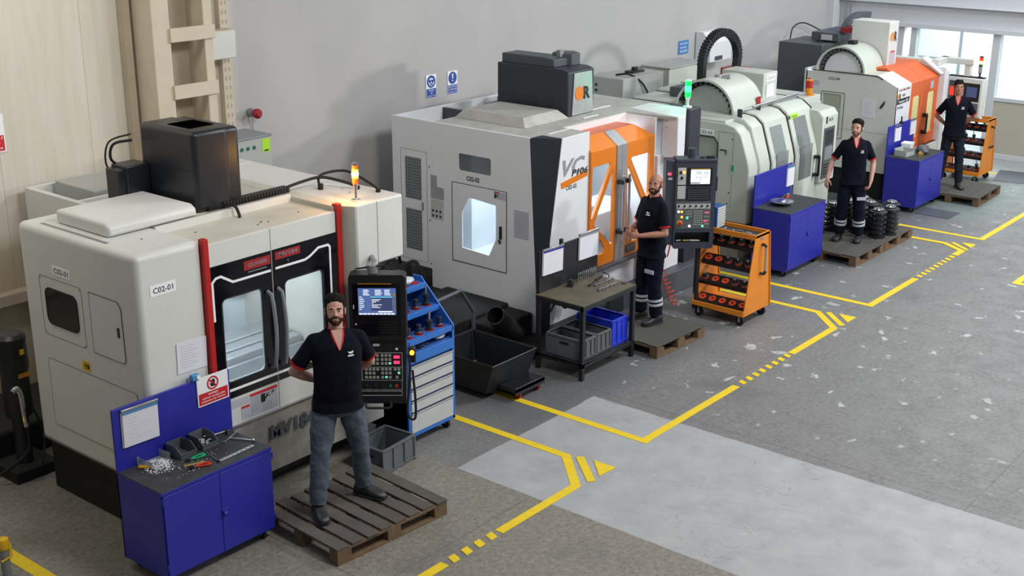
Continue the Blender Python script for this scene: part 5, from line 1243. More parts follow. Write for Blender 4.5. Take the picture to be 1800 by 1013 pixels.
M().cyl((-.1, 0, .012), (.05, -.01, .012), .007).obj('shank', 'steel', t); M().ell((.07, -.01, .013), (.028, .018, .012)).cyl((.07, -.02, .013), (.03, -.07, .013), .008).obj('jaw', 'dark_steel', t)
def pliers(label, c, a, m):
    t = thing('pliers', label, 'pliers', (*c, Z), a)
    for s_ in (-1, 1):
        M().tube(smoothpath([(-.01, 0, .012), (.03, .014*s_, .012), (.08, .02*s_, .012), (.12, .012*s_, .012)]), [.007]*12+[.009]*7).obj('handle', m, t)
        M().ext([(-.01, 0, .006), (-.05, .002*s_, .006), (-.045, .011*s_, .006), (-.01, .014*s_, .006)], (0, 0, .01)).obj('jaw', 'dark_steel', t)
    M().lathe([(.012, .002), (.012, .02)], (-.005, 0, 0), 12).obj('pivot', 'steel', t)
pliers('green handled pliers in front of the scoop bins', (5.25, 7.42), -.1, 'tool_green')
pliers('red handled pliers near the front edge of the nearest cabinet', (5.19, 7.29), -.3, 'tool_red')
t = thing('hex_key', 'long steel hex key between the green pliers and the red pliers', 'tool', (5.4, 7.44, Z), -1.75)
M().cyl((0, 0, .008), (.2, 0, .008), .005).obj('shaft', 'steel', t); M().cyl((.2, 0, .008), (.22, 0, .008), .01).obj('tip', 'black_metal', t)
solo(M().tube([(0, 0, .009), (.05, .0, .009), (.14, 0, .009), (.17, 0, .007)], [.008, .009, .009, .003]), 'file', 'tool_gold', 'brass coloured round file between the two pliers', 'tool', (5.14, 7.36, Z), -.35)
t = thing('caliper_rule', 'long steel rule with notches lying along the front right edge', 'ruler', (5.37, 7.235, Z), .03)
M().box(0, .34, -.012, .012, 0, .012).obj('rule', 'aluminium', t, .002)
s = M()
for k in range(7): s.box(.03+k*.045, .045+k*.045, -.008, .008, .012, .018)
s.obj('notch', 'chrome', t)

# ------------------------------------------------------------------ things on the other two cabinets
def flange_profile(): return [(.0, 0), (.125, 0), (.13, .008), (.13, .02), (.1, .024), (.09, .04), (.09, .045), (.118, .05), (.118, .058), (.075, .062), (.06, .075), (.06, .082), (.035, .082), (.035, .06), (0, .06)]
t = thing('flange', 'shiny round flange lying on the cabinet beside the orange rack', 'metal part', (14.86, 7.52, .871))
M().lathe([(.05, 0), (.08, .01), (.12, .03), (.15, .045), (.155, .055), (.14, .06), (.1, .05)], n=32).obj('dish', 'steel', t); M().lathe([(.05, .04), (.055, .065), (.03, .07)], n=24).obj('hub', 'chrome', t)
t = thing('hand_grinder', 'black and red hand tool by the board of the cabinet beside the orange rack', 'tool', (15.12, 7.64, .871), .15)
M().cyl((-.1, 0, .03), (.12, 0, .03), .028).obj('body', 'black_plastic', t); M().cyl((.12, 0, .03), (.2, 0, .03), .02).obj('nose', 'steel', t); M().box(.0, .12, -.055, -.03, .005, .045).obj('trigger', 'tool_red', t, .006)
clip_papers('white sheets with a black pen clipped to the board beside the orange rack', FF(7.73), 15.36, 15.55, .99, 1.285)
M_ = clip_papers('narrow white sheets at the left end of the farthest blue board', FF(7.75), 18.95, 19.17, 1.03, 1.29, strip='blue_paint')
clip_papers('curled white sheets at the right end of the farthest blue board', FF(7.75), 19.55, 19.76, 1.05, 1.3, strip='paper_grey')
solo(M().cyl((19.15, 7.75, 1.302), (19.21, 7.75, 1.302), .025).cyl((19.18, 7.75, 1.32), (19.18, 7.75, 1.4), .012), 'lamp_clamp', 'black_plastic', 'small black clamp on the top edge of the farthest blue board', 'clamp')
s = M(); s.box(-.14, .14, -.1, -.09, 0, .07).box(-.14, .14, .09, .1, 0, .12).box(-.14, -.13, -.1, .1, 0, .1).box(.13, .14, -.1, .1, 0, .1).box(-.14, .14, -.1, .1, 0, .01)
solo(s, 'parts_tray', 'grey_box', 'open grey metal tray on the farthest blue cabinet', 'tray', (18.95, 7.56, .841), -.1)
s = M().pl(Fr((0, 0, 0), (1, 0, 0), (0, 1, 0)), rr(-.09, .09, -.07, .07, .01), 0, .01); 
s = M().add([(-.07, -.05, 0), (.07, -.05, 0), (.07, .05, 0), (-.07, .05, 0), (-.1, -.08, .16), (.1, -.08, .16), (.1, .08, .16), (-.1, .08, .16), (-.09, -.07, .16), (.09, -.07, .16), (.09, .07, .16), (-.09, .07, .16), (-.06, -.04, .02), (.06, -.04, .02), (.06, .04, .02), (-.06, .04, .02)],
            [(3, 2, 1, 0), (0, 1, 5, 4), (1, 2, 6, 5), (2, 3, 7, 6), (3, 0, 4, 7), (4, 5, 9, 8), (5, 6, 10, 9), (6, 7, 11, 10), (7, 4, 8, 11), (8, 9, 13, 12), (9, 10, 14, 13), (10, 11, 15, 14), (11, 8, 12, 15), (12, 13, 14, 15)])
solo(s, 'white_tub', 'sign_white', 'square white plastic tub behind the grey cloth on the farthest cabinet', 'tub', (19.2, 7.62, .841), .1)
s = M().ell((0, 0, .06), (.15, .09, .06), 20, 10).ell((.12, .04, .05), (.09, .07, .045), 16, 8).ell((-.1, -.03, .045), (.08, .06, .045), 16, 8)
solo(s, 'cloth_bundle', 'dark_grey_box', 'crumpled grey cloth bundle at the front of the farthest cabinet', 'cloth', (19.36, 7.42, .841), .3)
bpy.data.objects['cloth_bundle'].data.materials[0] = MT['bin_grey']
solo(M().box(-.1, .1, -.02, .02, 0, .05).box(-.03, .1, -.05, -.02, 0, .03), 'wood_offcut', 'tool_gold', 'small yellowish offcut by the grey tray on the farthest cabinet', 'offcut', (19.13, 7.38, .841), .3)
solo(M().box(-.17, .17, -.04, .04, 0, .02), 'steel_strip', 'steel', 'pale steel strip by the door sill above the farthest cabinet', 'metal strip', (19.5, 7.63, .841), .1)

# ------------------------------------------------------------------ blue tool cart
t = thing('tool_cart', 'light blue tool cart with five grey drawers beside the first control panel', 'tool cart', (7.97, 7.45, 0))
w = .315
M().box(-w, w, .01, .5, .12, .93).obj('body', 'cart_blue_dark', t, .004)
for s_ in (-1, 1):
    x = w*s_; M().ext([(x-.014*s_, 0, .12), (x-.014*s_, .5, .12), (x-.014*s_, .5, 1.44), (x-.014*s_, .4, 1.44), (x-.014*s_, .0, 1.05)], (.014*s_, 0, 0)).obj('side_panel', 'cart_blue', t, .002)
    M().box(min(x, x-.03*s_), max(x, x-.03*s_), -.006, .0, .1, 1.05).obj('corner_post', 'cart_blue', t, .002)
M().box(-w, w, -.006, .012, .1, .135).obj('bottom_rail', 'cart_blue', t, .002)
M().box(-w+.02, w-.02, -.008, .01, .82, .92).obj('fascia', 'cart_blue', t, .003)
for i, (z0, z1) in enumerate(((.14, .335), (.35, .455), (.47, .57), (.585, .685), (.70, .80))):
    d = M().box(-w+.032, w-.032, -.012, .01, z0, z1-.012).obj('drawer', 'drawer_grey', t, .003); M().box(-w+.032, w-.032, -.02, -.002, z1-.012, z1).obj('pull_rail', 'aluminium', d, .002)
M().box(-w+.014, w-.014, .48, .5, .93, 1.42).obj('back_panel', 'cart_blue_dark', t)
SH = ((1.03, -.0, .17), (1.2, .17, .33), (1.38, .33, .48))
for z, y0, y1 in SH:
    d = M().box(-w+.014, w-.014, y0, y1, z, z+.012).box(-w+.014, w-.014, y0-.006, y0+.006, z-.035, z+.014).obj('shelf', 'cart_blue', t, .002)
    for k in range(4): M().lathe([(.05, z+.012), (.05, z+.016)], (-.21+k*.14, (y0+y1)/2, 0), 18).obj('socket_ring', 'dark_red', d)
for x in (-.25, .25):
    for y in (.06, .44): caster((x, y), t, .05)
def holder(kind):
    t = thing('tool_holder', 'x', 'tool holder', (0, 0, 0))
    if kind == 'tall':
        M().lathe([(.032, 0), (.032, .02), (.026, .024), (.026, .05), (.034, .055), (.034, .09), (.02, .095)], n=20).obj('body', 'black_metal', t); M().lathe([(.012, .095), (.014, .15), (.016, .17)], n=14).obj('cutter', 'steel', t)
    elif kind == 'nut':
        M().lathe([(.034, 0), (.036, .012), (.024, .02), (.022, .05), (.026, .06), (.026, .085), (.015, .09)], n=20).obj('body', 'dark_steel', t); M().lathe([(.036, .012), (.038, .018), (.036, .024)], n=20).obj('collar', 'chrome', t)
    elif kind == 'stud':
        M().lathe([(.038, 0), (.04, .01), (.03, .018), (.02, .05)], n=18).obj('body', 'black_metal', t); M().lathe([(.014, .05), (.018, .058), (.016, .07), (.006, .074)], n=14).obj('pull_stud', 'chrome', t)
    elif kind == 'shank':
        M().lathe([(.036, 0), (.036, .02), (.02, .03), (.02, .07), (.03, .075), (.03, .1), (.012, .11)], n=18).obj('body', 'black_metal', t); M().lathe([(.008, .11), (.007, .19)], n=10).obj('shank', 'grey_metal', t)
    return t
used = {}
def put_holder(kind, loc, rot, label, group):
    if kind not in used: o = holder(kind); used[kind] = o
    else: o = dup(used[kind], loc)
    o.location = loc; o.rotation_euler = rot; o['label'] = label; o['group'] = group; return o
ordn = ('first', 'second', 'third', 'fourth', 'fifth')
sh = ('bottom', 'middle', 'top')
for r_, (z, y0, y1) in enumerate(SH):
    kinds = (('nut', 'nut', 'tall', 'nut'), ('tall', 'tall', 'nut', 'shank'), ('nut', 'nut', None, None))[r_]
    for k, kd in enumerate(kinds):
        if kd is None: continue
        put_holder(kd, (7.97-.21+k*.14, 7.45+(y0+y1)/2, z+.017), (0, 0, 0), 'tool holder, %s from the left on the %s shelf of the light blue cart' % (ordn[k], sh[r_]), 'tool holders on the blue cart')
s = M().ell((0, 0, .04), (.1, .06, .04), 14, 8).ell((.07, .02, .03), (.06, .05, .03), 12, 7)
solo(s, 'plastic_bag', 'plastic_sleeve', 'crumpled clear plastic bag on the top shelf of the light blue cart', 'plastic bag', (7.98+.1, 7.87, 1.393))
solo(M().ell((0, 0, .025), (.09, .05, .025), 14, 8).ell((.05, .02, .02), (.07, .04, .02), 10, 6), 'rag', 'plastic_sleeve', 'pale rag in the open slot right of the light blue cart', 'rag', (8.16, 7.52, .932), .3)
for i, x in enumerate((7.83, 7.89, 7.95)):
    solo(M().cyl((-.03, 0, .01), (.03, 0, .01), .01).cyl((.03, 0, .01), (.045, 0, .01), .007), 'collet', 'steel' if i else 'dark_steel', 'small cylindrical collet, %s from the left in the open slot of the light blue cart' % ordn[i], 'tool part', (x, 7.48+.012*i, .932), 2.2, group='collets in the blue cart slot')

# ------------------------------------------------------------------ orange tool racks
def rack(label, loc, rz=0, dense=False, gname=''):
    t = thing('tool_rack', label, 'tool rack', loc, rz)
    b, H, W = .315, 1.07, .345
    for s_ in (-1, 1):
        y = W*s_
        p = M().ext([(-b, y-.006, .13), (b, y-.006, .13), (b-.12, y-.006, H), (-b+.19, y-.006, H)], (0, .012, 0)).obj('side_panel', 'rack_orange', t, .002)
        M().ext([(b-.012, y-.02, .13), (b, y-.02, .13), (b-.12, y-.02, H), (b-.132, y-.02, H)], (0, .04, 0)).obj('panel_edge', 'rack_orange', p)
    M().box(-b, b, -W, W, .13, .15).box(-b, -b+.015, -W, W, .13, .2).obj('bottom_tray', 'rack_orange', t, .003)
    M().box(-b+.18, -b+.2, -W, W, H-.05, H+.01).box(b-.14, b-.12, -W, W, H-.05, H+.01).box(-b+.18, b-.12, -W-.006, -W+.006, H-.03, H+.01).box(-b+.18, b-.12, W-.006, W+.006, H-.03, H+.01).obj('top_rim', 'rack_orange', t, .002)
    M().box(-b+.19, b-.13, -W+.01, W-.01, H-.045, H-.035).obj('top_tray', 'mat_black', t)
    hp = M().tube([(-.02, -W-.006, .93), (-.02, -W-.05, .93), (-.0, -W-.05, .58), (-.0, -W-.006, .58)], .013)
    h = M().tube(smoothpath([(.03, -W-.006, .94), (.03, -W-.045, .94), (.04, -W-.055, .92)]), .018).tube(smoothpath([(.05, -W-.055, .62), (.04, -W-.05, .59), (.02, -W-.006, .59)]), .018).obj('handle_end', 'black_plastic', t)
    M().cyl((.04, -W-.055, .92), (.05, -W-.055, .62), .013).obj('handle_bar', 'aluminium', h)
    M().bx(Fr((0, -W-.006, 0), (1, 0, 0)), -.02, .06, 1.0, 1.03, 0, .004).obj('maker_plate', 'grey_metal', t)
    tl = .42
    rows = []
    for r_ in range(4):
        z = .2+r_*.235; x = -b+.02+(z-.13)*.2+.02
        fr = Fr((x, 0, z), (0, -1, 0), (math.cos(tl), 0, math.sin(tl)))
        d = M().bx(fr, -W+.01, W-.01, 0, .15, -.012, 0).bx(fr, -W+.01, W-.01, -.004, .006, -.05, .0).obj('tool_tray', 'black_plastic', t, .002)
        rows.append((fr, d))
        for k in range(5):
            M().pl(Fr(fr.p(-.27+k*.135, .07), fr.r, fr.u), [(.045*math.cos(i*PI/10), .045*math.sin(i*PI/10)) for i in range(20)], 0, .01, [[(.017*math.cos(i*PI/10), .017*math.sin(i*PI/10)) for i in range(20)]]).obj('socket_ring', 'orange_ring', d)
    for r_ in range(3):
        z = .36+r_*.235; M().box(.08-r_*.02, .1-r_*.02, -W+.01, W-.01, z, z+.05).obj('rear_rail', 'black_metal', t)
    for x in (-b+.06, b-.06):
        for y in (-W+.07, W-.07): caster((x, y), t, .055)
    return t, rows
def fill(t, rows, pattern, gname, where):
    for r_, (fr, d) in enumerate(rows):
        for k in range(5):
            kd = pattern[r_][k]
            if kd == '.': continue
            p = Vector(fr.p(-.27+k*.135, .07, .006)); m = Matrix.Rotation(t.rotation_euler.z, 3, 'Z')
            loc = m @ p + t.location
            put_holder({'s': 'stud', 'h': 'shank'}[kd], loc, (0, -.42, t.rotation_euler.z), 'tool holder, %s from left, %s tray of the %s orange rack' % (ordn[k], ('bottom', 'second lowest', 'second highest', 'top')[r_], where), gname)
rk, rows = rack('orange A-shaped tool rack on casters standing between the bald man and a blue cabinet', (12.79, 7.05, 0))
fill(rk, rows, ['.....', 's..ss', '..sss', 'sssss'], 'tool holders in the nearer orange rack', 'nearer')
rk, rows = rack('orange A-shaped tool rack behind the man farthest from the camera', (21.62, 7.52, 0))
fill(rk, rows, ['ssssh', 'sshss', '.shhs', 'ssshs'], 'tool holders in the farther orange rack', 'farther')
t = thing('drawer_box', 'small blue box of eight shallow drawers on the back of the nearer orange rack', 'drawer box', (12.86, 7.36, 1.035))
M().box(-.1, .1, -.075, .075, 0, .26).obj('case', 'blue_paint', t, .003)
bpy.data.objects[t.children[0].name].data.materials[0] = MT['cart_blue_dark']
for k in range(8): M().bx(Fr((0, -.075, 0), (1, 0, 0)), -.09, .09, .01+k*.031, .034+k*.031, 0, .008).obj('drawer', 'sky_blue' if 0 else 'drawer_grey', t, .002)
random.seed(21)
for i in range(7):
    c = (12.79+random.uniform(-.06, .06), 6.8+i*.065, 1.037)
    solo(M().cyl((-.035, 0, .012), (.035, 0, .012), .011).cyl((.035, 0, .012), (.055, 0, .012), .006), 'cutter', ('steel', 'chrome', 'dark_steel')[i % 3], 'small cutting tool, %s from the front in the nearer rack top tray' % (ordn+('sixth', 'seventh'))[i], 'tool part', c, random.random()*3, group='cutting tools in the rack top tray')

# ------------------------------------------------------------------ work table
t = thing('work_table', 'black steel work table with worn brown top and a back board', 'table', (9.97, 7.18, 0), world=True)
x0, x1, y0, y1, H = 9.97, 10.93, 7.18, 7.8, .83
M().box(x0, x1, y0, y1, H-.012, H).obj('table_top', 'table_steel', t, .002)
M().box(x0-.004, x1+.004, y0-.004, y0+.03, H-.06, H-.01).box(x0-.004, x1+.004, y1-.03, y1, H-.06, H-.01).box(x0-.004, x0+.03, y0, y1, H-.06, H-.01).box(x1-.03, x1+.004, y0, y1, H-.06, H-.01).obj('top_frame', 'black_metal', t, .002)
for x in (x0, x1-.045):
    for y in (y0, y1-.045): M().box(x, x+.045, y, y+.045, 0, H-.06).obj('leg', 'black_metal', t, .002)
M().box(x0, x1, y0, y1, .17, .185).box(x0, x1, y0, y0+.035, .14, .19).box(x0, x1, y1-.035, y1, .14, .19).box(x1-.035, x1, y0, y1, .14, .19).box(x0, x0+.035, y0, y1, .14, .19).obj('lower_shelf', 'black_metal', t, .002)
M().box(x0+.03, x1+.12, y1-.02, y1, H-.01, 1.29).box(x0+.03, x0+.06, y1, y1+.02, .2, 1.29).obj('back_board', 'black_metal', t, .003)
M().box(10.36, 10.4, y1-.03, y1, 1.28, 1.35).obj('hook', 'black_plastic', t, .003)
M().lathe([(.035, 0), (.035, .002)], (10.86, 7.3, H), 18).obj('top_hole', 'black_base', t)
clip_papers('white sheets with a blue edge hung on the left of the black table board', FF(7.775), 10.04, 10.38, 1.02, 1.31, -.03, strip='blue_paint')
clip_papers('white sheets with a spiral edge hung on the right of the black table board', FF(7.775), 10.68, 11.02, 1.04, 1.34, -.02, strip='print_grey')
def crate(label, loc, rz, w, d, h, m, group=None):
    t = thing('storage_crate', label, 'crate', loc, rz, group)
    k = .012
    s = M(); s.box(-w/2+.01, w/2-.01, -d/2+.01, -d/2+.01+k, 0, h-.006).box(-w/2+.01, w/2-.01, d/2-.01-k, d/2-.01, 0, h-.006).box(-w/2+.01, -w/2+.01+k, -d/2+.01, d/2-.01, 0, h-.006).box(w/2-.01-k, w/2-.01, -d/2+.01, d/2-.01, 0, h-.006).box(-w/2+.01, w/2-.01, -d/2+.01, d/2-.01, 0, .01)
    s.obj('shell', m, t, .003)
    M().pl(FT(h-.022), rr(-w/2, w/2, -d/2, d/2, .02), 0, .022, [rr(-w/2+.022, w/2-.022, -d/2+.022, d/2-.022, .012)]).obj('rim', m, t, .002)
    s = M()
    for a in (-w/2+.0, w/2-.02): s.box(a, a+.02, -d/2, -d/2+.02, 0, h-.02).box(a, a+.02, d/2-.02, d/2, 0, h-.02)
    for a in (-w/6, w/6): s.box(a-.006, a+.006, -d/2, -d/2+.01, .02, h-.02)
    s.box(-w/2+.02, w/2-.02, -d/2, -d/2+.01, .02, .035); split(s, 'rib', m, t, bevel=.001)
    M().pl(Fr((-w/2+.009, 0, 0), (0, -1, 0)), rr(-.06, .06, h*.62, h*.72, .01), 0, .004).obj('hand_grip', 'black_plastic', t)
    return t
crate('empty grey crate on the floor behind the nearest pallet', (7.3, 7.42, 0), .09, .46, .36, .25, 'crate_grey')
crate('grey crate on the table shelf, leftmost of three', (10.16, 7.47, .186), 0, .26, .48, .23, 'crate_grey', None)
crate('grey crate on the table shelf between the other grey one and the blue one', (10.435, 7.47, .186), 0, .26, .48, .23, 'crate_grey')
crate('bright blue crate on the table shelf, rightmost of three', (10.725, 7.47, .186), 0, .29, .48, .3, 'bin_blue')
random.seed(8)
s0 = None
for k in range(10):
    x = 10.58+k*.036; lab = 'upright drill bit, %s from left in the standing row on the black table' % (ordn+('sixth', 'seventh', 'eighth', 'ninth', 'tenth', 'eleventh', 'twelfth'))[k]
    if s0 is None:
        t = s0 = thing('drill_bit', lab, 'drill bit', (x, 7.7, H), group='upright drill bits on the black table')
        M().cyl((0, 0, 0), (0, 0, .05), .009).obj('shank', 'steel', t); M().lathe([(.006, .05), (.009, .06), (.006, .075), (.008, .09), (.002, .11)], n=10).obj('flute', 'chrome', t)
    else: dup(s0, (x, 7.7, H+.0), label=lab, group='upright drill bits on the black table')
s0 = None
for r_ in range(2):
    for k in range(12):
        x, y = 10.5+k*.03+r_*.1, 7.37+r_*.12; lab = 'lying drill bit, %s from left in the %s row on the black table' % ((ordn+('sixth', 'seventh', 'eighth', 'ninth', 'tenth', 'eleventh', 'twelfth'))[k], ('front', 'back')[r_])
        if s0 is None:
            t = s0 = thing('drill_bit', lab, 'drill bit', (x, y, H), .9, group='lying drill bits on the black table')
            M().cyl((-.05, 0, .01), (0, 0, .01), .009).obj('shank', 'steel', t); M().cyl((0, 0, .01), (.055, 0, .01), .007, .003).obj('flute', 'chrome', t)
        else: dup(s0, (x, y, H), .9+random.uniform(-.12, .12), lab)
solo(M().box(-.04, .04, -.03, .03, 0, .05).cyl((-.01, 0, .05), (-.01, 0, .08), .02).box(0, .06, -.02, .02, .03, .06), 'tool_block', 'dark_steel', 'small dark metal clamp block at the back left of the black table', 'tool block', (10.42, 7.68, H), .4, bevel=.003)
t = thing('torque_wrench', 'black handled torque wrench lying diagonally on the black table', 'wrench', (10.72, 7.57, H), .25)
M().cyl((.02, 0, .012), (.19, 0, .012), .013).obj('handle', 'black_plastic', t); M().cyl((-.18, 0, .012), (.02, 0, .012), .007).lathe([(.014, 0), (.014, .022)], (-.18, 0, 0), 12).obj('shaft', 'dark_steel', t)

# ------------------------------------------------------------------ chip bin, conveyor and chute
t = thing('chip_bin', 'black wheeled chip bin on the floor between the blue cart and the table', 'bin', (9.3, 7.9, 0))
s = M(); x0, x1, y0, y1 = -.42, .28, -.42, .45
b = [(x0+.06, y0+.14), (x1-.03, y0+.1), (x1-.03, y1-.05), (x0+.06, y1-.05)]; u = [(x0, y0), (x1, y0), (x1, y1), (x0, y1)]; k = .012
ui = [(x0+k, y0+k), (x1-k, y0+k), (x1-k, y1-k), (x0+k, y1-k)]; bi = [(x0+.07, y0+.15), (x1-.05, y0+.12), (x1-.05, y1-.07), (x0+.07, y1-.07)]
s.add([(x, y, .08) for x, y in b]+[(x, y, .42) for x, y in u]+[(x, y, .42) for x, y in ui]+[(x, y, .1) for x, y in bi],
      [(3, 2, 1, 0), (12, 13, 14, 15)]+[(i, (i+1) % 4, 4+(i+1) % 4, 4+i) for i in range(4)]+[(4+i, 4+(i+1) % 4, 8+(i+1) % 4, 8+i) for i in range(4)]+[(8+i, 8+(i+1) % 4, 12+(i+1) % 4, 12+i) for i in range(4)])
s.obj('bucket', 'black_metal', t, .003)
M().tube([(x0, y0, .42), (x1, y0, .42), (x1, y1, .42), (x0, y1, .42), (x0, y0, .42)], .008, 6).obj('rim', 'black_metal', t)
M().box(-.2, .27, y0-.12, y0+.1, .1, .14).box(-.2, .27, y0-.12, y0-.11, .07, .15).obj('foot_plate', 'dark_steel', t, .003)
M().tube(smoothpath([(-.4, y1, .3), (-.4, y1, .8)], 2)+[Vector((-.38, y1, .87)), Vector((.1, y1, .9)), Vector((.3, y1, .62)), Vector((.3, y1, .36))], .022, 8).obj('push_handle', 'dark_grey_box', t)
for x, y, m in ((-.1, y0-.06, 'dark_red'), (.2, y0-.06, 'dark_red'), (-.25, y1-.1, 'black_rubber'), (.2, y1-.1, 'black_rubber')): caster((x, y), t, .045, m)
t = thing('chip_conveyor', 'low black chip conveyor under the white machine with a round open chute', 'conveyor', (10.1, 8.6, 0), world=True)
M().box(9.68, 10.68, 8.75, 9.7, 0, .34).box(10.0, 10.68, 8.4, 8.75, 0, .3).box(9.9, 10.7, 7.95, 8.35, 0, .08).obj('housing', 'black_base', t, .02)
fr = Fr((9.92, 8.42, .5), Vector((-.35, -.6, .8)).orthogonal(), Vector((-.35, -.6, .8)).cross(Vector((-.35, -.6, .8)).orthogonal()))
s = M(); p0, p1 = Vector((9.9, 8.3, .5)), Vector((10.35, 8.38, .12)); d = (p1-p0).normalized(); u = d.orthogonal().normalized(); w2 = d.cross(u); n = 20
for (r, q) in ((.11, p0), (.115, p1), (.1, p1), (.095, p0)): s.v += [tuple(q+(u*math.cos(2*PI*i/n)+w2*math.sin(2*PI*i/n))*r) for i in range(n)]
for a, b2 in ((0, 1), (1, 2), (2, 3), (3, 0)): s.f += [(a*n+i, a*n+(i+1) % n, b2*n+(i+1) % n, b2*n+i) for i in range(n)]
s.obj('chute', 'black_metal', t)
t = thing('coolant_pump', 'dark pump cluster in the gap under the left rear of the white machine', 'pump', (10.2, 10.1, 0), world=True)
for k in range(3): M().lathe([(.09, .3), (.09, .55), (.07, .6), (.03, .62)], (9.95+k*.28, 10.1, 0), 16).obj('motor', 'black_metal', t, 0)
M().box(9.7, 10.66, 9.75, 10.5, 0, .3).obj('tank', 'black_base', t, .02)
M().tube(smoothpath([(9.95, 10.1, .62), (10.05, 10.0, .8), (10.2, 10.05, .85), (10.4, 10.2, .6)]), .02).tube(smoothpath([(10.2, 9.95, .4), (10.0, 9.8, .55), (9.8, 9.85, .4)]), .018).obj('pipe', 'dark_steel', t)
solo(M().tube(smoothpath([(10.5, 8.2, .03), (10.2, 8.15, .03), (10.0, 8.2, .03), (9.95, 8.1, .03), (10.1, 7.95, .03)]), .02), 'floor_hose', 'black_rubber', 'thick black hose on the floor behind the left leg of the black table', 'hose')

# ------------------------------------------------------------------ pallets
def pallet(label, loc, rz, w, d, n, along='y', solid=False, gap=.022):
    t = thing('wooden_pallet', label, 'pallet', loc, rz)
    span = w if along == 'y' else d
    bw = (span-gap*(n-1))/n; random.seed(int(w*1000)+n)
    for k in range(n):
        a = -span/2+k*(bw+gap); j = random.uniform(-.012, .012)
        s = M().box(a, a+bw, -d/2+j, d/2+j, .124, .144) if along == 'y' else M().box(-w/2+j, w/2+j, a, a+bw, .124, .144)
        s.obj('deck_board', 'dirty_deck' if solid else 'wood_pallet', t, .004)
    for q in (-1, 0, 1):
        if along == 'y': M().box(-w/2, w/2, q*(d/2-.05)-.05, q*(d/2-.05)+.05, .104, .124).obj('stringer_board', 'wood_edge', t, .002); M().box(-w/2, w/2, q*(d/2-.05)-.05, q*(d/2-.05)+.05, 0, .018).obj('bottom_board', 'wood_edge', t, .002)
        else: M().box(q*(w/2-.05)-.05, q*(w/2-.05)+.05, -d/2, d/2, .104, .124).obj('stringer_board', 'wood_edge', t, .002); M().box(-w/2, w/2, q*(d/2-.05)-.05, q*(d/2-.05)+.05, 0, .018).obj('bottom_board', 'wood_edge', t, .002)
        for q2 in (-1, 0, 1): M().box(q2*(w/2-.07)-.07, q2*(w/2-.07)+.07, q*(d/2-.05)-.05, q*(d/2-.05)+.05, .018, .104).obj('block', 'wood_edge', t, .004)
    return t
pallet('slatted wooden pallet nearest the camera under the man in jeans', (6.41, 6.88, 0), -.07, 1.16, .98, 8, gap=.034)
pallet('wooden pallet under the bald man beside the black table', (11.5, 7.41, 0), -.03, .95, .99, 7, 'x', True, .006)
pallet('wooden pallet under the third man with a dirty board deck', (16.01, 7.26, 0), 0, .92, 1.08, 5, 'x', True, .004)
pallet('wooden pallet carrying the stacks of black flanges', (16.97, 7.26, 0), 0, .96, 1.08, 6, 'x', False, .02)
pallet('wooden pallet under the man farthest from the camera', (20.33, 7.12, 0), .04, 1.12, .98, 5, 'x', True, .004)
solo(M().box(-.2, .25, -.28, .28, 0, .008), 'floor_plate', 'dark_grey_box', 'thin dark plate on the floor in front of the farthest blue cabinet', 'floor plate', (18.98, 6.97, 0), 0)
solo(M().box(-.6, .3, -.3, .3, 0, .006), 'drain_cover', 'dark_grey_box', 'dark worn strip on the floor before the end window by the farther rack', 'floor plate', (22.4, 6.9, 0.001), .2)

# stacks of black machined flanges
fl0 = thing('machined_flange', 'x', 'metal part', (0, 0, 0))
M().lathe([(.1, 0), (.12, .004), (.122, .022), (.1, .028), (.085, .034), (.085, .046), (.07, .05)], n=24).obj('rim', 'black_metal', fl0)
M().lathe([(.07, .05), (.064, .064), (.05, .067), (.032, .064), (.03, .05)], n=20).obj('hub', 'chrome', fl0)
first = True
places = (('front left', 16.66, 6.93), ('front middle', 16.92, 6.87), ('front right', 17.2, 6.97), ('middle', 16.72, 7.24), ('middle right', 17.0, 7.2), ('back left', 16.6, 7.58), ('back middle', 16.9, 7.5), ('back right', 17.2, 7.4), )
lv = ('bottom', 'second from the bottom', 'third from the bottom', 'third from the top', 'second from the top', 'topmost')
for nm, x, y in places:
    for k in range(6):
        lab = 'black round flange, %s of the %s stack on the pallet' % (lv[k], nm)
        if first: o = fl0; o.location = (x, y, .145); o['label'] = lab; o['group'] = 'stacked black flanges'; first = False
        else: o = dup(fl0, (x, y, .145+k*.0705), random.random()*3, lab, 'stacked black flanges')
for nm, x, y in (('left', 16.3, 7.68), ('right', 15.86, 7.6)):
    for k in range(6): dup(fl0, (x, y, .145+k*.0705), random.random()*3, 'black round flange, %s of the %s stack behind the third man' % (lv[k], nm), 'flanges stacked behind the third man')
solo(M().ell((0, 0, .03), (.1, .06, .03), 14, 8).ell((-.05, .03, .025), (.06, .05, .025), 12, 7), 'rag', 'paper', 'white rag on top of the orange rack behind the farthest man', 'rag', (21.62, 7.4, 1.035), .5)

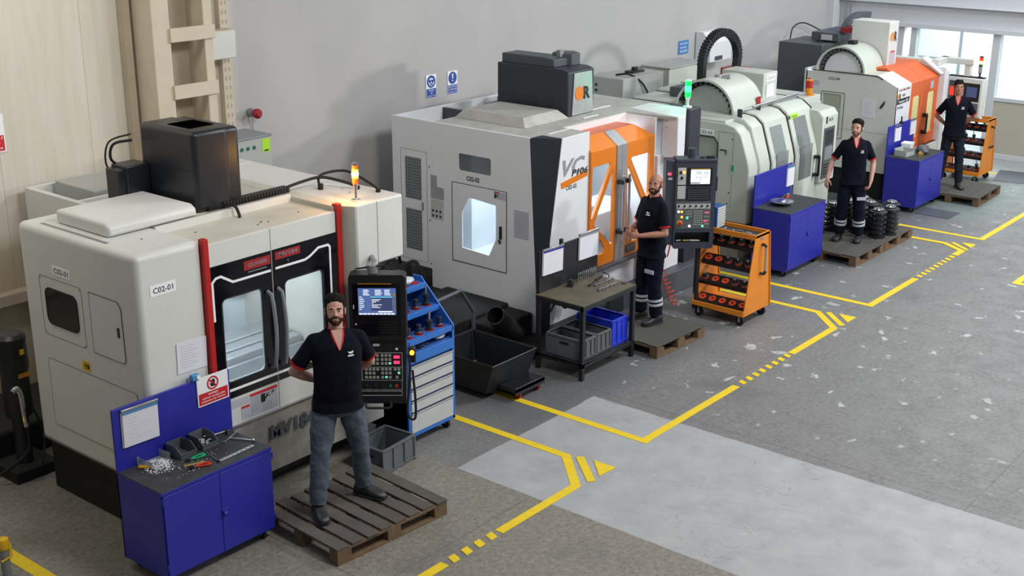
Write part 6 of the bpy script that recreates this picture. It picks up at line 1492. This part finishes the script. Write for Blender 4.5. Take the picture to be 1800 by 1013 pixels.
# ------------------------------------------------------------------ people
def remesh(mb, name, m, voxel, parent, smooth=2, cut=None, bump=0, bscale=.1):
    """fuse overlapping pieces into one continuous skin"""
    me = bpy.data.meshes.new(name); me.from_pydata([tuple(p) for p in mb.v], [], mb.f); me.update()
    bm = bmesh.new(); bm.from_mesh(me); bmesh.ops.recalc_face_normals(bm, faces=bm.faces); bm.to_mesh(me); bm.free()
    o = bpy.data.objects.new(name, me); COL.objects.link(o)
    r = o.modifiers.new('r', 'REMESH'); r.mode = 'VOXEL'; r.voxel_size = voxel
    if smooth: s = o.modifiers.new('s', 'SMOOTH'); s.factor = .5; s.iterations = smooth
    if bump:
        tx = bpy.data.textures.new('folds', 'CLOUDS'); tx.noise_scale = bscale; tx.noise_depth = 2
        d = o.modifiers.new('d', 'DISPLACE'); d.texture = tx; d.strength = bump; d.mid_level = .5; d.texture_coords = 'LOCAL'
    me2 = bpy.data.meshes.new_from_object(o.evaluated_get(bpy.context.evaluated_depsgraph_get()))
    bpy.data.objects.remove(o); bpy.data.meshes.remove(me)
    me2.name = name; me2.polygons.foreach_set('use_smooth', [True]*len(me2.polygons)); me2.materials.clear(); me2.materials.append(MT[m])
    o = bpy.data.objects.new(name, me2); COL.objects.link(o)
    if parent: o.parent = parent
    return o
def limb(s, pts, rad, n=14):
    for i, (p, r) in enumerate(zip(pts, rad)):
        s.ell(p, (r, r, r), n, 9)
        if i: s.cyl(pts[i-1], p, rad[i-1], r, n)
def V3(*a): return Vector(a)
def hand(s, wrist, dirn, palm_n, side, curl=.35, k=1.0):
    """palm, four unequal fingers and a thumb; dirn = wrist to knuckles, palm_n = out of the palm, side = +1/-1 thumb side"""
    d = Vector(dirn).normalized(); n = Vector(palm_n); n = (n-d*n.dot(d)).normalized(); w = d.cross(n)*side
    W = Vector(wrist)
    R = Matrix((w, n, d)).transposed()
    s.ell(W+d*.05*k, (.040*k, .017*k, .052*k), 14, 9, R)
    s.ell(W+d*.02*k, (.027*k, .019*k, .035*k), 12, 8, R)
    tips = []
    for i, (o, L) in enumerate(((.030, .066), (.011, .076), (-.009, .071), (-.028, .056))):
        p = W+d*.088*k+w*o*k; a = curl*(1+.18*i); pts = [p]
        dd = d + w*o*1.2
        for j, f in enumerate((.45, .3, .25)):
            ang = a*(.7+.9*j); q = (dd.normalized()*math.cos(ang)+n*math.sin(ang)); p = p+q*L*f*k; pts.append(p)
        limb(s, pts, [.0098*k, .0090*k, .0082*k, .0070*k], 8); tips.append(pts[-1])
    p = W+d*.03*k+w*.028*k+n*.006*k
    pts = [p, p+(d*.6+w*.75+n*.25).normalized()*.034*k, p+(d*.6+w*.75+n*.25).normalized()*.034*k+(d*.9+w*.25+n*.45).normalized()*.03*k, p+(d*.6+w*.75+n*.25).normalized()*.034*k+(d*.9+w*.25+n*.45).normalized()*.03*k+(d*.9+w*.0+n*.5).normalized()*.022*k]
    limb(s, pts, [.014*k, .0115*k, .0098*k, .0080*k], 8)
def person(label, loc, rz, P):
    """P: pose and look. Local frame: faces -Y, its left side is +X"""
    H = P.get('h', 1.75)/1.75; b = P.get('build', 1.0); vx = P.get('voxel', .0062)
    t = thing('person', label, 'person', loc, rz)
    t.scale = (H, H, H)
    hipz = .93; lean = P.get('lean', (0, 0))
    hips = {s_: V3(.09*s_*b, 0, .90) for s_ in (-1, 1)}
    sh = {s_: V3(.168*s_*b+lean[0], .01+lean[1], 1.412) for s_ in (-1, 1)}
    A = {1: P['left_arm'], -1: P['right_arm']}; Lg = {1: P['left_leg'], -1: P['right_leg']}
    cx = lambda z: lean[0]*(z-.95)/.5; cy = lambda z: lean[1]*(z-.95)/.5
    tor = [(.86, .15, .108, 0), (.93, .168, .118, .005), (1.0, .160, .112, 0), (1.09, .146, .104, -.004), (1.2, .156, .112, -.006), (1.31, .166, .118, -.004), (1.38, .162, .108, .004), (1.43, .112, .078, .012), (1.47, .072, .058, .014), (1.5, .055, .054, .014)]
    belly = P.get('belly', 0)
    def torso(s, g, z0=0, z1=9, gb=0):
        s.loft([(V3(cx(z), cy(z)+dy-(belly*.5 if .95 < z < 1.25 else 0), z), V3((rx*b+g), 0, 0), V3(0, ry*b**.5+g+gb+(belly*.5 if .95 < z < 1.25 else 0), 0)) for z, rx, ry, dy in tor if z0 <= z <= z1])
    # head frame
    hy, hp, hr = P.get('head', (0, 0, 0)); nk = V3(cx(1.5), cy(1.5)+.012, 1.5)
    HR = Euler((hp, hr, hy)).to_matrix(); HC = nk + HR @ V3(0, -.012, .125)
    hd = lambda x, y, z: HC + HR @ V3(x, y, z)
    def he(s, c, r, n=16, m=10, rot=None): s.ell(hd(*c), r, n, m, HR @ rot if rot else HR)
    s = M(); torso(s, 0)
    limb(s, [nk+V3(0, .005, -.06), nk, hd(0, .02, -.06)], [.062, .056, .054], 16)
    he(s, (0, .018, .035), (.074, .095, .083), 24, 16); he(s, (0, -.022, -.02), (.0635, .072, .081), 20, 14)
    he(s, (0, -.035, -.07), (.050, .050, .036)); he(s, (0, -.068, -.092), (.023, .02, .017)); 
    for q in (-1, 1):
        he(s, (.029*q, -.078, .021), (.026, .0115, .0075)); he(s, (.036*q, -.060, -.024), (.022, .0165, .021)); he(s, (.046*q, -.026, -.056), (.015, .037, .026))
        he(s, (.075*q, .012, -.008), (.0085, .017, .03), 12, 8, Euler((.15, 0, -.25*q)).to_matrix()); he(s, (.078*q, .014, .012), (.007, .014, .012), 10, 6)
        he(s, (.010*q, -.098, -.030), (.0085, .010, .0075), 10, 7)
    s.cyl(hd(0, -.088, .018), hd(0, -.109, -.027), .0075, .0105, 10); he(s, (0, -.109, -.028), (.0105, .010, .009), 12, 8)
    he(s, (0, -.092, -.055), (.024, .010, .0048), 14, 7); he(s, (0, -.090, -.0645), (.021, .0105, .0052), 14, 7); he(s, (0, .045, .0), (.06, .06, .07))
    for q in (-1, 1):
        el, wr, hd_, pn, sd, cu = A[q]
        el, wr = V3(*el), V3(*wr)
        limb(s, [sh[q]+V3(-.03*q, 0, -.005), sh[q]+(el-sh[q])*.5, el, el+(wr-el)*.35, wr], [.046*b, .043*b, .038*b, .041*b, .026])
        hand(s, wr, hd_, pn, sd, cu)
        kn, an, toe = [V3(*v) for v in Lg[q]]
        limb(s, [hips[q], hips[q]+(kn-hips[q])*.5, kn, kn+(an-kn)*.3, an], [.088*b, .074*b, .052, .054, .037])
    remesh(s, 'body', P.get('skin', 'skin'), vx, t, 2)
    # eyes, brows, mouth line
    for q in (-1, 1):
        e = M(); he(e, (.0295*q, -.0845, .003), (.0132, .0078, .0054), 14, 8); e = e.obj('eye', 'eye_white', t, smooth=180)
        i = M(); he(i, (.0295*q+P.get('gaze', 0), -.0911, .0035), (.0056, .0022, .0050), 12, 8); i.obj('iris', 'iris', e, smooth=180)
        br = M().tube([hd(.013*q, -.0945, .0195), hd(.026*q, -.0945, .0245), hd(.040*q, -.0885, .0225), hd(.049*q, -.079, .016)], [.0032, .0042, .0036, .0018], 6); br.obj('eyebrow', 'hair_black', t, smooth=60)
        ld = M().tube([hd(.0165*q, -.0895, .0055), hd(.0295*q, -.0925, .0086), hd(.042*q, -.0845, .0055)], .0021, 5); ld.obj('eyelid', P.get('skin', 'skin'), t, smooth=60)
    M().tube([hd(-.021, -.0945, -.0595), hd(-.008, -.1015, -.0605), hd(.008, -.1015, -.0605), hd(.021, -.0945, -.0595)], [.0012, .0022, .0022, .0012], 6).obj('mouth', 'lip', t, smooth=60)
    s = M(); he(s, (0, -.0925, -.066), (.0175, .0095, .0036), 14, 7); s.obj('lower_lip', 'lip', t, smooth=180)
    # hair and beard grow from the skin of the head
    body = [c for c in t.children if c.name.startswith('body')][0]; HI = HR.transposed()
    def sst(x, a, b_): x = min(1, max(0, (x-a)/(b_-a))); return x*x*(3-2*x)
    def shell(name, m, fn, off):
        me = body.data; keep = {}; vs = []; fs = []; val = {}
        for v in me.vertices:
            if v.co.z < 1.35: continue
            l = HI @ (v.co-HC); k = fn(l.x, l.y, l.z)
            if k > -.004: val[v.index] = (k, l)
        for p in me.polygons:
            if all(i in val for i in p.vertices) and any(val[i][0] > 0 for i in p.vertices):
                f_ = []
                for i in p.vertices:
                    if i not in keep: keep[i] = len(vs); vv = me.vertices[i]; k, l = val[i]; vs.append(vv.co+vv.normal*(off(max(0, k), l) if k > 0 else -.0015))
                    f_.append(keep[i])
                fs.append(tuple(f_))
        if not fs: return
        m2 = bpy.data.meshes.new(name); m2.from_pydata([tuple(v) for v in vs], [], fs); m2.update(); m2.polygons.foreach_set('use_smooth', [True]*len(fs))
        o = bpy.data.objects.new(name, m2); COL.objects.link(o); m2.materials.append(MT[m]); o.parent = t; return o
    hs = P.get('hair', 'short'); vol = P.get('vol', .02)
    def hairline(x, y, z):
        ax = abs(x)
        front = z - (.074 - .012*sst(ax, .02, .045) - .035*sst(ax, .052, .066))          # forehead and temples
        burn = min(y+.024, .004-y, z+.02, ax-.055) if ax > .055 else -1
        k = max(front, min(z-.002, y+.024), burn, min(z+.062, y-.03))
        if ax > .0745 and -.045 < z < .028 and -.02 < y < .04: k = -1                 # ears
        return k
    if hs == 'bald':
        shell('hair', 'stubble', lambda x, y, z: min(hairline(x, y, z), .045-z, y+.022), lambda k, l: .0012)
    else:
        shell('hair', 'hair_black', hairline, lambda k, l: min(.9*k, .0045+vol*1.3*sst(l.z, .04, .10)+.0025*math.sin(l.x*160+l.z*60)*sst(l.z, .05, .08)))
        if hs == 'curly':
            random.seed(int(abs(loc[0])*10)); s = M()
            for k in range(60):
                a, c = random.random()*2*PI, random.random(); y_ = .02+.092*math.sin(a)*(1-c*.35)
                he(s, (.074*math.cos(a)*(1-c*.45), y_, max(.075 if y_ < -.05 else .03, .05+.075*c)), (.018, .018, .016), 8, 6)
            remesh(s, 'hair_curls', 'hair_black', .0045, t, 2)
    if P.get('beard') is not None:
        def beard(x, y, z):
            ax = abs(x)
            zb = -.0755+.029*sst(ax, .019, .029)-.004*sst(ax, .03, .045)+.05*sst(ax, .053, .064)
            m1 = min(zb-z, z+.112, .006-y)
            if (y > -.02 and ax < .05) or (z < -.074 and y > -.034) or (ax > .0725 and y > -.022): m1 = -1
            return max(m1, min(.029-ax, z+.0545, -.0400-z, -y-.080))
        shell('beard', P.get('beard_mat', 'beard_dark'), beard, lambda k, l: min(.35*k, P['beard'])+.0005)
    # polo shirt
    s = M(); hem = P.get('hem', .86)
    rings = [z for z in tor if z[0] <= 1.435]
    g = .020
    s.loft([(V3(cx(hem), cy(hem), hem), V3(.172*b+g+.008, 0, 0), V3(0, .120+g+.01, 0))] + [(V3(cx(z), cy(z)+dy-(belly*.5 if .95 < z < 1.25 else 0), z), V3(max(rx, .158)*b+g, 0, 0), V3(0, max(ry, .108)+g+(belly*.5 if .95 < z < 1.25 else 0), 0)) for z, rx, ry, dy in rings if z > hem+.03][:-1] + [(V3(cx(1.43), cy(1.43)+.012, 1.432), V3(.142*b+.016, 0, 0), V3(0, .088+.016, 0)), (V3(cx(1.47), cy(1.47)+.015, 1.474), V3(.092+.010, 0, 0), V3(0, .068+.012, 0))])
    cuffs = []
    for q in (-1, 1):
        el = V3(*A[q][0]); d = el-sh[q]; e = sh[q]+d*.78
        limb(s, [sh[q]+V3(-.05*q, 0, .0), sh[q]+V3(-.004*q, 0, -.010)], [.056*b, .060*b]); s.cyl(sh[q]+V3(-.004*q, 0, -.010), e, .060*b, .063*b, 16)
        cuffs.append((e, d.normalized()))
    sb = remesh(s, 'polo_shirt', 'shirt_navy', .0068, t, 3, bump=.016, bscale=.11)
    for e, d in cuffs: M().cyl(e-d*.014, e+d*.004, .0650*b, .0645*b, 20).obj('sleeve_trim', P.get('trim', 'shirt_red'), sb, smooth=60)
    # collar: two flaps round the neck with a red placket in front
    cc = V3(cx(1.49), cy(1.49)+.014, 1.468); vw = P.get('v', .9)
    s = M(); n = 22; ins, outs, low = [], [], []
    for k in range(n+1):
        a = -PI/2+.42+(2*PI-.84)*k/n
        ins.append(cc+V3(.064*math.cos(a), .062*math.sin(a), .036+.006*math.sin(a))); outs.append(cc+V3(.072*math.cos(a), .070*math.sin(a), .038+.006*math.sin(a))); f_ = 1 if 2 < k < n-2 else 1.18
        low.append(cc+V3(.096*math.cos(a)*f_, .090*math.sin(a)*f_, -.006+.01*math.sin(a)-(0 if f_ == 1 else .018)))
    vs = ins+outs+low; m = n+1
    s.add(vs, [(i, i+1, m+i+1, m+i) for i in range(n)]+[(m+i, m+i+1, 2*m+i+1, 2*m+i) for i in range(n)]+[(i, 2*m+i, 2*m+i+1, i+1) for i in range(n)])
    s.obj('collar', 'shirt_navy', sb, smooth=50)
    M().tube(outs, .0024, 6).obj('collar_trim', P.get('trim', 'shirt_red'), sb, smooth=60)
    if P.get('open', True):
        L = [(.050*vw, -.050, 1.500), (.040*vw, -.080, 1.462), (.024*vw, -.114, 1.418), (.002, -.139, 1.405-.045*vw)]
        ox, oy = cx(1.44), cy(1.44); g2 = P.get('open_out', 0)
        pts = [V3(ox+a, oy+b_-g2, z) for a, b_, z in L]; mir = [V3(ox-a, oy+b_-g2, z) for a, b_, z in L]
        k = V3(0, .03, -.005); vs = pts+mir+[p+k for p in pts]+[p+k for p in mir]
        s = M().add(vs, [(i, i+1, 5+i, 4+i) for i in range(3)]+[(8+i, 12+i, 13+i, 9+i) for i in range(3)]+[(i, 8+i, 9+i, i+1) for i in range(3)]+[(4+i, 5+i, 13+i, 12+i) for i in range(3)])
        s.obj('chest_opening', P.get('skin', 'skin'), sb, smooth=60)
        for sd, pp in ((1, pts), (-1, mir)):
            a_ = [p+V3(0, -.003, 0) for p in pp]; b_ = [p+V3(sd*w_, -.002+.012*(w_ > .01), 0) for p, w_ in zip(pp, (.008, .014, .014, .005))]
            M().add(a_+b_+[p+V3(0, .02, 0) for p in a_+b_], [(i, i+1, 5+i, 4+i) for i in range(3)]+[(8+i, 12+i, 13+i, 9+i) for i in range(3)]+[(i, 8+i, 9+i, i+1) for i in range(3)]+[(4+i, 5+i, 13+i, 12+i) for i in range(3)]).obj('placket_trim', P.get('trim', 'shirt_red'), sb, smooth=0)
    fz = Fr((cx(1.33)+.062, cy(1.33)-.142*1.0, 1.33), (1, .28, 0), (0, .05, 1))
    M().pl(fz, [(.008, .004), (.024, 0), (.040, .004), (.046, .016), (.03, .010), (.018, .010), (.002, .016)], -.01, .004).obj('chest_emblem', 'sign_white', sb)
    for k in range(5): M().bx(fz, .0+k*.0098, .0072+k*.0098, -.022, -.012, -.01, .004).obj('chest_mark', 'sign_white', sb)
    # trousers and shoes
    s = M(); tm = P.get('trousers', 'jeans')
    s.loft([(V3(0, 0, .80), V3(.155*b, 0, 0), V3(0, .115, 0)), (V3(0, .004, .88), V3(.172*b+.01, 0, 0), V3(0, .128, 0)), (V3(0, .003, .98), V3(.160*b+.012, 0, 0), V3(0, .118, 0))])
    lg = P.get('loose', .0)
    for q in (-1, 1):
        kn, an, toe = [V3(*v) for v in Lg[q]]
        h0 = hips[q]+V3(0, 0, -.02)
        limb(s, [h0, h0+(kn-h0)*.5, kn, kn+(an-kn)*.5], [.102*b, .090*b+lg, .070+lg, .067+lg], 18); e = an+V3(0, 0, .0)
        s.cyl(kn+(an-kn)*.5, e, .067+lg, .064+lg, 18)
    tr = remesh(s, 'trousers', tm, .0068, t, 2, bump=.022, bscale=.09)
    if P.get('stripes'):
        for q in (-1, 1):
            kn, an, toe = [V3(*v) for v in Lg[q]]; d = (an-kn).normalized()
            for u in (.50, .63): c = kn+(an-kn)*u; M().cyl(c-d*.014, c+d*.014, .077+lg, .077+lg, 22).obj('reflective_stripe', 'reflective', tr, smooth=60)
        q = 1; c = hips[q]+(V3(*Lg[q][0])-hips[q])*.62
        M().bx(Fr(c+V3(.02, -.092-lg, 0), (1, .2, 0)), -.06, .07, -.022, .022, -.01, .006).obj('pocket_flap', 'paper_grey', tr, .003)
    for q in (-1, 1):
        kn, an, toe = [V3(*v) for v in Lg[q]]; d = (toe-V3(an.x, an.y, toe.z)).normalized(); w = V3(-d.y, d.x, 0); base = V3(an.x, an.y, 0)
        s = M()
        for u, wd, h in ((-.075, .030, .05), (-.05, .040, .085), (.0, .042, .10), (.05, .045, .085), (.10, .050, .062), (.15, .050, .050), (.19, .036, .038)): s.ell(base+d*u+V3(0, 0, h*.5+.012), (.042, .042, h*.5), 12, 8)if 0 else None
        rings = [(base+d*u+V3(0, 0, h*.5+.008), w*wd, V3(0, 0, h*.5)) for u, wd, h in ((-.088, .022, .05), (-.078, .034, .085), (-.04, .041, .11), (.02, .043, .105), (.07, .047, .078), (.12, .052, .060), (.16, .048, .050), (.188, .030, .036), (.196, .015, .02))]
        s.loft(rings, 18, 2.4)
        sn = s.obj('shoe', P.get('shoe', 'shoe'), t, smooth=60)
        s = M().loft([(base+d*u+V3(0, 0, .010), w*(wd+.004), V3(0, 0, .010)) for u, wd in ((-.092, .024), (-.078, .038), (-.02, .045), (.05, .047), (.12, .056), (.165, .050), (.198, .022))], 18, 3); s.obj('sole', 'black_rubber', sn, smooth=40)
    return t
PZ = .147
person('man in jeans and dark polo, hands behind back, on the nearest pallet', (6.335, 6.945, PZ), math.radians(-33), dict(h=1.79, build=1.04, belly=.02, voxel=.0045, trousers='jeans', loose=.004, beard=.0014, vol=.016, skin='skin_pale', hem=.845,
    head=(math.radians(-8), math.radians(-15), 0), lean=(.01, .0),
    left_arm=((.285, .10, 1.16), (.10, .20, 1.03), (-1, .1, -.1), (0, 1, 0), 1, .3), right_arm=((-.32, .07, 1.15), (-.10, .19, 1.00), (1, .15, -.1), (0, 1, 0), -1, .3),
    left_leg=((.165, .02, .49), (.20, .10, .10), (.34, -.02, .05)), right_leg=((-.17, -.09, .49), (-.21, -.12, .10), (-.19, -.3, .05))))
person('bald bearded man in dark navy workwear clasping his hands, facing the orange doors', (11.66, 7.47, PZ), math.radians(-110), dict(h=1.72, build=.97, belly=.02, trousers='trousers_navy', loose=.012, stripes=True, hair='bald', beard=.002, skin='skin', hem=.80, open=False,
    head=(math.radians(34), math.radians(-11), 0), lean=(0, 0),
    left_arm=((.27, -.02, 1.12), (.13, -.27, 1.10), (-.5, -.8, .05), (-.9, .3, 0), -1, .7), right_arm=((-.24, -.03, 1.12), (-.06, -.30, 1.11), (.6, -.75, .1), (.9, .4, 0), 1, .7),
    left_leg=((.10, -.02, .49), (.12, .01, .10), (.13, -.2, .05)), right_leg=((-.11, -.03, .49), (-.13, -.03, .10), (-.16, -.22, .05))))
person('man in dark polo and navy trousers, arms hanging, before the flange stacks', (16.23, 7.17, PZ), math.radians(-60), dict(h=1.70, build=.95, trousers='trousers_navy', loose=.012, stripes=True, hair='short', v=.6, vol=.018, beard_mat='stubble', beard=.0008, skin='skin_pale', hem=.84, trim='shirt_red',
    head=(math.radians(-20), math.radians(-7), 0), lean=(0, 0),
    left_arm=((.27, .03, 1.14), (.24, -.10, .90), (-.2, -.3, -.9), (-.9, .2, 0), 1, .7), right_arm=((-.30, .03, 1.14), (-.36, -.12, .93), (-.15, -.35, -.9), (.6, .4, -.2), 1, .4),
    left_leg=((.12, -.02, .49), (.15, .01, .10), (.10, -.2, .05)), right_leg=((-.11, .0, .49), (-.12, .06, .10), (-.2, -.13, .05))))
person('tall slim man with curly black hair, hands behind back, farthest from the camera', (20.28, 7.30, PZ), math.radians(-66), dict(h=1.73, build=.92, trousers='trousers_dark', loose=.0, hair='curly', v=.75, vol=.01, skin='skin', hem=.85,
    head=(math.radians(4), math.radians(-9), 0), lean=(0, 0),
    left_arm=((.30, .10, 1.15), (.12, .19, 1.0), (-1, .1, -.1), (0, 1, 0), 1, .3), right_arm=((-.30, .10, 1.15), (-.12, .18, .98), (1, .1, -.1), (0, 1, 0), -1, .3),
    left_leg=((.12, -.03, .49), (.15, -.06, .10), (.2, -.25, .05)), right_leg=((-.12, .04, .49), (-.16, .09, .10), (-.2, -.1, .05))))
